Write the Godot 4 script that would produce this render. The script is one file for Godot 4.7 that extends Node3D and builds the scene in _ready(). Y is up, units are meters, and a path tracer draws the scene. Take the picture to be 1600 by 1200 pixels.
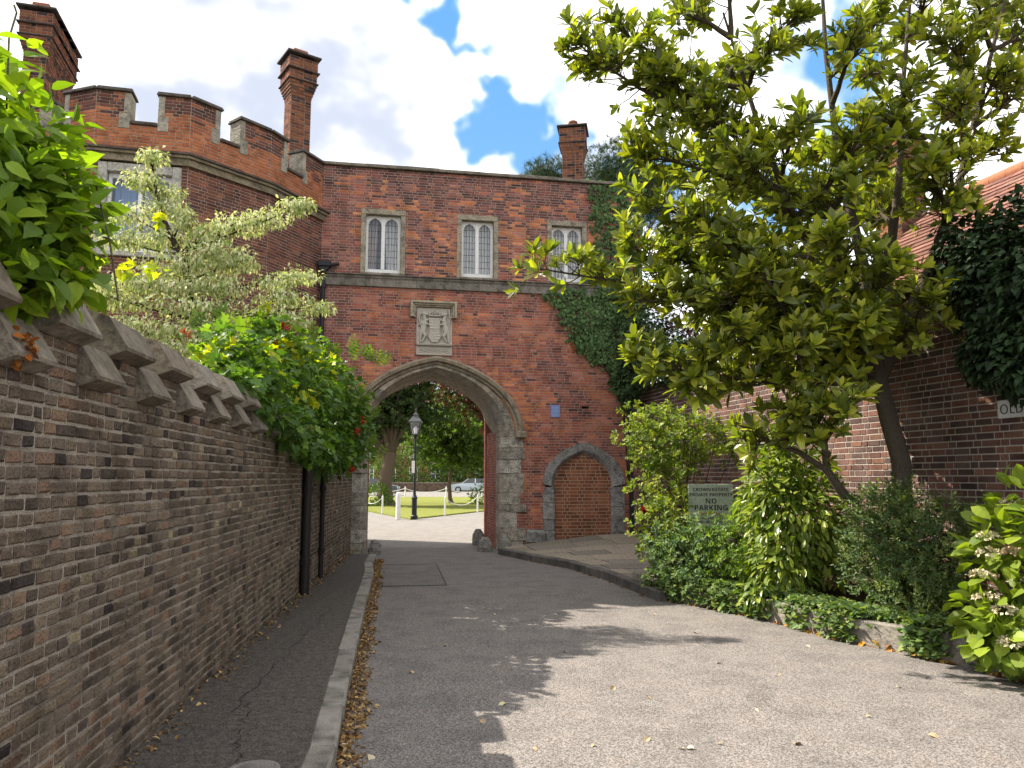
extends Node3D
# A walled lane that leads to a brick gatehouse: built in metres, y up, the camera at the origin of x and z.

const EYE := Vector3(0, 1.55, 0)
const PITCH := 0.121893          # radians upwards
const FOCAL := 1200.0            # pixels of the 1600 x 1200 photograph
const GO := Vector3(-4.12, 0, -15.96)   # left foot of the gatehouse front
const GA := 0.185                # how far the gatehouse front is turned

# ------------------------------------------------------------------ mesh builder
class MB:
	var v := PackedVector3Array()
	var n := PackedVector3Array()
	var c := PackedColorArray()
	var ix := PackedInt32Array()
	var col := Color.WHITE

	func quad(a: Vector3, b: Vector3, cc: Vector3, d: Vector3) -> void:   # counter-clockwise from outside
		var nn := (cc - a).cross(d - b)
		if nn.length_squared() < 1e-16:
			return
		nn = nn.normalized()
		var k := v.size()
		v.append(a); v.append(b); v.append(cc); v.append(d)
		for i in 4:
			n.append(nn); c.append(col)
		ix.append(k); ix.append(k + 2); ix.append(k + 1); ix.append(k); ix.append(k + 3); ix.append(k + 2)

	func tri(a: Vector3, b: Vector3, cc: Vector3) -> void:
		var nn := (b - a).cross(cc - a)
		if nn.length_squared() < 1e-16:
			return
		nn = nn.normalized()
		var k := v.size()
		v.append(a); v.append(b); v.append(cc)
		for i in 3:
			n.append(nn); c.append(col)
		ix.append(k); ix.append(k + 2); ix.append(k + 1)

	# a box centred on xf.origin; bev cuts the edges, jit moves the corners
	func box(xf: Transform3D, s: Vector3, bev := 0.0, jit := 0.0, rng: RandomNumberGenerator = null) -> void:
		var h := s * 0.5
		var cor := []
		for i in 8:
			var p := Vector3(h.x if i & 1 else -h.x, h.y if i & 2 else -h.y, h.z if i & 4 else -h.z)
			if jit > 0.0 and rng:
				p += Vector3(rng.randf_range(-jit, jit), rng.randf_range(-jit, jit), rng.randf_range(-jit, jit))
			cor.append(p)
		if bev <= 0.0:
			for f in [[0, 4, 6, 2], [1, 3, 7, 5], [0, 1, 5, 4], [2, 6, 7, 3], [0, 2, 3, 1], [4, 5, 7, 6]]:
				quad(xf * cor[f[0]], xf * cor[f[1]], xf * cor[f[2]], xf * cor[f[3]])
			return
		var q := []   # q[i][axis]: the corner as seen on the face across that axis
		for i in 8:
			var p: Vector3 = cor[i]
			var sx := -signf(p.x) * minf(bev, h.x * 0.6)
			var sy := -signf(p.y) * minf(bev, h.y * 0.6)
			var sz := -signf(p.z) * minf(bev, h.z * 0.6)
			q.append([xf * (p + Vector3(0, sy, sz)), xf * (p + Vector3(sx, 0, sz)), xf * (p + Vector3(sx, sy, 0))])
		var fs := [[0, [0, 4, 6, 2]], [0, [1, 3, 7, 5]], [1, [0, 1, 5, 4]], [1, [2, 6, 7, 3]], [2, [0, 2, 3, 1]], [2, [4, 5, 7, 6]]]
		for f in fs:
			var a: int = f[0]
			var l: Array = f[1]
			quad(q[l[0]][a], q[l[1]][a], q[l[2]][a], q[l[3]][a])
		# edges: along z (x,y), along y (x,z), along x (y,z)
		for e in [[0, 4, 0, 1], [1, 5, 1, 0], [2, 6, 1, 0], [3, 7, 0, 1], [0, 2, 2, 0], [1, 3, 0, 2], [4, 6, 0, 2], [5, 7, 2, 0], [0, 1, 1, 2], [2, 3, 2, 1], [4, 5, 2, 1], [6, 7, 1, 2]]:
			quad(q[e[0]][e[2]], q[e[0]][e[3]], q[e[1]][e[3]], q[e[1]][e[2]])
		for i in 8:
			tri(q[i][0], q[i][1], q[i][2])

	# box given by its two corners, in the axes of xf
	func slab(xf: Transform3D, lo: Vector3, hi: Vector3, bev := 0.0, jit := 0.0, rng: RandomNumberGenerator = null) -> void:
		box(xf * Transform3D(Basis(), (lo + hi) * 0.5), hi - lo, bev, jit, rng)

	func tube(pts: PackedVector3Array, rad: PackedFloat32Array, sides := 6, cap := false) -> void:
		var m := pts.size()
		if m < 2:
			return
		var base := v.size()
		var ref := Vector3(0.31, 0.2, 0.93)
		for i in m:
			var t := (pts[mini(i + 1, m - 1)] - pts[maxi(i - 1, 0)]).normalized()
			if absf(t.dot(ref)) > 0.97:
				ref = Vector3(0.9, 0.1, -0.3)
			var x := t.cross(ref).normalized()
			var y := t.cross(x)
			for k in sides:
				var a := TAU * k / sides
				var d := x * cos(a) + y * sin(a)
				v.append(pts[i] + d * rad[i]); n.append(d); c.append(col)
		for i in m - 1:
			for k in sides:
				var a := base + i * sides + k
				var b := base + i * sides + (k + 1) % sides
				ix.append(a); ix.append(a + sides); ix.append(b); ix.append(b); ix.append(a + sides); ix.append(b + sides)
		if cap:
			for e in [0, m - 1]:
				for k in range(1, sides - 1):
					tri(v[base + e * sides], v[base + e * sides + k], v[base + e * sides + k + 1])

	# profile of (radius, height) turned about y
	func lathe(prof: PackedVector2Array, xf: Transform3D, sides := 12) -> void:
		for i in prof.size() - 1:
			for k in sides:
				var a := TAU * k / sides
				var b := TAU * (k + 1) / sides
				var p := prof[i]
				var q := prof[i + 1]
				quad(xf * Vector3(p.x * cos(b), p.y, p.x * sin(b)), xf * Vector3(p.x * cos(a), p.y, p.x * sin(a)), xf * Vector3(q.x * cos(a), q.y, q.x * sin(a)), xf * Vector3(q.x * cos(b), q.y, q.x * sin(b)))

	# polygon in the xy plane of xf (counter-clockwise), from z0 to z1
	func prism(poly: PackedVector2Array, xf: Transform3D, z0: float, z1: float) -> void:
		var t := Geometry2D.triangulate_polygon(poly)
		for i in range(0, t.size(), 3):
			var a := poly[t[i]]
			var b := poly[t[i + 1]]
			var d := poly[t[i + 2]]
			if (b - a).cross(d - a) < 0.0:
				var e := b
				b = d
				d = e
			tri(xf * Vector3(a.x, a.y, z1), xf * Vector3(b.x, b.y, z1), xf * Vector3(d.x, d.y, z1))
			tri(xf * Vector3(a.x, a.y, z0), xf * Vector3(d.x, d.y, z0), xf * Vector3(b.x, b.y, z0))
		for i in poly.size():
			var a := poly[i]
			var b := poly[(i + 1) % poly.size()]
			quad(xf * Vector3(a.x, a.y, z0), xf * Vector3(b.x, b.y, z0), xf * Vector3(b.x, b.y, z1), xf * Vector3(a.x, a.y, z1))

	# a mitred band along a path of ground points; outward is to the right hand of frame(): (-uz, ux)
	func band(pts: PackedVector3Array, o0: float, o1: float, y0: float, y1: float) -> void:
		var inn := PackedVector3Array()
		var out := PackedVector3Array()
		var m := pts.size()
		for i in m:
			var a := (pts[i] - pts[maxi(i - 1, 0)]).normalized()
			var b := (pts[mini(i + 1, m - 1)] - pts[i]).normalized()
			if i == 0:
				a = b
			if i == m - 1:
				b = a
			var na := Vector3(-a.z, 0, a.x)
			var nb := Vector3(-b.z, 0, b.x)
			var mm := (na + nb).normalized()
			mm /= maxf(mm.dot(na), 0.3)
			inn.append(pts[i] + mm * o0)
			out.append(pts[i] + mm * o1)
		var lo := Vector3(0, y0, 0)
		var hi := Vector3(0, y1, 0)
		for i in m - 1:
			quad(out[i] + lo, out[i + 1] + lo, out[i + 1] + hi, out[i] + hi)
			quad(inn[i + 1] + lo, inn[i] + lo, inn[i] + hi, inn[i + 1] + hi)
			quad(out[i] + hi, out[i + 1] + hi, inn[i + 1] + hi, inn[i] + hi)
			quad(inn[i] + lo, inn[i + 1] + lo, out[i + 1] + lo, out[i] + lo)
		quad(inn[0] + lo, out[0] + lo, out[0] + hi, inn[0] + hi)
		quad(out[m - 1] + lo, inn[m - 1] + lo, inn[m - 1] + hi, out[m - 1] + hi)

	func mesh(mat: Material) -> ArrayMesh:
		var a := []
		a.resize(Mesh.ARRAY_MAX)
		a[Mesh.ARRAY_VERTEX] = v
		a[Mesh.ARRAY_NORMAL] = n
		a[Mesh.ARRAY_COLOR] = c
		a[Mesh.ARRAY_INDEX] = ix
		var me := ArrayMesh.new()
		me.add_surface_from_arrays(Mesh.PRIMITIVE_TRIANGLES, a)
		me.surface_set_material(0, mat)
		return me

# ------------------------------------------------------------------ nodes
var taken := {}
var M := {}
var R := RandomNumberGenerator.new()

func numbered(called: String) -> String:
	if not taken.has(called):
		taken[called] = 0
		return called
	taken[called] += 1
	return "%s_%03d" % [called, taken[called]]

func meta(o: Node, label: String, category: String, group := "", kind := "") -> void:
	o.set_meta("label", label)
	o.set_meta("category", category)
	if group: o.set_meta("group", group)
	if kind: o.set_meta("kind", kind)

func thing(called: String, label: String, category: String, at := Transform3D(), group := "") -> Node3D:
	var o := Node3D.new()
	o.name = numbered(called)
	add_child(o)
	o.transform = at
	meta(o, label, category, group)
	return o

func struct(called: String, at := Transform3D()) -> Node3D:
	var o := Node3D.new()
	o.name = numbered(called)
	add_child(o)
	o.transform = at
	o.set_meta("kind", "structure")
	return o

func part(called: String, me: Mesh, parent: Node, at := Transform3D()) -> MeshInstance3D:
	var o := MeshInstance3D.new()
	o.mesh = me
	o.name = called if parent != self else numbered(called)
	o.transform = at
	parent.add_child(o, true)
	return o

func joint(called: String, parent: Node, at := Transform3D()) -> Node3D:
	var o := Node3D.new()
	o.name = called
	o.transform = at
	parent.add_child(o, true)
	return o

func frame(a: Vector3, b: Vector3) -> Transform3D:    # x from a to b, y up, z the side that shows
	var u := (b - a).normalized()
	return Transform3D(Basis(u, Vector3.UP, Vector3(-u.z, 0, u.x)), a)

func shift(x: float, y: float, z: float) -> Transform3D:
	return Transform3D(Basis(), Vector3(x, y, z))

func seen(x: float, y: float, depth: float) -> Vector3:   # photograph pixel and depth to a point
	var r := Vector3((x - 800.0) / FOCAL, (600.0 - y) / FOCAL, -1.0).rotated(Vector3.RIGHT, PITCH)
	return EYE + r * (depth / -r.z)

func pixel(p: Vector3) -> Vector2:
	var q := (p - EYE).rotated(Vector3.RIGHT, -PITCH)
	if q.z > -0.05:
		return Vector2(-9999, -9999)
	return Vector2(800.0 - FOCAL * q.x / q.z, 600.0 + FOCAL * q.y / q.z)

func in_frame(p: Vector3) -> bool:
	var q := pixel(p)
	return q.x > -20 and q.x < 1620 and q.y > -20 and q.y < 1220

func lin(hex: String) -> Color:    # an everyday hex colour to linear values
	return Color(hex).srgb_to_linear()

# ------------------------------------------------------------------ materials
func noise_tex(freq: float, octaves: int, ramp: Array, size := 512, sd := 1, kind := FastNoiseLite.TYPE_SIMPLEX_SMOOTH) -> NoiseTexture2D:
	var f := FastNoiseLite.new()
	f.seed = sd
	f.noise_type = kind
	f.frequency = freq
	f.fractal_octaves = octaves
	var t := NoiseTexture2D.new()
	t.width = size
	t.height = size
	t.seamless = true
	t.noise = f
	if ramp:
		var g := Gradient.new()
		g.offsets = PackedFloat32Array()
		g.colors = PackedColorArray()
		var off := PackedFloat32Array()
		var cs := PackedColorArray()
		for r in ramp:
			off.append(r[0])
			cs.append(r[1])
		g.offsets = off
		g.colors = cs
		t.color_ramp = g
	return t

func bump_tex(freq: float, octaves: int, strength: float, size := 512, sd := 3, kind := FastNoiseLite.TYPE_SIMPLEX_SMOOTH) -> NoiseTexture2D:
	var t := noise_tex(freq, octaves, [], size, sd, kind)
	t.as_normal_map = true
	t.bump_strength = strength
	return t

func grey(a: float) -> Color:
	return Color(a, a, a)

func mat(called: String, rough: float, tex: Texture2D = null, scale := 1.0, bump: Texture2D = null, bump_scale := 1.0, spec := 0.4) -> StandardMaterial3D:
	var m := StandardMaterial3D.new()
	m.resource_name = called
	m.vertex_color_use_as_albedo = true
	m.roughness = rough
	m.metallic_specular = spec
	m.uv1_triplanar = true
	m.uv1_world_triplanar = true
	m.uv1_scale = Vector3.ONE * scale
	if tex: m.albedo_texture = tex
	if bump:
		m.normal_enabled = true
		m.normal_texture = bump
		m.normal_scale = bump_scale
	M[called] = m
	return m

func patches(m: StandardMaterial3D, tex: Texture2D, scale: float) -> void:   # a second, coarser pattern over the first
	m.detail_enabled = true
	m.detail_albedo = tex
	m.detail_blend_mode = BaseMaterial3D.BLEND_MODE_MUL
	m.detail_uv_layer = BaseMaterial3D.DETAIL_UV_2
	m.uv2_triplanar = true
	m.uv2_world_triplanar = true
	m.uv2_scale = Vector3.ONE * scale

func leaf_mat(called: String, rough: float, through: Color, spec := 0.5) -> StandardMaterial3D:
	var m := StandardMaterial3D.new()
	m.resource_name = called
	m.vertex_color_use_as_albedo = true
	m.roughness = rough
	m.metallic_specular = spec
	m.cull_mode = BaseMaterial3D.CULL_DISABLED
	m.backlight_enabled = true
	m.backlight = through
	M[called] = m
	return m

func make_materials() -> void:
	var fine := noise_tex(0.05, 5, [[0.0, grey(0.62)], [0.45, grey(0.9)], [0.7, grey(1.0)], [1.0, grey(0.8)]], 512, 11)
	var coarse := noise_tex(0.012, 5, [[0.0, grey(0.6)], [0.4, grey(0.88)], [0.65, grey(1.0)], [1.0, grey(0.86)]], 512, 12)
	var soot := noise_tex(0.01, 6, [[0.0, grey(0.6)], [0.36, grey(0.8)], [0.55, grey(0.98)], [1.0, grey(1.0)]], 512, 13)
	var grit := bump_tex(0.08, 4, 6.0, 512, 14)
	var lumps := bump_tex(0.03, 5, 9.0, 512, 15)
	var brick := mat("brick", 0.92, fine, 2.2, grit, 0.8, 0.25)
	patches(brick, coarse, 0.35)
	var old := mat("old_brick", 0.95, noise_tex(0.045, 6, [[0.0, grey(0.5)], [0.4, grey(0.84)], [0.62, grey(1.0)], [0.85, Color(1.0, 0.97, 0.9)], [1.0, grey(0.75)]], 512, 16), 2.6, lumps, 0.45, 0.2)
	patches(old, soot, 0.5)
	mat("mortar", 0.97, fine, 3.0, grit, 1.0, 0.15)
	var old_m := mat("old_mortar", 0.97, noise_tex(0.06, 6, [[0.0, grey(0.5)], [0.5, grey(0.9)], [1.0, grey(1.0)]], 512, 17), 3.0, lumps, 0.5, 0.15)
	patches(old_m, soot, 0.45)
	var stone := mat("stone", 0.9, noise_tex(0.03, 6, [[0.0, grey(0.7)], [0.38, grey(0.9)], [0.6, grey(1.0)], [1.0, Color(0.97, 0.95, 0.9)]], 512, 18), 1.2, lumps, 0.7, 0.25)
	patches(stone, coarse, 0.6)
	var rough_stone := mat("rough_stone", 0.95, noise_tex(0.035, 6, [[0.0, grey(0.4)], [0.32, grey(0.72)], [0.48, grey(0.97)], [0.75, grey(1.0)], [1.0, grey(0.78)]], 512, 19), 1.6, bump_tex(0.03, 6, 16.0, 512, 20), 1.4, 0.2)
	patches(rough_stone, coarse, 0.8)
	mat("carving", 0.9, noise_tex(0.05, 5, [[0.0, grey(0.55)], [0.4, grey(0.9)], [1.0, grey(1.0)]], 512, 21), 2.5, grit, 0.5, 0.2)
	var speck := noise_tex(0.3, 2, [[0.0, grey(0.4)], [0.34, grey(0.6)], [0.5, grey(0.73)], [0.66, grey(0.88)], [1.0, grey(1.0)]], 1024, 22, FastNoiseLite.TYPE_VALUE)
	var worn := noise_tex(0.008, 6, [[0.0, grey(0.88)], [0.4, grey(0.96)], [0.6, grey(1.0)], [1.0, Color(1.0, 0.98, 0.96)]], 1024, 23)
	var road := mat("asphalt", 0.93, speck, 0.5, null, 1.0, 0.3)
	patches(road, worn, 0.23)
	var pave := mat("tarmac", 0.9, speck, 0.6, null, 1.0, 0.3)
	patches(pave, noise_tex(0.014, 6, [[0.0, grey(0.8)], [0.42, grey(0.93)], [0.6, grey(1.0)], [1.0, grey(1.0)]], 512, 26), 1.7)
	var granite := mat("granite", 0.85, noise_tex(0.2, 4, [[0.0, grey(0.4)], [0.4, grey(0.85)], [0.6, grey(1.0)], [1.0, grey(1.15)]], 512, 27), 1.4, grit, 0.7, 0.3)
	patches(granite, coarse, 0.5)
	var flag := mat("flag", 0.9, noise_tex(0.03, 6, [[0.0, grey(0.65)], [0.4, grey(0.88)], [0.62, grey(1.0)], [1.0, Color(0.95, 0.96, 0.88)]], 512, 28), 0.9, lumps, 0.2, 0.25)
	mat("soil", 1.0, noise_tex(0.06, 6, [[0.0, grey(0.4)], [0.5, grey(0.9)], [1.0, grey(1.2)]], 512, 29), 1.2, lumps, 1.6, 0.1)
	mat("lawn", 1.0, noise_tex(0.05, 6, [[0.0, grey(0.6)], [0.5, grey(0.95)], [1.0, Color(1.2, 1.15, 0.9)]], 512, 30), 0.25, null, 1.0, 0.1)
	mat("bark", 0.95, noise_tex(0.06, 5, [[0.0, grey(0.45)], [0.5, grey(0.9)], [1.0, grey(1.15)]], 512, 31), 2.2, bump_tex(0.05, 5, 14.0, 512, 32), 1.2, 0.2)
	mat("tile", 0.9, fine, 1.4, grit, 0.9, 0.25)
	mat("paint", 0.55, noise_tex(0.04, 5, [[0.0, grey(0.82)], [0.45, grey(0.97)], [1.0, grey(1.0)]], 512, 33), 1.5, null, 1.0, 0.4)
	mat("iron", 0.5, noise_tex(0.06, 5, [[0.0, grey(0.6)], [0.5, grey(1.0)], [1.0, grey(1.2)]], 512, 34), 2.0, grit, 0.3, 0.4)
	mat("cloth", 0.95, null, 1.0, null, 1.0, 0.1)
	mat("board", 0.6, noise_tex(0.02, 6, [[0.0, Color(0.72, 0.78, 0.7)], [0.4, grey(0.93)], [1.0, grey(1.0)]], 512, 35), 2.0, null, 1.0, 0.35)
	mat("lettering", 0.6, null, 1.0, null, 1.0, 0.3)
	mat("car_paint", 0.3, null, 1.0, null, 1.0, 0.5).clearcoat_enabled = true
	mat("rubber", 0.85, null, 1.0, null, 1.0, 0.3)
	var g := StandardMaterial3D.new()
	g.resource_name = "pane_glass"
	g.transparency = BaseMaterial3D.TRANSPARENCY_ALPHA
	g.albedo_color = Color(0.8, 0.88, 0.95, 0.12)
	g.roughness = 0.04
	M["glass"] = g
	var dark := StandardMaterial3D.new()
	dark.resource_name = "dark_glass"
	dark.albedo_color = Color(0.05, 0.06, 0.07)
	dark.roughness = 0.08
	dark.metallic_specular = 0.7
	M["dark_glass"] = dark
	leaf_mat("leaf_glossy", 0.34, Color(0.93, 0.97, 0.5), 0.5)
	leaf_mat("leaf_thin", 0.5, Color(0.97, 1.0, 0.5), 0.4)
	leaf_mat("leaf_soft", 0.55, Color(0.88, 0.93, 0.5), 0.4)
	leaf_mat("leaf_pale", 0.6, Color(0.82, 0.82, 0.6), 0.35)
	leaf_mat("leaf_dark", 0.6, Color(0.4, 0.5, 0.2), 0.3)
	leaf_mat("leaf_dry", 0.8, Color(0.2, 0.13, 0.05), 0.2)
	leaf_mat("petal", 0.7, Color(0.4, 0.3, 0.25), 0.3)

# ------------------------------------------------------------------ bricks
# A course-by-course layer of bricks in the axes of a wall (x along, y up, z out). Bricks gather in a list, then commit() makes
# the ones that show largest parts of their own and joins the rest.
class Bricks:
	var at: Array[Transform3D] = []
	var size: Array[Vector3] = []
	var tone: PackedInt32Array = []

	func add(xf: Transform3D, s: Vector3, t: int) -> void:
		at.append(xf); size.append(s); tone.append(t)

func brick_shape(mb: MB, xf: Transform3D, s: Vector3, bev: float, worn: float, rng: RandomNumberGenerator) -> void:
	# s.z: how far the face stands out of the mortar; the back lies at z = 0 of xf
	var hx := s.x * 0.5
	var hy := s.y * 0.5
	var ring := [[], [], []]
	for k in 4:
		var sx := -1.0 if k == 0 or k == 3 else 1.0
		var sy := -1.0 if k < 2 else 1.0
		var j := Vector3(rng.randf_range(-worn, worn), rng.randf_range(-worn, worn), 0)
		ring[0].append(xf * Vector3(sx * hx, sy * hy, -0.004))
		ring[1].append(xf * (Vector3(sx * hx, sy * hy, s.z - bev) + j * 0.5))
		ring[2].append(xf * (Vector3(sx * (hx - bev), sy * (hy - bev), s.z + rng.randf_range(-worn, worn) * 0.5) + j))
	for k in 4:
		var l := (k + 1) % 4
		if worn > 0.0:
			mb.quad(ring[0][k], ring[0][l], ring[1][l], ring[1][k])
			mb.quad(ring[1][k], ring[1][l], ring[2][l], ring[2][k])
		else:
			mb.quad(ring[0][k], ring[0][l], ring[2][l], ring[2][k])
	mb.quad(ring[2][0], ring[2][1], ring[2][2], ring[2][3])

# fills the courses from y0 to y1; gaps(y) gives the free stretches [[a, b], ...] of the course at that height
func lay(b: Bricks, xf: Transform3D, y0: float, y1: float, course: float, lens: Array, joint_w: float, out: float, gaps: Callable, pick: Callable, rng: RandomNumberGenerator, loose := 0.0) -> void:
	var rows := int(round((y1 - y0) / course))
	for r in rows:
		var y := y0 + (r + 0.5) * course
		for g in gaps.call(y):
			var x: float = g[0]
			var k := r
			var first := true
			while x < g[1] - 0.03:
				var l: float = lens[k % lens.size()] * rng.randf_range(1.0 - loose, 1.0 + loose)
				if first:
					l *= 0.5 if r % 2 else 1.0
					first = false
				if loose > 0.1 and rng.randf() < 0.35:
					k += 1
				k += 1
				if g[1] - (x + l) < 0.05:
					l = g[1] - x
				var w := minf(l, g[1] - x) - joint_w
				if w > 0.02:
					var hh := course - joint_w * rng.randf_range(0.85, 1.1)
					var dz := out * rng.randf_range(0.6, 1.25)
					var p := Vector3(x + 0.5 * joint_w + 0.5 * w, y + rng.randf_range(-1, 1) * loose * 0.01, 0)
					var o := xf * Transform3D(Basis(Vector3(0, 0, 1), rng.randf_range(-1, 1) * loose * 0.03), p)
					b.add(o, Vector3(w, hh, dz), pick.call(p.x, y, rng))
				x += l

func commit(b: Bricks, parent: Node3D, pal: Array, m: Material, bev: float, worn: float, most: int, rng: RandomNumberGenerator, where := Transform3D(), show := Rect2(-20, -20, 1640, 1240)) -> void:
	var order := []
	for i in b.at.size():
		var w := where * b.at[i]
		var q := pixel(w.origin)
		if not show.has_point(q) or w.basis.z.dot(EYE - w.origin) <= 0.02:
			continue
		var d := w.origin.distance_to(EYE)
		order.append([d * d / (b.size[i].x * maxf(0.05, w.basis.z.dot((EYE - w.origin) / d))), i])
	order.sort_custom(func(p, q): return p[0] < q[0])
	var own := {}
	var shapes := {}
	for k in mini(most, order.size()):
		var i: int = order[k][1]
		own[i] = true
		var step := 0.03
		var wq := maxf(step, roundf(b.size[i].x / step) * step)
		var key := "%d %.2f %d" % [b.tone[i], wq, i % 3]
		if not shapes.has(key):
			var one := MB.new()
			one.col = pal[b.tone[i] % pal.size()]
			brick_shape(one, Transform3D(), Vector3(wq, b.size[i].y, b.size[i].z), bev, worn, rng)
			shapes[key] = one.mesh(m)
		part("brick", shapes[key], parent, b.at[i] * Transform3D(Basis.from_scale(Vector3(b.size[i].x / wq, 1, 1)), Vector3.ZERO))
	var rest := MB.new()
	for i in b.at.size():
		if own.has(i):
			continue
		rest.col = pal[b.tone[i] % pal.size()] * rng.randf_range(0.86, 1.12)
		brick_shape(rest, b.at[i], b.size[i], bev, worn, rng)
	if rest.v.size():
		part("brickwork", rest.mesh(m), parent).set_meta("kind", "stuff")

# the mortar behind the bricks: a sheet with the same gaps, a back, and the ends of each stretch
func mortar(parent: Node3D, xf: Transform3D, y0: float, y1: float, course: float, thick: float, gaps: Callable, col: Color, m: Material, top := true) -> void:
	var mb := MB.new()
	mb.col = col
	var rows := int(round((y1 - y0) / course))
	var prev := []
	var start := y0
	for r in rows + 1:
		var now: Array = gaps.call(y0 + (r + 0.5) * course) if r < rows else []
		if r == 0:
			prev = now
			continue
		if now == prev and r < rows:
			continue
		var y := y0 + r * course
		for g in prev:
			mb.quad(xf * Vector3(g[0], start, 0), xf * Vector3(g[1], start, 0), xf * Vector3(g[1], y, 0), xf * Vector3(g[0], y, 0))
			mb.quad(xf * Vector3(g[1], start, -thick), xf * Vector3(g[0], start, -thick), xf * Vector3(g[0], y, -thick), xf * Vector3(g[1], y, -thick))
			mb.quad(xf * Vector3(g[0], start, -thick), xf * Vector3(g[0], start, 0), xf * Vector3(g[0], y, 0), xf * Vector3(g[0], y, -thick))
			mb.quad(xf * Vector3(g[1], start, 0), xf * Vector3(g[1], start, -thick), xf * Vector3(g[1], y, -thick), xf * Vector3(g[1], y, 0))
			if top:
				mb.quad(xf * Vector3(g[0], y, 0), xf * Vector3(g[1], y, 0), xf * Vector3(g[1], y, -thick), xf * Vector3(g[0], y, -thick))
		start = y
		prev = now
	part("mortar", mb.mesh(m), parent)

func cut(spans: Array, a: float, b: float) -> Array:    # takes the stretch a..b out of the spans
	var out := []
	for s in spans:
		if b <= s[0] or a >= s[1]:
			out.append(s)
			continue
		if a > s[0]: out.append([s[0], a])
		if b < s[1]: out.append([b, s[1]])
	return out

func bez(p: Array, t: float) -> Vector2:
	var a: Vector2 = p[0]
	return a.bezier_interpolate(p[1], p[2], p[3], t)

# a four-centred arch: points from the right foot over the crown to the left foot
func arch_points(p: Array, cx: float, steps: int) -> PackedVector2Array:
	var out := PackedVector2Array()
	for i in steps + 1:
		var q := bez(p, float(i) / steps)
		out.append(Vector2(cx + q.x, q.y))
	for i in range(steps - 1, -1, -1):
		var q := bez(p, float(i) / steps)
		out.append(Vector2(cx - q.x, q.y))
	return out

func arch_half(p: Array, y: float) -> float:    # half width of the opening at height y; 0 above the crown
	if y >= p[3].y: return 0.0
	if y <= p[0].y: return p[0].x
	var lo := 0.0
	var hi := 1.0
	for i in 18:
		var m := (lo + hi) * 0.5
		if bez(p, m).y < y: lo = m
		else: hi = m
	return bez(p, lo).x

# ------------------------------------------------------------------ leaves
# every leaf lies along +y with its upper side to +z
func leaf_fan(outline: Array, fold: float, curl: float) -> MB:
	# outline: (half width, height) pairs from base to tip, mirrored; folded along the rib and curled backwards
	var mb := MB.new()
	var rib := []
	var rt := []
	var lf := []
	for o in outline:
		var z: float = -curl * o[1] * o[1]
		rib.append(Vector3(0, o[1], z))
		rt.append(Vector3(o[0], o[1] + (o[2] if o.size() > 2 else 0.0), z + fold * o[0]))
		lf.append(Vector3(-o[0], o[1] + (o[2] if o.size() > 2 else 0.0), z + fold * o[0]))
	for i in outline.size() - 1:
		mb.quad(rib[i], rt[i], rt[i + 1], rib[i + 1])
		mb.quad(lf[i], rib[i], rib[i + 1], lf[i + 1])
	return mb

func leaf_oval(w: float, fold := 0.35, curl := 0.15) -> MB:
	return leaf_fan([[0.012, 0.0], [w * 0.62, 0.25], [w, 0.55], [w * 0.7, 0.82], [0.0, 1.0]], fold, curl)

func leaf_small(w: float) -> MB:
	return leaf_fan([[0.02, 0.0], [w, 0.5], [0.0, 1.0]], 0.3, 0.12)

func leaf_lobed() -> MB:    # a vine leaf with five lobes
	var mb := MB.new()
	var pts := [Vector2(0.05, 0.0), Vector2(0.34, -0.06), Vector2(0.5, 0.18), Vector2(0.34, 0.27), Vector2(0.56, 0.52), Vector2(0.44, 0.66), Vector2(0.2, 0.62), Vector2(0.16, 0.84), Vector2(0.0, 1.05)]
	var mid := Vector3(0, 0.28, 0.0)
	for s in [1.0, -1.0]:
		for i in pts.size() - 1:
			var a := Vector3(pts[i].x * s, pts[i].y, 0.22 * pts[i].x - 0.12 * pts[i].y * pts[i].y)
			var b := Vector3(pts[i + 1].x * s, pts[i + 1].y, 0.22 * pts[i + 1].x - 0.12 * pts[i + 1].y * pts[i + 1].y)
			if s > 0: mb.tri(mid, a, b)
			else: mb.tri(mid, b, a)
		var foot := Vector3(0.05 * s, 0, 0.01)
		if s > 0: mb.tri(mid, Vector3.ZERO, foot)
		else: mb.tri(mid, foot, Vector3.ZERO)
	return mb

func into(dst: MB, src: MB, xf: Transform3D, tint := Color.WHITE) -> void:
	var k := dst.v.size()
	var bn := xf.basis.inverse().transposed()
	for i in src.v.size():
		dst.v.append(xf * src.v[i])
		dst.n.append((bn * src.n[i]).normalized())
		dst.c.append(src.c[i] * tint)
	for i in src.ix:
		dst.ix.append(k + i)

func sprig(leaf: MB, count: int, len: float, size: float, spread: float, rng: RandomNumberGenerator) -> MB:    # a twig end with leaves on both sides
	var mb := MB.new()
	for i in count:
		var t := (i + 1.0) / count
		var a := i * 2.4 + rng.randf_range(-0.4, 0.4)
		var d := Vector3(cos(a) * spread, 0.55 + 0.5 * t * t, sin(a) * spread).normalized()
		var b := leaf_basis(d, Vector3(0, 1, 0.4) + Vector3(rng.randf_range(-0.4, 0.4), 0, rng.randf_range(-0.4, 0.4)), rng)
		into(mb, leaf, Transform3D(b * (size * rng.randf_range(0.75, 1.2)), Vector3(0, len * t, 0)), grey(rng.randf_range(0.8, 1.15)))
	return mb

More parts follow.
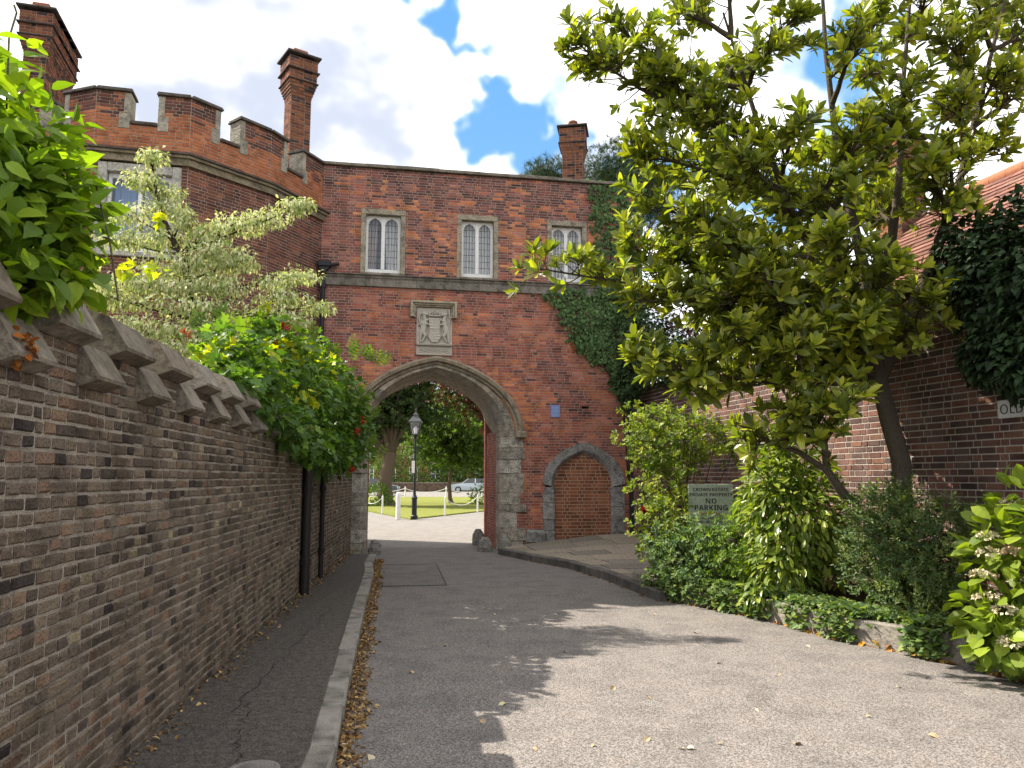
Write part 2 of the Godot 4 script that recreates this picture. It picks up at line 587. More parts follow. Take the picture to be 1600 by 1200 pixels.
func leaf_basis(along: Vector3, face: Vector3, rng: RandomNumberGenerator) -> Basis:
	var y := along.normalized()
	var x := y.cross(face)
	if x.length_squared() < 1e-6:
		x = y.cross(Vector3(0.3, 0.1, 1))
	x = x.normalized()
	var b := Basis(x, y, x.cross(y))
	return b * Basis(Vector3(0, 1, 0), rng.randf_range(-0.5, 0.5))

func rand_dir(rng: RandomNumberGenerator) -> Vector3:
	var z := rng.randf_range(-1, 1)
	var a := rng.randf_range(0, TAU)
	var r := sqrt(1 - z * z)
	return Vector3(r * cos(a), z, r * sin(a))

func copies(called: String, me: Mesh, xs: Array, cs: Array, parent: Node) -> MultiMeshInstance3D:
	var mm := MultiMesh.new()
	mm.transform_format = MultiMesh.TRANSFORM_3D
	mm.use_colors = true
	mm.mesh = me
	mm.instance_count = xs.size()
	for i in xs.size():
		mm.set_instance_transform(i, xs[i])
		mm.set_instance_color(i, cs[i])
	var o := MultiMeshInstance3D.new()
	o.multimesh = mm
	o.name = called if parent != self else numbered(called)
	parent.add_child(o, true)
	return o

# leaves: the ones that show largest become parts called leaf, the rest one mass
func foliage(parent: Node3D, called: String, leaf: MB, m: Material, xs: Array, cs: Array, most: int, rng: RandomNumberGenerator) -> void:
	var order := []
	if most > 0:
		for i in xs.size():
			if in_frame(parent.transform * xs[i].origin):
				order.append([(parent.transform * xs[i].origin).distance_to(EYE) / xs[i].basis.y.length(), i])
		order.sort_custom(func(p, q): return p[0] < q[0])
	var own := {}
	var tones := []
	if order.size():
		for k in 8:
			var j: int = order[int(order.size() * (k + 0.5) / 8.0)][1]
			var one := MB.new()
			into(one, leaf, Transform3D(), cs[j])
			tones.append([cs[j], one.mesh(m)])
	for k in mini(most, order.size()):
		var i: int = order[k][1]
		own[i] = true
		var best := 0
		var far := 1e9
		for t in tones.size():
			var d: Color = tones[t][0] - cs[i]
			var e := absf(d.r) + absf(d.g) + absf(d.b)
			if e < far:
				far = e
				best = t
		part("leaf", tones[best][1], parent, xs[i])
	var rx := []
	var rc := []
	for i in xs.size():
		if not own.has(i):
			rx.append(xs[i])
			rc.append(cs[i])
	if rx.size():
		copies(called, leaf.mesh(m), rx, rc, parent).set_meta("kind", "stuff")

# points spread through lumpy balls: [[centre, radii, count], ...]; gives [[point, outward], ...]
func spread(blobs: Array, shell: float, lump: float, rng: RandomNumberGenerator) -> Array:
	var f := FastNoiseLite.new()
	f.seed = rng.randi() % 10000
	f.frequency = 1.0
	var out := []
	for b in blobs:
		var c: Vector3 = b[0]
		var rad: Vector3 = b[1]
		for i in int(b[2]):
			var d := rand_dir(rng)
			var r := 1.0 - shell * pow(rng.randf(), 1.6)
			r *= 1.0 + lump * f.get_noise_3dv(d * 1.6 + c * 0.7) * 1.6
			var nrm := Vector3(d.x / rad.x, d.y / rad.y, d.z / rad.z).normalized()
			out.append([c + d * rad * r, nrm])
	return out

func tint_of(cols: Array, rng: RandomNumberGenerator, vary := 0.25) -> Color:
	var c: Color = cols[rng.randi() % cols.size()]
	var k := rng.randf_range(1.0 - vary, 1.0 + vary)
	return Color(c.r * k, c.g * k, c.b * k)

func leaf_places(pts: Array, size: float, up: float, out: float, wild: float, cols: Array, rng: RandomNumberGenerator) -> Array:
	var xs := []
	var cs := []
	for p in pts:
		var d: Vector3 = p[1] * out + Vector3.UP * up + rand_dir(rng) * wild
		var face: Vector3 = Vector3.UP * 0.8 + p[1] * 0.7 + rand_dir(rng) * 0.5
		var b := leaf_basis(d, face, rng) * (size * rng.randf_range(0.7, 1.25))
		xs.append(Transform3D(b, p[0]))
		cs.append(tint_of(cols, rng))
	return [xs, cs]

func limb(mb: MB, a: Vector3, b: Vector3, r0: float, r1: float, bend: float, rng: RandomNumberGenerator, steps := 6, sides := 6) -> PackedVector3Array:
	var pts := PackedVector3Array()
	var rad := PackedFloat32Array()
	var off := rand_dir(rng) * bend * a.distance_to(b)
	for i in steps + 1:
		var t := float(i) / steps
		pts.append(a.lerp(b, t) + off * sin(PI * t) + rand_dir(rng) * (r1 * 0.6 if i > 0 and i < steps else 0.0))
		rad.append(lerpf(r0, r1, t))
	mb.tube(pts, rad, sides)
	return pts

# ------------------------------------------------------------------ the scene
func _ready() -> void:
	R.seed = 7
	make_camera_and_light()
	make_materials()
	make_ground()
	make_gatehouse()
	make_wing()
	make_garden_wall()
	make_side_wall()
	make_yard()
	make_plants()
	make_small_things()

func make_camera_and_light() -> void:
	var cam := Camera3D.new()
	cam.name = "camera"
	cam.position = EYE
	cam.rotation = Vector3(PITCH, 0, 0)
	cam.fov = 53.1301
	cam.near = 0.05
	cam.far = 600.0
	add_child(cam)
	var env := Environment.new()
	env.tonemap_mode = Environment.TONE_MAPPER_LINEAR
	env.tonemap_exposure = 3.0
	env.background_mode = Environment.BG_SKY
	env.sdfgi_enabled = true
	env.ssao_enabled = true
	env.ssil_enabled = true
	var sky := Sky.new()
	var pan := PanoramaSkyMaterial.new()
	pan.panorama = sky_picture()
	pan.energy_multiplier = 1.0
	sky.sky_material = pan
	env.sky = sky
	var we := WorldEnvironment.new()
	we.name = "air"
	we.environment = env
	add_child(we)
	var sun := DirectionalLight3D.new()
	sun.name = "sun"
	sun.light_energy = 1.3
	sun.light_color = Color(1.0, 0.96, 0.9)
	sun.light_angular_distance = 0.5
	sun.shadow_enabled = true
	add_child(sun)
	sun.look_at_from_position(Vector3(-0.93, 1.0, -0.4) * 20.0, Vector3.ZERO)

func sky_picture() -> ImageTexture:
	# broken cumulus over a summer sky; the gaps in the frame are where the photograph has them
	var w := 2048
	var h := 1024
	var im := Image.create_empty(w, h, false, Image.FORMAT_RGBF)
	var big := FastNoiseLite.new()
	big.seed = 5
	big.frequency = 1.5
	big.fractal_octaves = 6
	var wisp := FastNoiseLite.new()
	wisp.seed = 8
	wisp.frequency = 5.0
	wisp.fractal_octaves = 5
	var holes := []
	for q in [[705, 40, 0.03], [728, 95, 0.022], [790, 200, 0.038], [840, 225, 0.036], [1040, 310, 0.05], [1190, 350, 0.05], [735, 215, 0.035], [695, 5, 0.04], [815, 180, 0.04], [1330, 60, 0.05]]:
		holes.append([(seen(q[0], q[1], 10.0) - EYE).normalized(), q[2]])
	for y in h / 2 + 8:
		var el := PI * 0.5 - PI * (y + 0.5) / h
		var ce := cos(el)
		var se := sin(el)
		var top := Color(0.045, 0.15, 0.33).lerp(Color(0.18, 0.29, 0.42), pow(1.0 - clampf(se, 0, 1), 2.5))
		for x in w:
			var az := TAU * (x + 0.5) / w
			var d := Vector3(sin(az) * ce, se, -cos(az) * ce)   # column 0 looks to -z
			var p := d / (se * 0.75 + 0.3)
			var q0 := d + 0.055 * Vector3(wisp.get_noise_3dv(d * 3.0), wisp.get_noise_3dv(d * 3.0 + Vector3(9, 0, 0)), wisp.get_noise_3dv(d * 3.0 + Vector3(0, 9, 0)))
			var k := 0.8 * big.get_noise_3d(p.x, p.y * 1.3, p.z) + 0.42 * wisp.get_noise_3dv(p) + 0.38
			if d.z < -0.6:
				for q in holes:
					var c: Vector3 = q[0]
					var a := c.dot(q0.normalized())
					if a > 0.985:
						k -= 0.62 * exp(-(1.0 - a) * 2.0 / (q[1] * q[1]))
			var cover := smoothstep(-0.34, 0.30, k)
			var thick := smoothstep(0.30, 0.85, k + 0.25 * big.get_noise_3d(p.x * 0.5 + 7.0, p.y * 0.5, p.z * 0.5))
			var white := Color(0.66, 0.65, 0.645).lerp(Color(0.25, 0.27, 0.325), thick)
			im.set_pixel(x, y, top.lerp(white, cover))
	for y in range(h / 2 + 8, h):
		for x in w:
			im.set_pixel(x, y, Color(0.32, 0.31, 0.29))
	return ImageTexture.create_from_image(im)

# ------------------------------------------------------------------ ground
func sheet(mb: MB, lft: Array, rgt: Array, y: float) -> void:   # a strip between two lines of (x, z) points
	for i in lft.size() - 1:
		mb.quad(Vector3(lft[i][0], y, lft[i][1]), Vector3(rgt[i][0], y, rgt[i][1]), Vector3(rgt[i + 1][0], y, rgt[i + 1][1]), Vector3(lft[i + 1][0], y, lft[i + 1][1]))

const KERB := [[-0.34, 0.5], [-0.60, -1.5], [-0.96, -4.38], [-1.20, -5.9], [-1.47, -7.65], [-1.80, -9.8], [-2.14, -12.14], [-2.42, -13.6], [-2.60, -15.0]]   # road side of the kerb
const BED := [[1.72, -11.2], [2.02, -9.97], [2.45, -9.35], [2.78, -8.75], [3.15, -7.65], [3.55, -7.0], [3.86, -6.3], [4.15, -5.5], [4.6, -4.2], [5.0, -2.8]]   # road side of the planting bed

func make_ground() -> void:
	var mb := MB.new()
	mb.col = Color(0.11, 0.10, 0.08)
	mb.quad(Vector3(-300, -0.03, 60), Vector3(300, -0.03, 60), Vector3(300, -0.03, -400), Vector3(-300, -0.03, -400))
	var g := part("ground", mb.mesh(M.soil), self)
	g.set_meta("kind", "structure")
	# the lane
	mb = MB.new()
	mb.col = Color(0.325, 0.298, 0.275)
	var l := []
	var r := []
	for k in KERB:
		l.append([k[0] - 0.02, k[1]])
		r.append([6.5, k[1]])
	l.append([-4.2, -17.6])
	r.append([2.0, -17.6])
	l.insert(0, [-0.1, 6.0])
	r.insert(0, [6.5, 6.0])
	sheet(mb, l, r, 0.0)
	part("road", mb.mesh(M.asphalt), self).set_meta("kind", "structure")
	mb = MB.new()
	mb.col = Color(0.30, 0.275, 0.255)
	mb.slab(frame(Vector3(-2.1, 0, -12.2), Vector3(-1.1, 0, -12.35)), Vector3(0.05, 0.0, -1.9), Vector3(1.02, 0.005, 0.9), 0.0)
	var rp := part("road_patch", mb.mesh(M.asphalt), self)
	rp.set_meta("kind", "structure")
	var pf := frame(Vector3(-2.1, 0, -12.2), Vector3(-1.1, 0, -12.35))
	for q in [[0.03, -1.91, 1.03, -1.885], [0.03, 0.885, 1.03, 0.92], [1.012, -1.885, 1.03, 0.885]]:
		mb = MB.new()
		mb.col = Color(0.15, 0.14, 0.13)
		mb.slab(pf, Vector3(q[0], 0.0, q[1]), Vector3(q[2], 0.009, q[3]))
		part("tar_seam", mb.mesh(M.tarmac), rp)
	# hair cracks in the footway
	var cr := RandomNumberGenerator.new()
	cr.seed = 55
	for q in [[-1.75, -5.0, -2.05, -9.0, 0.101], [-1.3, -3.7, -1.7, -5.2, 0.101], [-1.9, -6.2, -2.3, -6.4, 0.101]]:
		mb = MB.new()
		mb.col = Color(0.06, 0.055, 0.05)
		var a := Vector3(q[0], q[4] + 0.003, q[1])
		var b := Vector3(q[2], q[4] + 0.003, q[3])
		var u := (b - a).normalized()
		var s := Vector3(-u.z, 0, u.x)
		var last := a
		var n := 26
		for k in n:
			var p := a.lerp(b, (k + 1.0) / n) + s * cr.randf_range(-0.035, 0.035)
			var w := cr.randf_range(0.001, 0.0045)
			mb.quad(last - s * w, p - s * w, p + s * w, last + s * w)
			last = p
		part("footway_crack", mb.mesh(M.tarmac), self).set_meta("kind", "structure")
	# footway along the garden wall, behind a kerb of granite blocks
	mb = MB.new()
	mb.col = Color(0.17, 0.15, 0.13)
	l = []
	r = []
	for k in KERB:
		l.append([k[0] - 2.2, k[1]])
		r.append([k[0] - 0.13, k[1]])
	sheet(mb, l, r, 0.1)
	part("footway", mb.mesh(M.tarmac), self).set_meta("kind", "structure")
	var kerb := struct("kerb")
	var shapes := []
	for i in 6:
		mb = MB.new()
		mb.col = Color(0.34, 0.315, 0.28) * R.randf_range(0.82, 1.1)
		mb.slab(Transform3D(), Vector3(-0.495, -0.15, -0.145), Vector3(0.495, 0.112, 0.0), 0.014, 0.006, R)
		shapes.append(mb.mesh(M.granite))
	var run := 0.0
	for i in KERB.size() - 1:
		var a := Vector3(KERB[i][0], 0, KERB[i][1])
		var b := Vector3(KERB[i + 1][0], 0, KERB[i + 1][1])
		var n := maxi(1, int(round(a.distance_to(b) / 0.78)))
		for k in n:
			var p := a.lerp(b, (k + 0.5) / n)
			var f := frame(a, b)
			f.origin = p + Vector3(0, R.randf_range(-0.006, 0.004), 0)
			part("kerb_stone", shapes[R.randi() % 6], kerb, f * Transform3D(Basis.from_scale(Vector3(a.distance_to(b) / n * 0.984, 1, 1)), Vector3.ZERO))
	# gully cover at the near end of the footway
	# raised flags before the blocked doorway
	var pav := struct("pavement", frame(GO, GO + Vector3(cos(GA), 0, -sin(GA))))
	mb = MB.new()
	mb.col = Color(0.12, 0.11, 0.10)
	var inv := pav.transform.affine_inverse()
	var edge := [Vector3(-0.16, 0, -16.1), Vector3(0.45, 0, -14.8), Vector3(1.11, 0, -13.58), Vector3(1.55, 0, -12.2), Vector3(2.0, 0, -10.0)]
	var loc := []
	for e in edge: loc.append(inv * e)
	# the bed under the flags slopes from the kerb up to the wall
	var far := [Vector3(4.55, 0, 0.02), Vector3(7.1, 0, 0.02), Vector3(7.1, 0, 2.0), Vector3(7.0, 0, 4.0), Vector3(6.6, 0, 6.5)]
	for i in 4:
		var a: Vector3 = loc[i]
		var b: Vector3 = loc[i + 1]
		var c: Vector3 = far[i + 1]
		var d: Vector3 = far[i]
		mb.quad(flag_at(a.x, a.z, -0.025), flag_at(b.x, b.z, -0.025), flag_at(c.x, c.z, -0.025), flag_at(d.x, d.z, -0.025))
	part("bedding", mb.mesh(M.soil), pav)
	var rng := RandomNumberGenerator.new()
	rng.seed = 41
	var tones := [Color(0.288, 0.252, 0.204), Color(0.336, 0.288, 0.228), Color(0.240, 0.216, 0.186), Color(0.372, 0.324, 0.252)]
	var z := 0.06
	var row := 0
	while z < 6.3:
		var dz := rng.randf_range(0.5, 0.72)
		var x := 3.9 - rng.randf_range(0.0, 0.6)
		while x < 7.3:
			var dx := rng.randf_range(0.6, 1.05)
			var poly := PackedVector2Array([Vector2(x + 0.01, z + 0.01), Vector2(x + dx - 0.01, z + 0.01), Vector2(x + dx - 0.01, z + dz - 0.01), Vector2(x + 0.01, z + dz - 0.01)])
			var lim := PackedVector2Array()
			for p in loc: lim.append(Vector2(p.x, p.z))
			lim.append(Vector2(7.6, 6.6)); lim.append(Vector2(7.6, 0.05)); lim.append(Vector2(loc[0].x, 0.05))
			for cutp in Geometry2D.intersect_polygons(poly, lim):
				if cutp.size() < 3: continue
				mb = MB.new()
				mb.col = tones[rng.randi() % 4] * rng.randf_range(0.8, 1.15)
				flag_shape(mb, cutp, rng)
				part("flagstone", mb.mesh(M.flag), pav)
			x += dx
		z += dz
		row += 1
	# its kerb of long dark stones
	for i in 4:
		var n := 2
		for k in n:
			var a: Vector3 = edge[i].lerp(edge[i + 1], float(k) / n)
			var b: Vector3 = edge[i].lerp(edge[i + 1], float(k + 1) / n)
			mb = MB.new()
			mb.col = Color(0.17, 0.155, 0.14) * rng.randf_range(0.85, 1.15)
			mb.slab(frame(a, b), Vector3(0.004, -0.15, -0.005), Vector3(a.distance_to(b) - 0.004, 0.128, 0.15), 0.015, 0.004, rng)
			part("kerb_stone", mb.mesh(M.granite), pav, inv)
	# pale paving of the yard behind the gate, the lawn and the far drive
	mb = MB.new()
	mb.col = Color(0.39, 0.37, 0.345)
	mb.quad(Vector3(-60, -0.012, -17.2), Vector3(40, -0.012, -17.2), Vector3(40, -0.012, -110), Vector3(-60, -0.012, -110))
	part("yard_paving", mb.mesh(M.asphalt), self).set_meta("kind", "structure")
	mb = MB.new()
	mb.col = Color(0.19, 0.21, 0.06)
	var lawn := PackedVector2Array([Vector2(-3.84, 29.4), Vector2(-1.2, 37.0), Vector2(8, 50), Vector2(8, 63), Vector2(-26, 63), Vector2(-24, 57), Vector2(-7.2, 37.5)])
	var turn := Transform3D(Basis(Vector3.RIGHT, -PI / 2), Vector3.ZERO)
	mb.prism(lawn, turn, -0.05, 0.04)
	part("lawn", mb.mesh(M.lawn), self).set_meta("kind", "structure")

func flag_at(x: float, z: float, up := 0.0) -> Vector3:    # the flags rise from 0.12 at the kerb to 0.33 at the wall
	return Vector3(x, 0.125 + 0.22 * clampf((x - 4.2) / 2.0, 0.0, 1.0) * clampf(1.0 - z / 3.4, 0.0, 1.0) + up, z)

func flag_shape(mb: MB, poly: PackedVector2Array, rng: RandomNumberGenerator) -> void:
	var up := rng.randf_range(-0.003, 0.004)
	var t := Geometry2D.triangulate_polygon(poly)
	for i in range(0, t.size(), 3):
		var a := poly[t[i]]
		var b := poly[t[i + 1]]
		var c := poly[t[i + 2]]
		if (b - a).cross(c - a) > 0.0:
			var e := b
			b = c
			c = e
		mb.tri(flag_at(a.x, a.y, up), flag_at(b.x, b.y, up), flag_at(c.x, c.y, up))
	var s := 1.0 if Geometry2D.is_polygon_clockwise(poly) else -1.0
	for i in poly.size():
		var a := poly[i]
		var b := poly[(i + 1) % poly.size()]
		if s > 0: mb.quad(flag_at(a.x, a.y, -0.05), flag_at(b.x, b.y, -0.05), flag_at(b.x, b.y, up), flag_at(a.x, a.y, up))
		else: mb.quad(flag_at(b.x, b.y, -0.05), flag_at(a.x, a.y, -0.05), flag_at(a.x, a.y, up), flag_at(b.x, b.y, up))

# ------------------------------------------------------------------ the gatehouse
const GD := 2.2        # depth of the passage
const GC := 2.53       # middle of the arch
const ARCH := [Vector2(1.40, 2.45), Vector2(1.40, 3.15), Vector2(0.88, 3.72), Vector2(0, 3.87)]
const ARCH_BACK := [Vector2(1.38, 2.95), Vector2(1.38, 3.32), Vector2(0.8, 3.74), Vector2(0, 3.9)]
const HOOD := [Vector2(1.74, 2.54), Vector2(1.74, 3.2), Vector2(1.0, 3.80), Vector2(0, 3.99)]
const DOOR := [Vector2(0.64, 1.35), Vector2(0.64, 1.78), Vector2(0.34, 1.96), Vector2(0, 2.07)]
const DC := 5.80
const DOOR_RING := [Vector2(0.93, 1.42), Vector2(0.93, 1.95), Vector2(0.45, 2.2), Vector2(0, 2.34)]
const GW := 7.25       # width
const GH := 8.30       # top of the brickwork
const WINDOWS := [[0.86, 1.82], [2.95, 3.88], [5.0, 5.93]]
const WIN_Y := [5.91, 7.36]

func gate_gaps(y: float) -> Array:
	var s := [[0.0, GW]]
	var a := arch_half(ARCH, y)
	if y < 3.97:
		a = maxf(a, arch_half(ARCH, y - 0.12)) + 0.2 if y > 2.4 else 1.74
		s = cut(s, GC - a, GC + a)
	if y < 2.3:
		var d := arch_half(DOOR_RING, y) * 0.93
		if d > 0: s = cut(s, DC - d, DC + d)
	for w in WINDOWS:
		if y > WIN_Y[0] and y < WIN_Y[1]:
			s = cut(s, w[0] + 0.02, w[1] - 0.02)
	if y > 3.10 and y < 3.16: s = cut(s, 5.77, 5.95)
	return s

func make_gatehouse() -> void:
	var rng := RandomNumberGenerator.new()
	rng.seed = 101
	var at := frame(GO, GO + Vector3(cos(GA), 0, -sin(GA)))
	var t := thing("gatehouse", "old red brick gatehouse with pointed stone archway, three upper windows and carved arms", "gatehouse", at)
	# front wall
	var pal := [Color(0.514, 0.178, 0.122), Color(0.571, 0.197, 0.125), Color(0.428, 0.150, 0.115), Color(0.714, 0.249, 0.115), Color(0.850, 0.329, 0.143), Color(0.314, 0.125, 0.105), Color(0.186, 0.095, 0.089), Color(0.543, 0.235, 0.171), Color(0.371, 0.164, 0.136), Color(0.642, 0.271, 0.193), Color(0.257, 0.143, 0.117)]
	var zone := FastNoiseLite.new()
	zone.seed = 9
	zone.frequency = 0.9
	zone.fractal_octaves = 4
	var pick := func(x: float, y: float, g: RandomNumberGenerator) -> int:
		var k := 1.7 * zone.get_noise_2d(x, y * 1.7) + g.randf_range(-0.2, 0.2)
		if y > 7.62 + 0.9 * zone.get_noise_2d(x * 2.0 + 40.0, 0):     # blackened top courses
			return [5, 6, 10, 6, 8, 5][g.randi() % 6] if k < 0.25 else [3, 0, 8][g.randi() % 3]
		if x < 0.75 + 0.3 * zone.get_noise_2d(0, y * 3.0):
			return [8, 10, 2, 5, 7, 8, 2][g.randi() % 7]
		if y > 5.9:
			if k > 0.30: return [5, 6, 8][g.randi() % 3]
			if g.randf() < 0.09: return 6
			return [3, 4, 3, 4, 9, 3, 0][g.randi() % 7] if k > -0.28 else [0, 8, 7, 2, 3][g.randi() % 5]
		var dx := absf(x - GC)
		if y > 2.3 and y < 4.1 and dx < arch_half(HOOD, y - 0.3) + 0.4 + g.randf_range(-0.1, 0.1) and dx > 1.2:
			return [3, 4, 3, 0][g.randi() % 4]
		if g.randf() < 0.04: return 6
		if k > 0.22: return [3, 1, 9][g.randi() % 3]
		if k < -0.22: return [2, 5, 8, 0][g.randi() % 4]
		return [0, 1, 2, 0, 7, 9, 0, 1][g.randi() % 8]
	var wall := joint("front_wall", t)
	var b := Bricks.new()
	lay(b, Transform3D(), 0.0, GH, 0.0592, [0.225, 0.115], 0.0092, 0.006, gate_gaps, pick, rng, 0.06)
	commit(b, wall, pal, M.brick, 0.003, 0.0, 300, rng, at, Rect2(500, 250, 420, 610))
	mortar(wall, Transform3D(), 0.0, GH, 0.0592, 0.35, gate_gaps, Color(0.48, 0.38, 0.31), M.mortar)
	# back wall, ends and roof, so that the rooms are closed
	var mb := MB.new()
	mb.col = Color(0.428, 0.150, 0.115)
	var back := func(y: float) -> Array:
		return cut([[0.0, GW]], GC - arch_half(ARCH_BACK, y), GC + arch_half(ARCH_BACK, y)) if y < 3.9 else [[0.0, GW]]
	for i in 78:
		var y := i * 0.05
		for s in back.call(y + 0.025):
			mb.slab(Transform3D(), Vector3(s[0], y, -GD), Vector3(s[1], y + 0.05, -GD + 0.3))
	mb.slab(Transform3D(), Vector3(0, 3.9, -GD), Vector3(GW, GH, -GD + 0.3))
	mb.slab(Transform3D(), Vector3(0.0, 0, -GD + 0.302), Vector3(0.3, GH - 0.01, -0.36))
	mb.slab(Transform3D(), Vector3(GW - 0.3, 0, -GD + 0.302), Vector3(GW, GH - 0.01, -0.36))
	part("rear_wall", mb.mesh(M.brick), t)
	mb = MB.new()
	mb.col = Color(0.12, 0.12, 0.13)
	mb.slab(Transform3D(), Vector3(0.01, 7.75, -GD + 0.31), Vector3(GW - 0.01, 7.85, -0.36))
	mb.slab(Transform3D(), Vector3(0.31, 4.3, -GD + 0.31), Vector3(GW - 0.31, 4.4, -0.36))
	part("roof", mb.mesh(M.stone), t)
	# coping
	var cop := joint("coping", t)
	var x := -0.05
	while x < GW:
		var l := minf(rng.randf_range(0.7, 1.0), GW + 0.05 - x)
		mb = MB.new()
		mb.col = Color(0.25, 0.225, 0.18) * rng.randf_range(0.8, 1.15)
		mb.slab(Transform3D(), Vector3(x, GH + 0.002, -0.42), Vector3(x + l + 0.002, GH + 0.075 + rng.randf_range(-0.008, 0.006), 0.075), 0.008, 0.002, rng)
		part("coping_stone", mb.mesh(M.stone), cop)
		x += l
	# string course: blocks with a weathered top and a fascia
	var sc := joint("string_course", t)
	x = 0.06
	while x < GW - 0.05:
		var l := minf(rng.randf_range(0.9, 1.4), GW - x)
		mb = MB.new()
		mb.col = Color(0.27, 0.245, 0.21) * rng.randf_range(0.85, 1.1)
		var prof := PackedVector2Array([Vector2(0.01, 5.64), Vector2(0.06, 5.64), Vector2(0.06, 5.80), Vector2(0.085, 5.83), Vector2(0.085, 5.86), Vector2(0.125, 5.875), Vector2(0.125, 5.895), Vector2(0.01, 5.925)])
		# profile is drawn in (z, y): turn x of the prism to z
		mb.prism(prof, Transform3D(Basis(Vector3(0, 0, 1), Vector3(0, 1, 0), Vector3(-1, 0, 0)), Vector3.ZERO), -(x + l - 0.003), -(x + 0.003))
		part("string_stone", mb.mesh(M.stone), sc)
		x += l
	for w in WINDOWS:
		gate_window(t, w[0], w[1], rng, WINDOWS.find(w))
	gate_arch(t, rng, at)
	blocked_door(t, rng, at)
	arms(t, rng)
	# rain pipe with its hopper in the corner by the wing, and the pipe at the other end
	var pipe := joint("rain_pipe", t)
	mb = MB.new()
	mb.col = Color(0.018, 0.018, 0.02)
	mb.tube(PackedVector3Array([Vector3(0.10, 0.1, 0.09), Vector3(0.10, 5.9, 0.09)]), PackedFloat32Array([0.05, 0.05]), 10)
	for y in [1.2, 2.8, 4.4, 5.6]:
		mb.lathe(PackedVector2Array([Vector2(0.05, -0.05), Vector2(0.064, -0.05), Vector2(0.064, 0.05), Vector2(0.05, 0.05)]), shift(0.10, y, 0.09), 10)
	part("pipe", mb.mesh(M.iron), pipe)
	mb = MB.new()
	mb.col = Color(0.018, 0.018, 0.02)
	mb.slab(Transform3D(), Vector3(-0.02, 6.0, 0.01), Vector3(0.26, 6.12, 0.2), 0.012)
	mb.prism(PackedVector2Array([Vector2(0.06, 5.88), Vector2(0.14, 5.88), Vector2(0.23, 5.998), Vector2(0.0, 5.998)]), Transform3D(), 0.03, 0.17)
	mb.tube(PackedVector3Array([Vector3(0.24, 6.05, 0.1), Vector3(0.42, 6.09, 0.08)]), PackedFloat32Array([0.04, 0.04]), 8, true)
	part("hopper", mb.mesh(M.iron), pipe)
	pipe = joint("rain_pipe", t)
	mb = MB.new()
	mb.col = Color(0.016, 0.016, 0.018)
	mb.tube(PackedVector3Array([Vector3(6.86, 0.25, 0.1), Vector3(6.86, 3.9, 0.1)]), PackedFloat32Array([0.055, 0.055]), 10)
	for y in [0.6, 1.7, 2.8]:
		mb.lathe(PackedVector2Array([Vector2(0.05, -0.05), Vector2(0.07, -0.05), Vector2(0.07, 0.05), Vector2(0.05, 0.05)]), shift(6.86, y, 0.1), 10)
	part("pipe", mb.mesh(M.iron), pipe)
	# chimney behind the parapet
	chimney(t, "chimney", at, shift(6.06, 0, -1.55) * Transform3D(Basis(Vector3.UP, -0.35), Vector3.ZERO), 0.50, 0.50, 7.8, 10.28, rng, 1)

func gate_window(t: Node3D, a: float, b: float, rng: RandomNumberGenerator, which: int) -> void:
	var w := joint("window", t)
	var y0: float = WIN_Y[0] + 0.02
	var y1: float = WIN_Y[1]
	var st := [Color(0.40, 0.36, 0.27), Color(0.36, 0.325, 0.25)]
	# stone surround: two jambs and a head, each splayed to the wood
	var fw := 0.105
	var mb := MB.new()
	mb.col = st[0]
	mb.slab(Transform3D(), Vector3(a, y0, -0.2), Vector3(a + fw, y1 - fw - 0.002, 0.022), 0.01, 0.003, rng)
	part("jamb", mb.mesh(M.stone), w)
	mb = MB.new()
	mb.col = st[1]
	mb.slab(Transform3D(), Vector3(b - fw, y0, -0.2), Vector3(b, y1 - fw - 0.002, 0.022), 0.01, 0.003, rng)
	part("jamb", mb.mesh(M.stone), w)
	mb = MB.new()
	mb.col = st[rng.randi() % 2]
	mb.slab(Transform3D(), Vector3(a, y1 - fw, -0.2), Vector3(b, y1 + 0.01, 0.022), 0.01, 0.003, rng)
	part("lintel", mb.mesh(M.stone), w)
	mb = MB.new()
	mb.col = st[1]
	mb.slab(Transform3D(), Vector3(a + fw, y0 - 0.02, -0.3), Vector3(b - fw, y0 + 0.03, 0.0), 0.0)
	part("sill", mb.mesh(M.stone), w)
	casement(w, a + fw, b - fw, y0 + 0.031, y1 - fw, -0.11, which, rng)

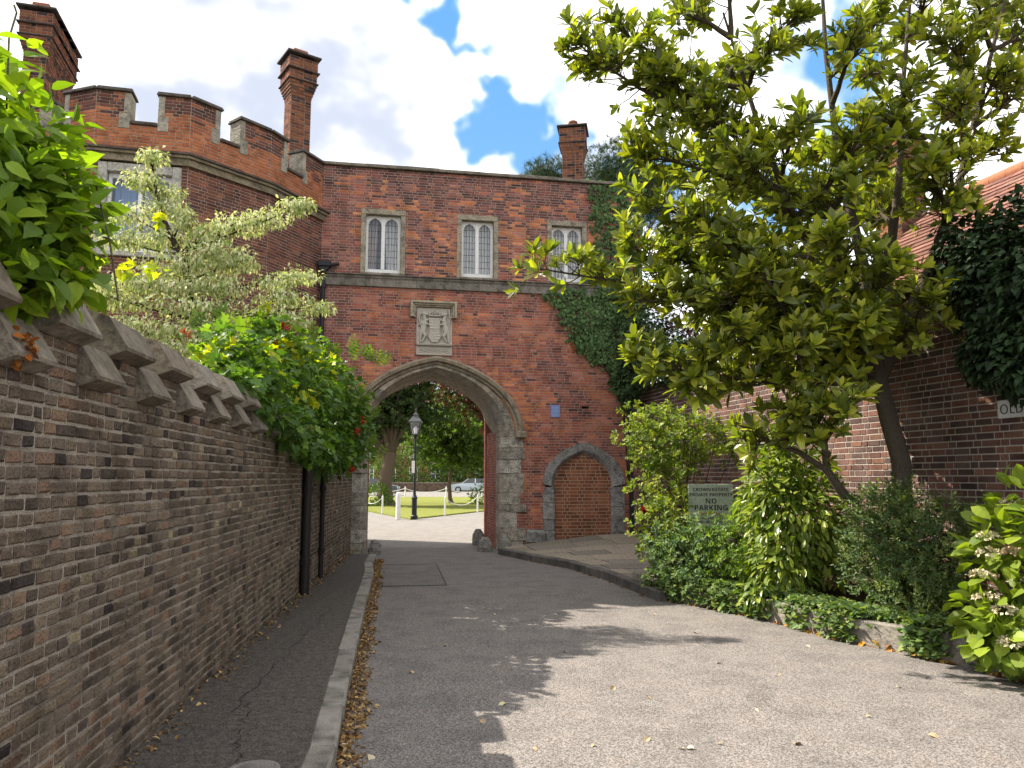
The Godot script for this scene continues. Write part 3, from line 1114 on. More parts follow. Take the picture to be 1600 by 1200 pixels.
# a white wooden window of two lights with pointed heads and leaded panes
func casement(w: Node3D, a: float, b: float, y0: float, y1: float, z: float, which: int, rng: RandomNumberGenerator) -> void:
	var mb := MB.new()
	mb.col = Color(0.78, 0.78, 0.77)
	var rim := 0.055
	var mid := (a + b) * 0.5
	var ml := 0.04
	var bot := 0.10
	mb.slab(Transform3D(), Vector3(a, y0, z - 0.05), Vector3(a + rim, y1, z), 0.004)
	mb.slab(Transform3D(), Vector3(b - rim, y0, z - 0.05), Vector3(b, y1, z), 0.004)
	mb.slab(Transform3D(), Vector3(a + rim, y0, z - 0.05), Vector3(b - rim, y0 + bot, z - 0.002), 0.004)
	mb.slab(Transform3D(), Vector3(mid - ml, y0 + bot, z - 0.05), Vector3(mid + ml, y1, z + 0.004), 0.006)
	for s in [[a + rim, mid - ml], [mid + ml, b - rim]]:
		var c: float = (s[0] + s[1]) * 0.5
		var hw: float = (s[1] - s[0]) * 0.5
		var p := [Vector2(hw, y1 - 0.22), Vector2(hw, y1 - 0.11), Vector2(hw * 0.55, y1 - 0.075), Vector2(0, y1 - 0.045)]
		var pts := arch_points(p, c, 6)
		for i in pts.size() - 1:
			var q := pts[i]
			var r := pts[i + 1]
			mb.quad(Vector3(r.x, r.y, z - 0.004), Vector3(q.x, q.y, z - 0.004), Vector3(q.x, y1, z - 0.004), Vector3(r.x, y1, z - 0.004))
			mb.quad(Vector3(r.x, r.y, z - 0.05), Vector3(q.x, q.y, z - 0.05), Vector3(q.x, q.y, z - 0.004), Vector3(r.x, r.y, z - 0.004))
	mb.slab(Transform3D(), Vector3(a - 0.001, y0 - 0.028, z - 0.05), Vector3(b + 0.001, y0 - 0.001, z + 0.03), 0.004)
	part("frame", mb.mesh(M.paint), w)
	for s in [[a + rim, mid - ml], [mid + ml, b - rim]]:
		var g := MB.new()
		g.quad(Vector3(s[0], y0 + bot, z - 0.03), Vector3(s[1], y0 + bot, z - 0.03), Vector3(s[1], y1 - 0.04, z - 0.03), Vector3(s[0], y1 - 0.04, z - 0.03))
		part("pane", g.mesh(M.glass), w)
		var ld := MB.new()
		ld.col = Color(0.06, 0.065, 0.07)
		for i in 3:
			var x: float = lerpf(s[0], s[1], (i + 1) / 4.0)
			ld.slab(Transform3D(), Vector3(x - 0.004, y0 + bot, z - 0.029), Vector3(x + 0.004, y1 - 0.05, z - 0.021))
		for i in 7:
			var y := lerpf(y0 + bot, y1 - 0.05, (i + 1) / 8.0)
			ld.slab(Transform3D(), Vector3(s[0], y - 0.004, z - 0.0285), Vector3(s[1], y + 0.004, z - 0.0215))
		part("leading", ld.mesh(M.iron), w)
	# curtains in folds behind the glass
	for s in [[a + 0.02, mid - (0.09 if which == 0 else 0.0), 1.0], [mid + (0.02 if which == 0 else 0.0), b - 0.02, -1.0]]:
		var cu := MB.new()
		cu.col = Color(0.74, 0.73, 0.72) if which != 0 or s[2] < 0 else Color(0.5, 0.42, 0.38)
		var n := 28
		for i in n:
			var t0 := float(i) / n
			var t1 := float(i + 1) / n
			var x0: float = lerpf(s[0], s[1], t0)
			var x1: float = lerpf(s[0], s[1], t1)
			var z0 := z - 0.16 + 0.025 * sin(t0 * 31.0 + which) + 0.012 * sin(t0 * 57.0)
			var z1 := z - 0.16 + 0.025 * sin(t1 * 31.0 + which) + 0.012 * sin(t1 * 57.0)
			var lean: float = -0.07 * s[2] if which == 0 else 0.0
			cu.quad(Vector3(x0 + lean, y0, z0), Vector3(x1 + lean, y0, z1), Vector3(x1, y1, z1), Vector3(x0, y1, z0))
		part("curtain", cu.mesh(M.cloth), w)

func gate_arch(t: Node3D, rng: RandomNumberGenerator, at: Transform3D) -> void:
	# voussoirs with a broad chamfer, each a stone of its own
	var ring := joint("archway", t)
	var n := 8
	var ext := [Vector2(1.72, 2.45), Vector2(1.72, 3.2), Vector2(0.98, 3.80), Vector2(0, 3.995)]
	for side in [1.0, -1.0]:
		for i in n:
			var mb := MB.new()
			mb.col = [Color(0.504, 0.448, 0.347), Color(0.444, 0.401, 0.314), Color(0.480, 0.413, 0.314), Color(0.396, 0.366, 0.302)][rng.randi() % 4]
			var steps := 3
			for k in steps:
				var g := 0.006
				var t0 := (i + float(k) / steps + (g if k == 0 else 0.0)) / n
				var t1 := (i + float(k + 1) / steps - (g if k == steps - 1 else 0.0)) / n
				var a0 := bez(ARCH, t0); var a1 := bez(ARCH, t1)
				var b0 := bez(ext, t0); var b1 := bez(ext, t1)
				var c0 := a0.lerp(b0, 0.42); var c1 := a1.lerp(b1, 0.42)
				var P := func(q: Vector2, z: float) -> Vector3: return Vector3(GC + q.x * side, q.y, z)
				var zf := 0.012
				var quads := [[P.call(c0, zf), P.call(b0, zf), P.call(b1, zf), P.call(c1, zf)], [P.call(a0, -0.2), P.call(c0, zf), P.call(c1, zf), P.call(a1, -0.2)], [P.call(a0, -0.55), P.call(a0, -0.2), P.call(a1, -0.2), P.call(a1, -0.55)]]
				if k == 0: quads.append([P.call(a0, -0.55), P.call(b0, -0.55), P.call(b0, zf), P.call(a0, -0.2)])
				if k == steps - 1: quads.append([P.call(a1, -0.2), P.call(b1, zf), P.call(b1, -0.55), P.call(a1, -0.55)])
				for q in quads:
					if side > 0: mb.quad(q[0], q[1], q[2], q[3])
					else: mb.quad(q[3], q[2], q[1], q[0])
			part("arch_stone", mb.mesh(M.rough_stone if i < 4 else M.stone), ring)
	# jambs: uneven blocks
	for side in [1.0, -1.0]:
		var y := 0.0
		var hs := [0.22, 0.27, 0.34, 0.16, 0.24, 0.42, 0.30, 0.26, 0.30]
		var k := 0
		while y < 2.44:
			var h: float = hs[k % hs.size()] if k < 8 else 2.45 - y
			h = minf(h, 2.45 - y)
			var wide: float = [0.50, 0.56, 0.36, 0.56, 0.44, 0.52, 0.46, 0.54, 0.5][k % 9]
			var mb := MB.new()
			mb.col = [Color(0.600, 0.555, 0.459), Color(0.516, 0.472, 0.392), Color(0.648, 0.602, 0.515), Color(0.456, 0.419, 0.347)][(k + (0 if side > 0 else 1)) % 4]
			# a block with the inner arris cut back
			var cutb := 0.13
			var i0 := 1.40 + rng.randf_range(0.0, 0.012)
			var o := 1.40 + wide
			var zo := rng.randf_range(0.008, 0.03)
			var foot := PackedVector2Array([Vector2(i0, -0.55), Vector2(i0, -cutb), Vector2(i0 + cutb, zo), Vector2(o, zo), Vector2(o, -0.55)])
			if side < 0:
				foot = PackedVector2Array([Vector2(-i0, -0.55), Vector2(-o, -0.55), Vector2(-o, zo), Vector2(-i0 - cutb, zo), Vector2(-i0, -cutb)])
			block(mb, foot, Vector3(GC, 0, 0), y + 0.004, y + h - 0.004, 0.012, rng)
			part("jamb_stone", mb.mesh(M.rough_stone), ring)
			y += h
			k += 1
	# the round guard stones at its feet
	for q in [[3.62, -0.1, 0.16, 0.30], [3.98, 0.30, 0.13, 0.36], [1.30, 0.16, 0.13, 0.3], [3.72, -1.8, 0.15, 0.36]]:
		var mb := MB.new()
		mb.col = Color(0.36, 0.34, 0.30)
		boulder(mb, Vector3(q[0], 0, q[1]), q[2], q[3], rng)
		part("guard_stone", mb.mesh(M.rough_stone), ring)
	# hood mould: a stepped roll that follows the arch and ends in square stops
	var hp := arch_points(HOOD, GC, 16)
	var prof := [Vector2(0.0, 0.0), Vector2(0.0, 0.05), Vector2(0.05, 0.06), Vector2(0.07, 0.13), Vector2(0.13, 0.145), Vector2(0.19, 0.02), Vector2(0.19, 0.0)]   # (outwards from the arch, out of the wall)
	var mb := MB.new()
	mb.col = Color(0.36, 0.305, 0.22)
	for i in hp.size() - 1:
		var na := path_normal(hp, i)
		var nb := path_normal(hp, i + 1)
		for k in prof.size() - 1:
			var p: Vector2 = prof[k]
			var q: Vector2 = prof[k + 1]
			var A := hp[i] + na * p.x
			var B := hp[i + 1] + nb * p.x
			var C := hp[i + 1] + nb * q.x
			var D := hp[i] + na * q.x
			mb.quad(Vector3(B.x, B.y, p.y), Vector3(A.x, A.y, p.y), Vector3(D.x, D.y, q.y), Vector3(C.x, C.y, q.y))
	for s in [1.0, -1.0]:
		mb.slab(Transform3D(), Vector3(GC + s * 1.84 - 0.115, 2.42, 0.002), Vector3(GC + s * 1.84 + 0.115, 2.56, 0.15), 0.012)
	part("hood_mould", mb.mesh(M.stone), t)
	# soffit and the walls of the passage
	mb = MB.new()
	mb.col = Color(0.47, 0.42, 0.335)
	var fa := arch_points(ARCH, GC, 12)
	var ba := arch_points(ARCH_BACK, GC, 12)
	for i in fa.size() - 1:
		mb.quad(Vector3(fa[i].x, fa[i].y, -0.552), Vector3(fa[i + 1].x, fa[i + 1].y, -0.552), Vector3(ba[i + 1].x, ba[i + 1].y, -GD), Vector3(ba[i].x, ba[i].y, -GD))
	part("vault", mb.mesh(M.rough_stone), t)
	var inner := [Color(0.514, 0.178, 0.122), Color(0.571, 0.197, 0.125), Color(0.428, 0.150, 0.115), Color(0.543, 0.235, 0.171), Color(0.371, 0.164, 0.136)]
	var pick := func(_x: float, _y: float, g: RandomNumberGenerator) -> int: return g.randi() % 5
	for side in [1.0, -1.0]:
		var f := Transform3D(Basis(Vector3(0, 0, side), Vector3.UP, Vector3(-side, 0, 0)), Vector3(GC + side * 1.40, 0, -GD if side > 0 else -0.56))
		var pw := joint("passage_wall", t, f)
		var b := Bricks.new()
		var gaps := func(_y: float) -> Array: return [[0.0, GD - 0.56]]
		lay(b, Transform3D(), 0.0, 2.6, 0.0592, [0.225, 0.115], 0.009, 0.007, gaps, pick, rng, 0.06)
		commit(b, pw, inner, M.brick, 0.003, 0.0, 200 if side > 0 else 0, rng, at * f)
		mortar(pw, Transform3D(), 0.0, 2.6, 0.0592, 0.1, gaps, Color(0.48, 0.38, 0.31), M.mortar)

func path_normal(p: PackedVector2Array, i: int) -> Vector2:
	var d := (p[mini(i + 1, p.size() - 1)] - p[maxi(i - 1, 0)]).normalized()
	return Vector2(d.y, -d.x)

# a stone with the ground plan foot (x, z; clockwise or not), from y0 to y1, its faces uneven
func block(mb: MB, foot: PackedVector2Array, o: Vector3, y0: float, y1: float, jit: float, rng: RandomNumberGenerator) -> void:
	var lo := []
	var hi := []
	for p in foot:
		var j := Vector3(rng.randf_range(-jit, jit), 0, rng.randf_range(-jit, jit))
		lo.append(o + Vector3(p.x, y0, p.y) + j)
		hi.append(o + Vector3(p.x, y1 + rng.randf_range(-jit, jit) * 0.3, p.y) + Vector3(rng.randf_range(-jit, jit), 0, rng.randf_range(-jit, jit)))
	var m := foot.size()
	var flip := Geometry2D.is_polygon_clockwise(foot)
	for i in m:
		var k := (i + 1) % m
		if flip: mb.quad(lo[i], lo[k], hi[k], hi[i])
		else: mb.quad(lo[k], lo[i], hi[i], hi[k])
	for i in range(1, m - 1):
		if flip: mb.tri(hi[0], hi[i], hi[i + 1])
		else: mb.tri(hi[0], hi[i + 1], hi[i])

func boulder(mb: MB, p: Vector3, r: float, h: float, rng: RandomNumberGenerator) -> void:
	var rings := 7
	var sides := 10
	var f := FastNoiseLite.new()
	f.seed = rng.randi() % 999
	f.frequency = 2.2
	var pts := []
	for i in rings + 1:
		var a := PI * 0.5 * i / rings
		var row := []
		for k in sides:
			var d := Vector3(cos(a) * cos(TAU * k / sides), sin(a), cos(a) * sin(TAU * k / sides))
			var q := 1.0 + 0.35 * f.get_noise_3dv(d)
			row.append(p + Vector3(signf(d.x) * pow(absf(d.x), 0.75) * r * q, pow(d.y, 0.85) * h * (1.0 + 0.12 * (q - 1.0)), signf(d.z) * pow(absf(d.z), 0.75) * r * q))
		pts.append(row)
	for i in rings:
		for k in sides:
			var l := (k + 1) % sides
			mb.quad(pts[i][l], pts[i][k], pts[i + 1][k], pts[i + 1][l])

func blocked_door(t: Node3D, rng: RandomNumberGenerator, at: Transform3D) -> void:
	var d := joint("blocked_doorway", t)
	var z := -0.09
	var pal := [Color(0.42, 0.155, 0.08), Color(0.36, 0.13, 0.072), Color(0.48, 0.185, 0.09), Color(0.30, 0.115, 0.07), Color(0.40, 0.17, 0.095)]
	var gaps := func(y: float) -> Array:
		var a := arch_half(DOOR, y) + 0.05
		return [[DC - a, DC + a]] if y < 2.1 else []
	var b := Bricks.new()
	lay(b, shift(0, 0, z), 0.15, 2.1, 0.075, [0.225, 0.11], 0.012, 0.006, gaps, func(_x: float, _y: float, g: RandomNumberGenerator) -> int: return g.randi() % 5, rng, 0.03)
	commit(b, d, pal, M.brick, 0.003, 0.0, 300, rng, at)
	mortar(d, shift(0, 0, z), 0.15, 2.1, 0.075, 0.2, gaps, Color(0.55, 0.43, 0.33), M.mortar)
	# the worn stone surround
	var n := 5
	for side in [1.0, -1.0]:
		for i in n:
			var mb := MB.new()
			mb.col = [Color(0.46, 0.45, 0.43), Color(0.40, 0.385, 0.365), Color(0.50, 0.485, 0.455)][rng.randi() % 3]
			for k in 3:
				var t0 := (i + k / 3.0 + (0.01 if k == 0 else 0.0)) / n
				var t1 := (i + (k + 1) / 3.0 - (0.01 if k == 2 else 0.0)) / n
				var a0 := bez(DOOR, t0); var a1 := bez(DOOR, t1)
				var e0 := 1.0 + 0.05 * sin(t0 * 40.0 + side); var e1 := 1.0 + 0.05 * sin(t1 * 40.0 + side)
				var b0 := a0.lerp(bez(DOOR_RING, t0), e0); var b1 := a1.lerp(bez(DOOR_RING, t1), e1)
				var c0 := a0.lerp(b0, 0.35); var c1 := a1.lerp(b1, 0.35)
				var P := func(q: Vector2, zz: float) -> Vector3: return Vector3(DC + q.x * side, q.y, zz)
				var zf := 0.02
				var quads := [[P.call(c0, zf), P.call(b0, zf + 0.03), P.call(b1, zf + 0.03), P.call(c1, zf)], [P.call(a0, z - 0.02), P.call(c0, zf), P.call(c1, zf), P.call(a1, z - 0.02)], [P.call(b0, zf + 0.03), P.call(b0, -0.1), P.call(b1, -0.1), P.call(b1, zf + 0.03)]]
				if k == 0: quads.append([P.call(a0, -0.1), P.call(b0, -0.1), P.call(b0, zf + 0.03), P.call(c0, zf)])
				if k == 2: quads.append([P.call(c1, zf), P.call(b1, zf + 0.03), P.call(b1, -0.1), P.call(a1, -0.1)])
				for q in quads:
					if side > 0: mb.quad(q[0], q[1], q[2], q[3])
					else: mb.quad(q[3], q[2], q[1], q[0])
			part("arch_stone", mb.mesh(M.rough_stone), d)
		var y := 0.12
		var k := 0
		while y < 1.33:
			var h: float = minf([0.3, 0.24, 0.36, 0.2, 0.3][(k + (1 if side > 0 else 0)) % 5], 1.36 - y)
			var wd := rng.randf_range(0.245, 0.30)
			var mb := MB.new()
			mb.col = [Color(0.46, 0.45, 0.43), Color(0.38, 0.37, 0.35), Color(0.49, 0.475, 0.45)][k % 3]
			var foot := PackedVector2Array([Vector2(0.63, -0.16), Vector2(0.63, z + 0.0), Vector2(0.68, 0.02), Vector2(0.64 + wd, 0.03), Vector2(0.64 + wd, -0.16)])
			if side < 0:
				for i in foot.size(): foot[i].x = -foot[i].x
			block(mb, foot, Vector3(DC, 0, 0), y + 0.004, y + h - 0.004, 0.012, rng)
			part("jamb_stone", mb.mesh(M.rough_stone), d)
			y += h
			k += 1
	var mb := MB.new()
	mb.col = Color(0.38, 0.37, 0.35)
	mb.slab(Transform3D(), Vector3(4.5, 0.13, -0.1), Vector3(4.93, 0.44, 0.10), 0.05, 0.02, rng)
	part("plinth_stone", mb.mesh(M.rough_stone), t)

# carved coat of arms: two rearing supporters, a crowned shield, a label mould above and a scroll panel below
func arms(t: Node3D, rng: RandomNumberGenerator) -> void:
	var p := joint("coat_of_arms", t)
	var x0 := 2.09
	var x1 := 2.86
	var y0 := 4.40
	var y1 := 5.22
	var caps := []   # [a, b, ra, rb, height] in units of the panel, origin bottom middle
	for s in [-1.0, 1.0]:
		caps.append([Vector2(0.25 * s, 0.30), Vector2(0.20 * s, 0.52), 0.065, 0.055, 0.075])      # body
		caps.append([Vector2(0.20 * s, 0.52), Vector2(0.23 * s, 0.66), 0.045, 0.04, 0.07])        # neck
		caps.append([Vector2(0.235 * s, 0.68), Vector2(0.16 * s, 0.66), 0.045, 0.026, 0.08])      # head
		caps.append([Vector2(0.20 * s, 0.52), Vector2(0.11 * s, 0.57), 0.03, 0.022, 0.085])       # fore legs
		caps.append([Vector2(0.20 * s, 0.46), Vector2(0.12 * s, 0.44), 0.03, 0.022, 0.085])
		caps.append([Vector2(0.26 * s, 0.29), Vector2(0.20 * s, 0.20), 0.055, 0.035, 0.075])      # hind legs
		caps.append([Vector2(0.20 * s, 0.20), Vector2(0.265 * s, 0.07), 0.03, 0.022, 0.07])
		caps.append([Vector2(0.29 * s, 0.28), Vector2(0.31 * s, 0.06), 0.04, 0.022, 0.065])
	caps.append([Vector2(-0.27, 0.36), Vector2(-0.345, 0.56), 0.012, 0.022, 0.06])
	caps.append([Vector2(-0.345, 0.56), Vector2(-0.30, 0.68), 0.022, 0.012, 0.06])
	caps.append([Vector2(-0.25, 0.50), Vector2(-0.34, 0.42), 0.03, 0.01, 0.05])
	caps.append([Vector2(0.285, 0.34), Vector2(0.335, 0.58), 0.014, 0.018, 0.06])
	caps.append([Vector2(0.335, 0.58), Vector2(0.31, 0.78), 0.02, 0.03, 0.06])
	for k in 5:                                                                                # crown
		caps.append([Vector2(-0.10 + 0.05 * k, 0.64), Vector2(-0.10 + 0.05 * k, 0.70 + 0.03 * (1 - absf(k - 2) * 0.5)), 0.016, 0.02, 0.085])
	caps.append([Vector2(-0.12, 0.635), Vector2(0.12, 0.635), 0.022, 0.022, 0.09])
	caps.append([Vector2(0, 0.70), Vector2(0, 0.775), 0.03, 0.012, 0.08])
	var nx := 110
	var ny := 118
	var hgt := func(u: float, v: float) -> float:
		var h := 0.0
		for c in caps:
			var a: Vector2 = c[0]
			var b: Vector2 = c[1]
			var q := Vector2(u, v)
			var k := clampf((q - a).dot(b - a) / (b - a).length_squared(), 0, 1)
			var d := q.distance_to(a.lerp(b, k)) / lerpf(c[2], c[3], k)
			if d < 1.0:
				h = maxf(h, c[4] * sqrt(1.0 - d * d) * 0.85 + 0.008)
		# shield
		var hw := 0.135 - 0.02 * sin(clampf((v - 0.1) / 0.5, 0, 1) * PI)
		if v < 0.22: hw = 0.13 * sqrt(clampf((v - 0.04) / 0.18, 0, 1)) + 0.02
		if v > 0.05 and v < 0.60 and absf(u) < hw:
			var sh := 0.06
			if absf(u) < 0.006 or absf(v - 0.36) < 0.006: sh = 0.072
			else:
				var qa := signf(u) * signf(v - 0.36)
				if qa > 0: sh += 0.008 * maxf(0, sin(u * 150.0) * sin(v * 120.0))
				else: sh += 0.010 * maxf(0, sin(v * 105.0) - 0.1) * (1.0 if sin(u * 60.0 + v * 15.0) > -0.5 else 0.3)
			h = maxf(h, sh)
		if v < 0.06: h = maxf(h, 0.03)
		return h
	var mb := MB.new()
	mb.col = Color(0.56, 0.52, 0.45)
	relief(mb, nx, ny, x0, x1, y0, y1, 0.02, hgt)
	part("carving", mb.mesh(M.carving), p)
	mb = MB.new()
	mb.col = Color(0.43, 0.39, 0.325)
	mb.slab(Transform3D(), Vector3(x0 - 0.004, 4.385, 0.004), Vector3(x1 + 0.004, 4.43, 0.095), 0.006)
	part("ledge", mb.mesh(M.carving), p)
	var scroll := func(u: float, v: float) -> float:
		if absf(u) > 0.335 or v < 0.03 or v > 0.17: return 0.0
		var h := -0.012
		for k in 7:
			var cx := -0.285 + k * 0.095
			var d := Vector2(u - cx, v - 0.10).length()
			var ang := atan2(v - 0.10, u - cx)
			h += 0.02 * exp(-pow((d - 0.035 - 0.006 * ang * (1 if k % 2 else -1)) / 0.010, 2.0)) + 0.016 * exp(-pow(d / 0.012, 2.0))
		h += 0.012 * exp(-pow((v - 0.10 - 0.03 * sin(u * 33.0)) / 0.009, 2.0))
		return h
	mb = MB.new()
	mb.col = Color(0.52, 0.475, 0.40)
	relief(mb, 110, 34, x0 - 0.002, x1 + 0.002, 4.185, 4.384, 0.045, scroll)
	part("scroll_panel", mb.mesh(M.carving), p)
	# label mould
	mb = MB.new()
	mb.col = Color(0.46, 0.405, 0.30)
	var m := [[0.0, 0.05, 0.15], [0.05, 0.09, 0.11], [0.09, 0.125, 0.07]]
	for q in m:
		var a: float = q[0]
		var e: float = q[1]
		var zz: float = q[2]
		mb.slab(Transform3D(), Vector3(1.95 + a, 5.36 - e, 0.0), Vector3(2.95 - a, 5.36 - a - 0.0005, zz), 0.004)
		mb.slab(Transform3D(), Vector3(1.95 + a, 5.0, 0.0), Vector3(1.95 + e - 0.0005, 5.36 - e - 0.0005, zz), 0.004)
		mb.slab(Transform3D(), Vector3(2.95 - e + 0.0005, 5.0, 0.0), Vector3(2.95 - a, 5.36 - e - 0.0005, zz), 0.004)
	part("label_mould", mb.mesh(M.stone), p)

func relief(mb: MB, nx: int, ny: int, x0: float, x1: float, y0: float, y1: float, z: float, hgt: Callable) -> void:
	var base := mb.v.size()
	var mid := (x0 + x1) * 0.5
	for j in ny + 1:
		for i in nx + 1:
			var x := lerpf(x0, x1, float(i) / nx)
			var y := lerpf(y0, y1, float(j) / ny)
			mb.v.append(Vector3(x, y, z + hgt.call(x - mid, y - y0)))
			mb.n.append(Vector3(0, 0, 1))
			mb.c.append(mb.col)
	for j in ny:
		for i in nx:
			var a := base + j * (nx + 1) + i
			for q in [a, a + nx + 2, a + 1, a, a + nx + 1, a + nx + 2]:
				mb.ix.append(q)
	for j in ny + 1:
		for i in nx + 1:
			var a := base + j * (nx + 1) + i
			var l := mb.v[a - (1 if i > 0 else 0)]
			var r := mb.v[a + (1 if i < nx else 0)]
			var d := mb.v[a - ((nx + 1) if j > 0 else 0)]
			var u := mb.v[a + ((nx + 1) if j < ny else 0)]
			mb.n[a] = (r - l).cross(u - d).normalized()
	# its edges back to the wall
	mb.slab(Transform3D(), Vector3(x0, y0, -0.05), Vector3(x1, y1, z - 0.002))

# a square brick shaft with oversailing courses and a cap
func chimney(t: Node3D, called: String, where: Transform3D, xf: Transform3D, wx: float, wz: float, y0: float, y1: float, rng: RandomNumberGenerator, style: int) -> void:
	var c := joint(called, t, xf)
	var pal := [Color(0.30, 0.115, 0.06), Color(0.34, 0.14, 0.075), Color(0.20, 0.085, 0.055), Color(0.10, 0.06, 0.055), Color(0.26, 0.10, 0.06), Color(0.07, 0.048, 0.048)]
	var b := Bricks.new()
	var core := MB.new()
	core.col = Color(0.36, 0.30, 0.24)
	var course := 0.07
	var rows := int((y1 - y0) / course)
	for r in rows:
		var y := y0 + r * course
		var left := y1 - y
		var grow := 0.0
		if style == 0:
			grow = 0.0 if left > 1.0 else minf(0.09, (1.0 - left) * 0.3)
			if left < 0.36: grow = 0.10
		else:
			grow = 0.0 if left > 0.7 else minf(0.07, (0.7 - left) * 0.3)
		var hx := wx * 0.5 + grow
		var hz := wz * 0.5 + grow
		core.slab(Transform3D(), Vector3(-hx, y, -hz), Vector3(hx, y + course, hz))
		for f in 4:
			var w := hx if f % 2 == 0 else hz
			var o := hz if f % 2 == 0 else hx
			var fr := Transform3D(Basis(Vector3.UP, f * PI * 0.5), Vector3.ZERO) * shift(0, y + course * 0.5, o)
			var x := -w
			var k := r + f
			while x < w - 0.02:
				var l: float = [0.215, 0.105][k % 2]
				if w - (x + l) < 0.06: l = w - x
				l = minf(l, w - x)
				b.add(fr * shift(x + l * 0.5, 0, 0), Vector3(l - 0.009, course - 0.01, 0.008), (k * 7 + r * 3) % 3 if rng.randf() < 0.5 else rng.randi() % 6)
				x += l
				k += 1
	part("mortar", core.mesh(M.mortar), c)
	commit(b, c, pal, M.brick, 0.003, 0.0, 160, rng, where * xf)
	# projecting tile courses and cap
	var caps := [[0.0, 0.05, 0.17], [0.36, 0.035, 0.15], [0.62, 0.03, 0.13]] if style == 0 else [[0.0, 0.045, 0.13], [0.42, 0.03, 0.10]]
	for q in caps:
		var mb := MB.new()
		mb.col = Color(0.10, 0.085, 0.075)
		var hx: float = wx * 0.5 + q[2]
		var hz: float = wz * 0.5 + q[2]
		var y: float = y1 - q[0]
		mb.slab(Transform3D(), Vector3(-hx, y, -hz), Vector3(hx, y + q[1], hz), 0.01)
		part("cap_course", mb.mesh(M.stone), c)
	var mb := MB.new()
	mb.col = Color(0.36, 0.15, 0.09)
	if style == 0: mb.slab(shift(0, y1 + 0.05, 0), Vector3(-0.17, 0, -0.12), Vector3(0.17, 0.22, 0.12), 0.02)
	else: mb.lathe(PackedVector2Array([Vector2(0.11, 0.0), Vector2(0.10, 0.17), Vector2(0.12, 0.18), Vector2(0.12, 0.22), Vector2(0.085, 0.22), Vector2(0.08, 0.0)]), shift(0, y1 + 0.045, 0), 12)
	part("chimney_pot", mb.mesh(M.tile), c)

# ------------------------------------------------------------------ the castellated wing beside the gatehouse
const BAY := [Vector3(-12.24, 0, -14.25), Vector3(-7.26, 0, -12.71), Vector3(-5.75, 0, -13.07), Vector3(-4.73, 0, -14.41), Vector3(-4.06, 0, -16.05)]
const BAY_TOP := 8.30
const BAY_LOW := 7.72      # foot of the gaps between the merlons
const MERLONS := [[[0.0, 0.8], [1.3, 2.1], [2.606, 4.05], [4.53, 5.2125]], [[0.0, 0.55], [1.02, 1.552]], [[0.0, 0.57], [1.0, 1.684]], [[0.0, 0.47], [0.98, 1.7715]]]

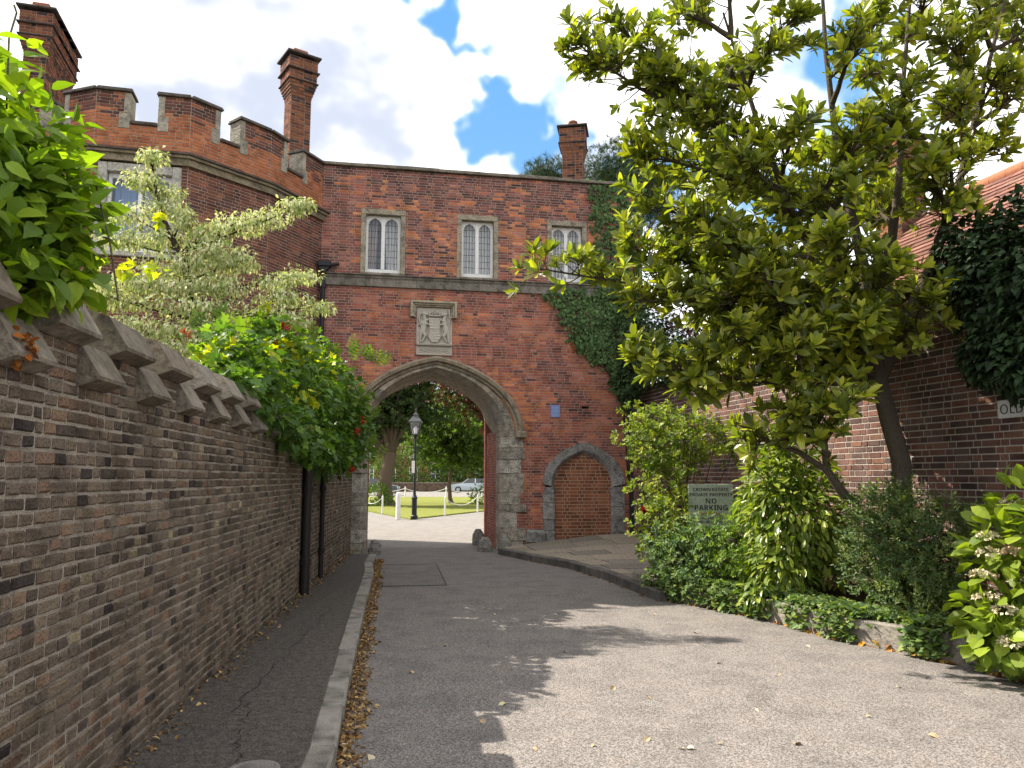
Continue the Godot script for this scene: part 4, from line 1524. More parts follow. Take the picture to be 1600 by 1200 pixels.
func make_wing() -> void:
	var rng := RandomNumberGenerator.new()
	rng.seed = 202
	var t := thing("castellated_wing", "battlemented brick wing with a canted bay and tall white window behind the garden", "building", shift(BAY[2].x, 0, BAY[2].z))
	var inv := t.transform.affine_inverse()
	var pal := [Color(0.24, 0.095, 0.068), Color(0.29, 0.11, 0.074), Color(0.19, 0.08, 0.064), Color(0.34, 0.13, 0.08), Color(0.13, 0.07, 0.062), Color(0.54, 0.185, 0.082), Color(0.60, 0.22, 0.096), Color(0.48, 0.155, 0.075), Color(0.18, 0.085, 0.066)]
	var stain := FastNoiseLite.new()
	stain.seed = 31
	stain.frequency = 1.6
	for i in 4:
		var f := frame(BAY[i], BAY[i + 1])
		var len: float = BAY[i].distance_to(BAY[i + 1])
		var w := joint("wall", t, inv * f)
		var gaps := func(y: float) -> Array:
			if y > BAY_LOW + 0.02: return MERLONS[i]
			if i == 1 and y > 5.42 and y < 7.03: return [[0.0, 0.1], [len - 0.1, len]]
			return [[0.0, len]]
		var pick := func(x: float, y: float, g: RandomNumberGenerator) -> int:
			if y > 7.2:
				if y > 7.95 + 0.35 * stain.get_noise_2d(x * 2.0 + i * 9.0, y): return [2, 4, 0, 7, 8][g.randi() % 5]
				return [5, 6, 7, 5, 6, 5][g.randi() % 6]
			if g.randf() < 0.1: return 4
			return [0, 1, 2, 0, 3, 8][g.randi() % 6]
		var b := Bricks.new()
		lay(b, Transform3D(), 2.9, BAY_TOP, 0.06, [0.225, 0.115], 0.0095, 0.008, gaps, pick, rng, 0.06)
		commit(b, w, pal, M.brick, 0.003, 0.0, 200, rng, f, Rect2(100, 120, 400, 380))
		mortar(w, Transform3D(), 2.9, BAY_TOP, 0.06, 0.32, gaps, Color(0.46, 0.39, 0.32), M.mortar)
		var mb := MB.new()
		mb.col = pal[1]
		mb.slab(Transform3D(), Vector3(0, 0, -0.32), Vector3(len, 2.9, 0.0))
		part("wall_base", mb.mesh(M.brick), w)
		# stone edges and dark copings of the merlons
		for k in MERLONS[i].size():
			var m: Array = MERLONS[i][k]
			var whole_l: bool = m[0] <= 0.001
			var whole_r: bool = m[1] >= len - 0.02
			for e in [[m[0], 1.0, whole_l], [m[1], -1.0, whole_r]]:
				if e[2]: continue
				var x: float = e[0]
				var s: float = e[1]
				for q in [[BAY_LOW - 0.08, BAY_LOW + 0.20, 0.17], [BAY_LOW + 0.202, BAY_TOP - 0.004, 0.10]]:
					mb = MB.new()
					mb.col = Color(0.40, 0.37, 0.30) * rng.randf_range(0.85, 1.08)
					var xa := x - 0.012 * s
					var xb: float = x + q[2] * s
					mb.slab(Transform3D(), Vector3(minf(xa, xb), q[0], -0.335), Vector3(maxf(xa, xb), q[1], 0.016), 0.008, 0.003, rng)
					part("quoin", mb.mesh(M.stone), w)
			mb = MB.new()
			mb.col = Color(0.13, 0.115, 0.10)
			var a: float = m[0] - (0.0 if whole_l else 0.04)
			var z: float = m[1] + (0.0 if whole_r else 0.04)
			mb.slab(Transform3D(), Vector3(a + 0.001, BAY_TOP + 0.001, -0.38), Vector3(z - 0.001, BAY_TOP + 0.035, 0.06), 0.006)
			mb.slab(Transform3D(), Vector3(a + 0.012, BAY_TOP + 0.036, -0.36), Vector3(z - 0.012, BAY_TOP + 0.068, 0.04), 0.006)
			part("merlon_coping", mb.mesh(M.stone), w)
		for k in MERLONS[i].size() - 1:
			mb = MB.new()
			mb.col = Color(0.12, 0.105, 0.09)
			mb.slab(Transform3D(), Vector3(MERLONS[i][k][1] + 0.014, BAY_LOW + 0.001, -0.36), Vector3(MERLONS[i][k + 1][0] - 0.014, BAY_LOW + 0.06, 0.05), 0.008)
			part("gap_coping", mb.mesh(M.stone), w)
	# string course under the parapet: two steps of stone
	var path := PackedVector3Array()
	for p in BAY: path.append(inv * p)
	var mb := MB.new()
	mb.col = Color(0.30, 0.255, 0.18)
	mb.band(path, 0.002, 0.07, 7.03, 7.15)
	mb.band(path, 0.001, 0.12, 7.152, 7.20)
	mb.col = Color(0.12, 0.10, 0.085)
	mb.band(path, 0.0005, 0.16, 7.202, 7.24)
	part("string_course", mb.mesh(M.stone), t)
	# roof and the walls one does not see
	mb = MB.new()
	mb.col = Color(0.12, 0.12, 0.13)
	var plan := PackedVector2Array()
	for p in [Vector3(-12.2, 0, -14.5), Vector3(-7.3, 0, -13.0), Vector3(-5.9, 0, -13.4), Vector3(-5.0, 0, -14.6), Vector3(-4.5, 0, -16.0), Vector3(-4.5, 0, -20.1), Vector3(-12.2, 0, -20.1)]:
		var q: Vector3 = inv * p
		plan.append(Vector2(q.x, -q.z))
	mb.prism(plan, Transform3D(Basis(Vector3.RIGHT, -PI / 2), Vector3.ZERO), 7.3, 7.4)
	part("roof", mb.mesh(M.stone), t)
	mb = MB.new()
	mb.col = pal[1]
	mb.slab(inv, Vector3(-12.2, 0, -20.4), Vector3(-4.42, 7.6, -20.1))
	mb.slab(inv, Vector3(-4.72, 0, -20.098), Vector3(-4.42, 7.6, -16.3))
	for k in 8: mb.slab(inv, Vector3(-12.1 + 1.0 * k, 7.601, -20.4), Vector3(-11.5 + 1.0 * k, 8.1, -20.1))
	mb.slab(inv, Vector3(-12.5, 0, -20.4), Vector3(-12.202, 7.9, -14.3))
	part("rear_wall", mb.mesh(M.brick), t)
	# the tall window in the front of the bay
	var f := frame(BAY[1], BAY[2])
	var win := joint("window", t, inv * f)
	for q in [[Vector3(0.10, 5.42, -0.2), Vector3(0.25, 7.0, 0.03)], [Vector3(1.30, 5.42, -0.2), Vector3(1.45, 7.0, 0.03)], [Vector3(0.252, 6.84, -0.2), Vector3(1.298, 7.0, 0.028)], [Vector3(0.04, 5.33, -0.25), Vector3(1.51, 5.418, 0.07)]]:
		mb = MB.new()
		mb.col = Color(0.52, 0.50, 0.45)
		mb.slab(Transform3D(), q[0], q[1], 0.01, 0.002, rng)
		part("stone_surround", mb.mesh(M.stone), win)
	mb = MB.new()
	mb.col = Color(0.78, 0.79, 0.80)
	for q in [[0.253, 0.31], [0.745, 0.81], [1.24, 1.297]]:
		mb.slab(Transform3D(), Vector3(q[0], 5.42, -0.16), Vector3(q[1], 6.838, -0.09), 0.005)
	for q in [[5.42, 5.52], [6.76, 6.838]]:
		mb.slab(Transform3D(), Vector3(0.311, q[0], -0.155), Vector3(0.744, q[1], -0.095), 0.004)
		mb.slab(Transform3D(), Vector3(0.811, q[0], -0.155), Vector3(1.239, q[1], -0.095), 0.004)
	part("frame", mb.mesh(M.paint), win)
	for q in [[0.311, 0.744, Color(0.16, 0.26, 0.46)], [0.811, 1.239, Color(0.30, 0.30, 0.28)]]:
		mb = MB.new()
		mb.quad(Vector3(q[0], 5.52, -0.125), Vector3(q[1], 5.52, -0.125), Vector3(q[1], 6.76, -0.125), Vector3(q[0], 6.76, -0.125))
		part("pane", mb.mesh(M.glass), win)
		mb = MB.new()
		mb.col = q[2]
		for i in 20:
			var xa := lerpf(q[0], q[1], i / 20.0)
			var xb := lerpf(q[0], q[1], (i + 1) / 20.0)
			mb.quad(Vector3(xa, 5.5, -0.3 + 0.02 * sin(i * 1.3)), Vector3(xb, 5.5, -0.3 + 0.02 * sin(i * 1.3 + 1.3)), Vector3(xb, 6.8, -0.3 + 0.02 * sin(i * 1.3 + 1.3)), Vector3(xa, 6.8, -0.3 + 0.02 * sin(i * 1.3)))
		part("blind", mb.mesh(M.cloth), win)
	# chimneys: one set cornerwise by the gatehouse, and a row of four joined shafts
	chimney(t, "chimney", t.transform, inv * Transform3D(Basis(Vector3.UP, 0.62), Vector3(-5.0, 0, -17.0)), 0.46, 0.46, 8.6, 11.25, rng, 0)
	mb = MB.new()
	mb.col = Color(0.30, 0.12, 0.07)
	for q in [[0.62, 7.4, 8.25], [0.52, 8.25, 8.36], [0.44, 8.36, 8.48], [0.36, 8.48, 8.6]]:
		mb.slab(inv * Transform3D(Basis(Vector3.UP, 0.62), Vector3(-5.0, 0, -17.0)), Vector3(-q[0] * 0.75, q[1], -q[0] * 0.75), Vector3(q[0] * 0.75, q[2] - 0.001, q[0] * 0.75))
		mb.col = Color(0.13, 0.085, 0.07)
	part("chimney_base", mb.mesh(M.brick), t)
	for k in 4:
		var p := Vector3(-10.32, 0, -15.75).lerp(Vector3(-10.66, 0, -17.0), k / 3.0)
		chimney(t, "chimney_shaft", t.transform, inv * Transform3D(Basis(Vector3.UP, 0.26), p), 0.44, 0.42, 7.4, 11.6, rng, 0)

# ------------------------------------------------------------------ garden wall along the footway
const LA := Vector3(-1.6, 0, -0.6)
const LB := Vector3(-2.72, 0, -10.23)
const LC := Vector3(-3.3, 0, -15.93)

func make_garden_wall() -> void:
	var rng := RandomNumberGenerator.new()
	rng.seed = 303
	var t := thing("garden_wall", "old brown brick garden wall with battlemented stone coping along the footway", "wall", shift(LA.x, 0, LA.z))
	var inv := t.transform.affine_inverse()
	var pal := [Color(0.190, 0.152, 0.118), Color(0.212, 0.165, 0.124), Color(0.165, 0.134, 0.107), Color(0.200, 0.163, 0.127), Color(0.120, 0.098, 0.082), Color(0.235, 0.160, 0.116), Color(0.226, 0.184, 0.137), Color(0.072, 0.060, 0.055), Color(0.280, 0.195, 0.135), Color(0.36, 0.30, 0.20)]
	var st := FastNoiseLite.new()
	st.seed = 77
	st.frequency = 0.6
	var pick := func(x: float, y: float, g: RandomNumberGenerator) -> int:
		var r := g.randf()
		if r < 0.012: return 9
		if r < 0.035: return 8
		if r < 0.09: return 7 if st.get_noise_2d(x, y) > -0.1 else 4
		if r < 0.17: return 5
		return [0, 1, 2, 3, 6, 0, 2, 3, 1, 4][g.randi() % 10]
	var seg := [[LA, LB, 0.40], [LB, LC, 0.10]]
	for k in 2:
		var f := frame(seg[k][0], seg[k][1])
		var len: float = seg[k][0].distance_to(seg[k][1])
		var off: float = 0.99 if k == 0 else 0.2
		var w := joint("wall", t, inv * f)
		var gaps := func(y: float) -> Array:
			if y < 1.95: return [[0.0, len]]
			var out := []
			var x := off - 0.695
			while x < len:
				out.append([maxf(x, 0.0), minf(x + 0.39, len)])
				x += 0.695
			return out
		var b := Bricks.new()
		var lens := [0.11, 0.10, 0.105, 0.16, 0.10, 0.095, 0.115, 0.105, 0.18, 0.10] if k == 0 else [0.215, 0.105]
		lay(b, Transform3D(), 0.1, 2.14, 0.060, lens, 0.0145 if k == 0 else 0.011, 0.009, gaps, pick, rng, 0.24 if k == 0 else 0.08)
		commit(b, w, pal, M.old_brick, 0.0065, 0.005, 300 if k == 0 else 120, rng, f, Rect2(-20, 500, 620, 720))
		mortar(w, Transform3D(), 0.1, 2.14, 0.060, 0.34, gaps, Color(0.44, 0.39, 0.325), M.old_mortar)
		# copings: a long saddle stone on every merlon and a shorter one in every gap
		var stones := []
		for v in 4:
			var mb := MB.new()
			mb.col = [Color(0.280, 0.247, 0.200), Color(0.238, 0.207, 0.162), Color(0.311, 0.277, 0.224), Color(0.218, 0.186, 0.143)][v]
			var prof := PackedVector2Array([Vector2(-0.40, -0.04), Vector2(0.015, -0.043), Vector2(0.095, -0.012), Vector2(0.10, 0.004), Vector2(0.008, 0.15), Vector2(-0.12, 0.195), Vector2(-0.22, 0.195), Vector2(-0.35, 0.15), Vector2(-0.44, 0.0)])
			mb.prism(prof, Transform3D(Basis(Vector3(0, 0, 1), Vector3(0, 1, 0), Vector3(-1, 0, 0)), Vector3.ZERO), -0.5, 0.5)
			stones.append(mb.mesh(M.stone))
		var x := off - 0.695
		while x < len + 0.3:
			var wd := 0.405 + rng.randf_range(-0.01, 0.01)
			if x > 0.1 and x + 0.4 < len + 0.1:
				part("coping_stone", stones[rng.randi() % 4], w, Transform3D(Basis.from_scale(Vector3(wd, 1, 1)), Vector3(x + 0.195, 2.175 + rng.randf_range(-0.006, 0.006), 0.0)))
			if x > -0.3 and x + 0.69 < len + 0.2:
				part("coping_stone", stones[rng.randi() % 4], w, Transform3D(Basis.from_scale(Vector3(0.298, 1.0, 1)), Vector3(x + 0.542, 1.995 + rng.randf_range(-0.004, 0.004), 0.0)))
			x += 0.695
	# the two dark pipes on its face
	var f := frame(LA, LB)
	for q in [[9.35, 0.062, 1.95], [10.95, 0.036, 1.9]]:
		var p = f.origin + f.basis.x * q[0] + f.basis.z * 0.07
		if q[0] > 10.0:
			var g := frame(LB, LC)
			p = g.origin + g.basis.x * 1.25 + g.basis.z * 0.05
		var mb := MB.new()
		mb.col = Color(0.02, 0.019, 0.018)
		mb.tube(PackedVector3Array([p + Vector3(0, 0.1, 0), p + Vector3(0, q[2], 0)]), PackedFloat32Array([q[1], q[1]]), 10, true)
		for y in [0.5, 1.4]:
			mb.lathe(PackedVector2Array([Vector2(q[1], -0.04), Vector2(q[1] + 0.014, -0.04), Vector2(q[1] + 0.014, 0.04), Vector2(q[1], 0.04)]), shift(p.x, y, p.z), 10)
		part("rain_pipe", mb.mesh(M.iron), t, inv)

# ------------------------------------------------------------------ wall behind the planting bed, and the house over it
const RA := Vector3(2.72, 0, -16.95)
const RB := Vector3(6.35, 0, -2.7)

func make_side_wall() -> void:
	var rng := RandomNumberGenerator.new()
	rng.seed = 404
	var f := frame(RA, RB)
	var t := thing("boundary_wall", "plain purple-brown brick boundary wall behind the planting bed", "wall", f)
	var len := RA.distance_to(RB)
	var pal := [Color(0.196, 0.105, 0.084), Color(0.236, 0.121, 0.092), Color(0.155, 0.089, 0.076), Color(0.270, 0.142, 0.101), Color(0.115, 0.076, 0.070), Color(0.216, 0.128, 0.108), Color(0.176, 0.115, 0.101)]
	var gaps := func(_y: float) -> Array: return [[0.0, len]]
	var b := Bricks.new()
	lay(b, Transform3D(), 0.0, 3.45, 0.075, [0.225, 0.11], 0.0105, 0.007, gaps, func(_x: float, _y: float, g: RandomNumberGenerator) -> int: return g.randi() % 7, rng, 0.05)
	commit(b, t, pal, M.brick, 0.0035, 0.0, 300, rng, f, Rect2(1290, 430, 300, 400))
	mortar(t, Transform3D(), 0.0, 3.45, 0.075, 0.33, gaps, Color(0.50, 0.45, 0.39), M.mortar)
	var x := 0.0
	while x < len:
		var l := minf(0.6, len - x)
		var mb := MB.new()
		mb.col = Color(0.16, 0.12, 0.10) * rng.randf_range(0.85, 1.15)
		mb.slab(Transform3D(), Vector3(x + 0.004, 3.452, -0.36), Vector3(x + l - 0.004, 3.52, 0.03), 0.012, 0.004, rng)
		part("coping_stone", mb.mesh(M.stone), t)
		x += l
	# the bed and its edging
	var bed := struct("planting_bed")
	var mb := MB.new()
	mb.col = Color(0.06, 0.045, 0.03)
	var lf := []
	var rt := []
	for k in BED.size():
		var p := Vector3(BED[k][0], 0, BED[k][1])
		var s := f.basis.x.dot(p - RA)
		var q := f.origin + f.basis.x * s + f.basis.z * 0.02
		lf.append([p.x + 0.12, p.z])
		rt.append([q.x, q.z])
	for i in lf.size() - 1:
		mb.quad(Vector3(lf[i + 1][0], 0.2, lf[i + 1][1]), Vector3(rt[i + 1][0], 0.34, rt[i + 1][1]), Vector3(rt[i][0], 0.34, rt[i][1]), Vector3(lf[i][0], 0.2, lf[i][1]))
	part("bed_soil", mb.mesh(M.soil), bed)
	var run := 0.0
	for i in BED.size() - 1:
		var a := Vector3(BED[i + 1][0], 0, BED[i + 1][1])
		var c := Vector3(BED[i][0], 0, BED[i][1])
		var n := maxi(1, int(round(a.distance_to(c) / 0.55)))
		for k in n:
			var p := a.lerp(c, float(k) / n)
			var q := a.lerp(c, float(k + 1) / n)
			mb = MB.new()
			mb.col = Color(0.27, 0.25, 0.215) * rng.randf_range(0.8, 1.12)
			mb.slab(frame(q, p), Vector3(0.004, -0.1, -0.13), Vector3(p.distance_to(q) - 0.004, 0.235 + rng.randf_range(-0.02, 0.012), 0.01), 0.015, 0.008, rng)
			part("edging_stone", mb.mesh(M.stone), bed)
	make_tiled_house(rng)

func make_tiled_house(rng: RandomNumberGenerator) -> void:
	var f := frame(RA, RB)
	var base := f.origin + f.basis.x * 5.35 - f.basis.z * 0.9
	var t := thing("tiled_house", "low house with an orange clay tile roof and brick chimney behind the boundary wall", "house", Transform3D(f.basis, base))
	var L := 9.0
	var mb := MB.new()
	mb.col = Color(0.2, 0.09, 0.06)
	mb.slab(Transform3D(), Vector3(0.1, 0, -5.2), Vector3(L, 4.0, -0.1))
	mb.prism(PackedVector2Array([Vector2(-5.2, 4.0), Vector2(-0.1, 4.0), Vector2(-2.65, 6.15)]), Transform3D(Basis(Vector3(0, 0, 1), Vector3(0, 1, 0), Vector3(-1, 0, 0)), Vector3.ZERO), -0.4, -0.1)
	part("wall", mb.mesh(M.brick), t)
	# roof slopes; the tiles lie on the one over the lane
	mb = MB.new()
	mb.col = Color(0.14, 0.08, 0.06)
	var e := Vector3(0, 4.0, 0.1)
	var rdg := Vector3(0, 6.25, -2.65)
	var bk := Vector3(0, 4.0, -5.4)
	mb.quad(e, e + Vector3(L, 0, 0), rdg + Vector3(L, 0, 0), rdg)
	mb.quad(rdg, rdg + Vector3(L, 0, 0), bk + Vector3(L, 0, 0), bk)
	var roof := part("roof", mb.mesh(M.tile), t)
	var along := (rdg - e).normalized()
	var out := Vector3(0, -along.z, along.y)
	var rows := int((rdg - e).length() / 0.17)
	var shapes := []
	for k in 6:
		mb = MB.new()
		mb.col = [Color(0.25, 0.125, 0.095), Color(0.28, 0.14, 0.105), Color(0.20, 0.10, 0.085), Color(0.26, 0.155, 0.125), Color(0.16, 0.09, 0.075), Color(0.30, 0.15, 0.105)][k]
		mb.box(Transform3D(Basis(Vector3.RIGHT, -0.12), Vector3(0, 0.12, 0.024)), Vector3(0.205, 0.26, 0.022), 0.005, 0.003, rng)
		shapes.append(mb.mesh(M.tile))
	var rest := MB.new()
	var own := 0
	for r in rows:
		var x := -0.05 - (0.105 if r % 2 else 0.0)
		while x < L:
			var p := e + along * (r * 0.17) + Vector3(x, 0, 0)
			var xf := Transform3D(Basis(Vector3.RIGHT, along, Vector3.RIGHT.cross(along)), p) * Transform3D(Basis(Vector3(0, 0, 1), rng.randf_range(-0.02, 0.02)), Vector3(0, 0, rng.randf_range(0, 0.006)))
			var q := pixel(t.transform * p)
			if own < 300 and q.x > 1470 and q.x < 1610 and q.y > 200 and q.y < 350:
				part("tile", shapes[rng.randi() % 6], roof, xf)
				own += 1
			elif q.x > 1300 and q.x < 2200:
				rest.col = Color(0.245, 0.125, 0.095) * rng.randf_range(0.65, 1.2)
				rest.box(xf * Transform3D(Basis(Vector3.RIGHT, -0.12), Vector3(0, 0.12, 0.024)), Vector3(0.205, 0.26, 0.022))
			x += 0.21
	part("tiles", rest.mesh(M.tile), roof).set_meta("kind", "stuff")
	mb = MB.new()
	mb.col = Color(0.40, 0.17, 0.10)
	var x := 0.0
	while x < L:
		mb.tube(PackedVector3Array([rdg + Vector3(x, 0.0, 0), rdg + Vector3(x + 0.29, 0.0, 0)]), PackedFloat32Array([0.12, 0.115]), 10, true)
		x += 0.3
	part("ridge", mb.mesh(M.tile), roof)
	var cx := Transform3D(Basis(), Vector3(-0.75, 0, -2.3))
	chimney(t, "chimney", t.transform, cx, 0.62, 0.55, 3.0, 7.55, rng, 1)
	mb = MB.new()
	mb.col = Color(0.24, 0.11, 0.07)
	mb.slab(cx, Vector3(-0.42, 0, -0.4), Vector3(0.42, 5.3, 0.4), 0.02)
	mb.slab(cx, Vector3(-0.36, 5.301, -0.33), Vector3(0.36, 5.5, 0.33), 0.02)
	part("chimney_breast", mb.mesh(M.brick), t)
	mb = MB.new()
	mb.col = Color(0.45, 0.45, 0.46)
	var a := rdg + Vector3(0.3, 0, 0)
	mb.tube(PackedVector3Array([a, a + Vector3(0, 1.0, 0)]), PackedFloat32Array([0.02, 0.02]), 8)
	mb.tube(PackedVector3Array([a + Vector3(-0.8, -0.1, 0.1), a + Vector3(0.1, 0.35, 0.0), a + Vector3(5.0, 1.3, 0.0)]), PackedFloat32Array([0.008, 0.008, 0.008]), 6)
	part("aerial", mb.mesh(M.iron), t)

# ------------------------------------------------------------------ the yard beyond the arch
func make_yard() -> void:
	var rng := RandomNumberGenerator.new()
	rng.seed = 505
	# lamp post
	var t := thing("street_lamp", "black cast iron lamp post with a glass lantern at the corner of the lawn", "lamp post", shift(-3.72, 0, -29.6))
	var mb := MB.new()
	mb.col = Color(0.015, 0.016, 0.017)
	mb.lathe(PackedVector2Array([Vector2(0.0, 0.0), Vector2(0.14, 0.0), Vector2(0.14, 0.12), Vector2(0.10, 0.16), Vector2(0.10, 0.75), Vector2(0.125, 0.8), Vector2(0.07, 0.9), Vector2(0.055, 0.95), Vector2(0.043, 2.5), Vector2(0.07, 2.53), Vector2(0.07, 2.58), Vector2(0.045, 2.62), Vector2(0.04, 3.05), Vector2(0.07, 3.1), Vector2(0.03, 3.2)]), Transform3D(), 14)
	part("post", mb.mesh(M.iron), t)
	mb = MB.new()
	mb.col = Color(0.015, 0.016, 0.017)
	mb.tube(PackedVector3Array([Vector3(-0.3, 2.72, 0), Vector3(0.3, 2.72, 0)]), PackedFloat32Array([0.015, 0.015]), 6, true)
	part("ladder_bar", mb.mesh(M.iron), t)
	var lan := joint("lantern", t, shift(0, 3.2, 0))
	mb = MB.new()
	mb.col = Color(0.015, 0.016, 0.017)
	for k in 4:
		var a := TAU * (k + 0.5) / 4
		var d := Vector3(cos(a), 0, sin(a))
		mb.tube(PackedVector3Array([d * 0.16, d * 0.30 + Vector3(0, 0.48, 0)]), PackedFloat32Array([0.016, 0.016]), 5)
	mb.lathe(PackedVector2Array([Vector2(0.0, -0.02), Vector2(0.18, -0.02), Vector2(0.18, 0.02), Vector2(0.0, 0.02)]), Transform3D(Basis(Vector3.UP, 0.785), Vector3.ZERO), 4)
	part("frame", mb.mesh(M.iron), lan)
	mb = MB.new()
	mb.col = Color(0.07, 0.075, 0.085)
	mb.lathe(PackedVector2Array([Vector2(0.0, 0.47), Vector2(0.35, 0.47), Vector2(0.35, 0.51), Vector2(0.13, 0.72), Vector2(0.13, 0.79), Vector2(0.05, 0.85), Vector2(0.03, 0.93), Vector2(0.045, 0.97), Vector2(0.0, 1.05)]), Transform3D(Basis(Vector3.UP, 0.785), Vector3.ZERO), 4)
	part("cap", mb.mesh(M.iron), lan)
	for k in 4:
		mb = MB.new()
		mb.col = Color(0.75, 0.78, 0.80)
		var a := TAU * (k + 0.5) / 4
		var b := TAU * (k + 1.5) / 4
		var p := Vector3(cos(a), 0, sin(a))
		var q := Vector3(cos(b), 0, sin(b))
		mb.quad(q * 0.15, p * 0.15, p * 0.285 + Vector3(0, 0.47, 0), q * 0.285 + Vector3(0, 0.47, 0))
		part("pane", mb.mesh(M.glass), lan)
	mb = MB.new()
	mb.col = Color(0.7, 0.7, 0.66)
	mb.lathe(PackedVector2Array([Vector2(0.0, 0.05), Vector2(0.05, 0.05), Vector2(0.07, 0.22), Vector2(0.03, 0.34), Vector2(0.0, 0.35)]), Transform3D(), 10)
	part("mantle", mb.mesh(M.paint), lan)
	mb = MB.new()
	mb.col = Color(0.75, 0.75, 0.74)
	mb.slab(Transform3D(), Vector3(-0.11, 1.75, 0.06), Vector3(0.0, 2.2, 0.08), 0.004)
	part("notice", mb.mesh(M.paint), t)
	# white bollard
	mb = MB.new()
	mb.col = Color(0.72, 0.72, 0.70)
	mb.lathe(PackedVector2Array([Vector2(0.0, 0.0), Vector2(0.095, 0.0), Vector2(0.085, 0.9), Vector2(0.07, 0.98), Vector2(0.0, 1.02)]), Transform3D(), 10)
	var bol := part("bollard", mb.mesh(M.paint), self, shift(-4.32, 0, -29.5))
	meta(bol, "stout white painted bollard beside the lamp post", "bollard")
	# white posts with slack white chain round the lawn
	var rows := [[Vector3(-5.6, 0, -33.6), Vector3(-7.3, 0, -37.2), Vector3(-9.2, 0, -41.0)], [Vector3(-2.75, 0, -31.9), Vector3(-1.55, 0, -35.0), Vector3(-0.2, 0, -38.6)], [Vector3(-17.2, 0, -62.4), Vector3(-13.0, 0, -62.4), Vector3(-8.6, 0, -62.4), Vector3(-5.3, 0, -62.4), Vector3(-1.9, 0, -62.4), Vector3(1.6, 0, -62.4)]]
	var post := MB.new()
	post.col = Color(0.74, 0.74, 0.72)
	post.lathe(PackedVector2Array([Vector2(0.0, 0.0), Vector2(0.038, 0.0), Vector2(0.034, 0.72), Vector2(0.0, 0.8)]), Transform3D(), 8)
	var post_mesh := post.mesh(M.paint)
	var names := ["front edge of the lawn by the lamp post", "front edge of the lawn by the gate", "far edge of the lawn"]
	for r in 3:
		for i in rows[r].size():
			var o := part("chain_post", post_mesh, self, Transform3D(Basis.from_scale(Vector3(1.5, 1.1, 1.5) if r == 2 else Vector3.ONE), rows[r][i] + Vector3(0, 0.03, 0)))
			meta(o, "short white chain post on the " + names[r], "post", "chain posts, " + names[r])
			if i > 0:
				mb = MB.new()
				mb.col = Color(0.72, 0.72, 0.70)
				var a: Vector3 = rows[r][i - 1] + Vector3(0, 0.72, 0)
				var b: Vector3 = rows[r][i] + Vector3(0, 0.72, 0)
				var pts := PackedVector3Array()
				var rad := PackedFloat32Array()
				for k in 13:
					var u := k / 12.0
					pts.append(a.lerp(b, u) - Vector3(0, 1.3 * u * (1 - u), 0))
					rad.append(0.012 if r < 2 else 0.022)
				mb.tube(pts, rad, 6)
				var ch := part("post_chain", mb.mesh(M.paint), self)
				meta(ch, "slack white chain between posts on the " + names[r], "chain", "chains, " + names[r])
	# trees
	yard_tree("plane_tree", "tall dark leafy tree with a stout bare trunk behind the lamp post", Vector3(-7.0, 0, -43.5), 0.42, 3.0, [[Vector3(-0.6, 7.2, 0), Vector3(2.6, 3.6, 2.6), 2300], [Vector3(-1.5, 5.4, 0.4), Vector3(1.9, 2.3, 1.9), 900], [Vector3(1.6, 6.4, 0.3), Vector3(1.8, 2.6, 1.8), 900]], [Color(0.05, 0.085, 0.025), Color(0.07, 0.12, 0.03), Color(0.04, 0.07, 0.022)], 0.34, rng)
	yard_tree("maple_tree", "green and copper leaved tree with a thin trunk on the lawn", Vector3(-3.7, 0, -47.5), 0.13, 2.6, [[Vector3(-0.3, 4.1, 0), Vector3(2.7, 1.8, 2.2), 1500], [Vector3(0.8, 3.8, 0.5), Vector3(2.4, 1.8, 2.0), 1100]], [Color(0.10, 0.17, 0.035), Color(0.14, 0.22, 0.045), Color(0.08, 0.13, 0.03)], 0.30, rng)
	yard_tree("copper_tree", "spreading copper red and green tree filling the top of the archway", Vector3(0.6, 0, -41.0), 0.3, 3.2, [[Vector3(-2.6, 6.6, 0), Vector3(2.4, 2.0, 2.0), 1500], [Vector3(-0.6, 6.0, 0), Vector3(2.2, 2.8, 2.2), 1500]], [Color(0.14, 0.045, 0.03), Color(0.10, 0.04, 0.03), Color(0.10, 0.14, 0.03), Color(0.07, 0.09, 0.025), Color(0.17, 0.07, 0.03)], 0.28, rng)
	yard_tree("lime_tree", "broad dark green tree standing beyond the far drive", Vector3(-7.5, 0, -97.0), 0.4, 4.0, [[Vector3(0, 7.0, 0), Vector3(5.0, 4.5, 3.0), 2600], [Vector3(6.0, 6.0, 0), Vector3(4.5, 4.5, 3.0), 2400]], [Color(0.07, 0.12, 0.03), Color(0.10, 0.16, 0.04), Color(0.05, 0.09, 0.025)], 0.6, rng)
	yard_tree("pine_tree", "dark green pine crown rising behind the gatehouse parapet", Vector3(2.9, 0, -31.0), 0.35, 9.0, [[Vector3(-1.4, 14.0, 0), Vector3(1.2, 0.8, 1.2), 900], [Vector3(1.6, 14.0, 0), Vector3(2.0, 1.6, 1.8), 2000], [Vector3(3.0, 13.2, 0), Vector3(1.2, 1.6, 1.3), 900], [Vector3(0.6, 13.0, 0), Vector3(2.6, 1.2, 1.6), 1200]], [Color(0.045, 0.075, 0.03), Color(0.06, 0.10, 0.035), Color(0.035, 0.06, 0.025)], 0.30, rng)
	# shrubs round the trunks and along the far wall
	var small := leaf_small(0.24)
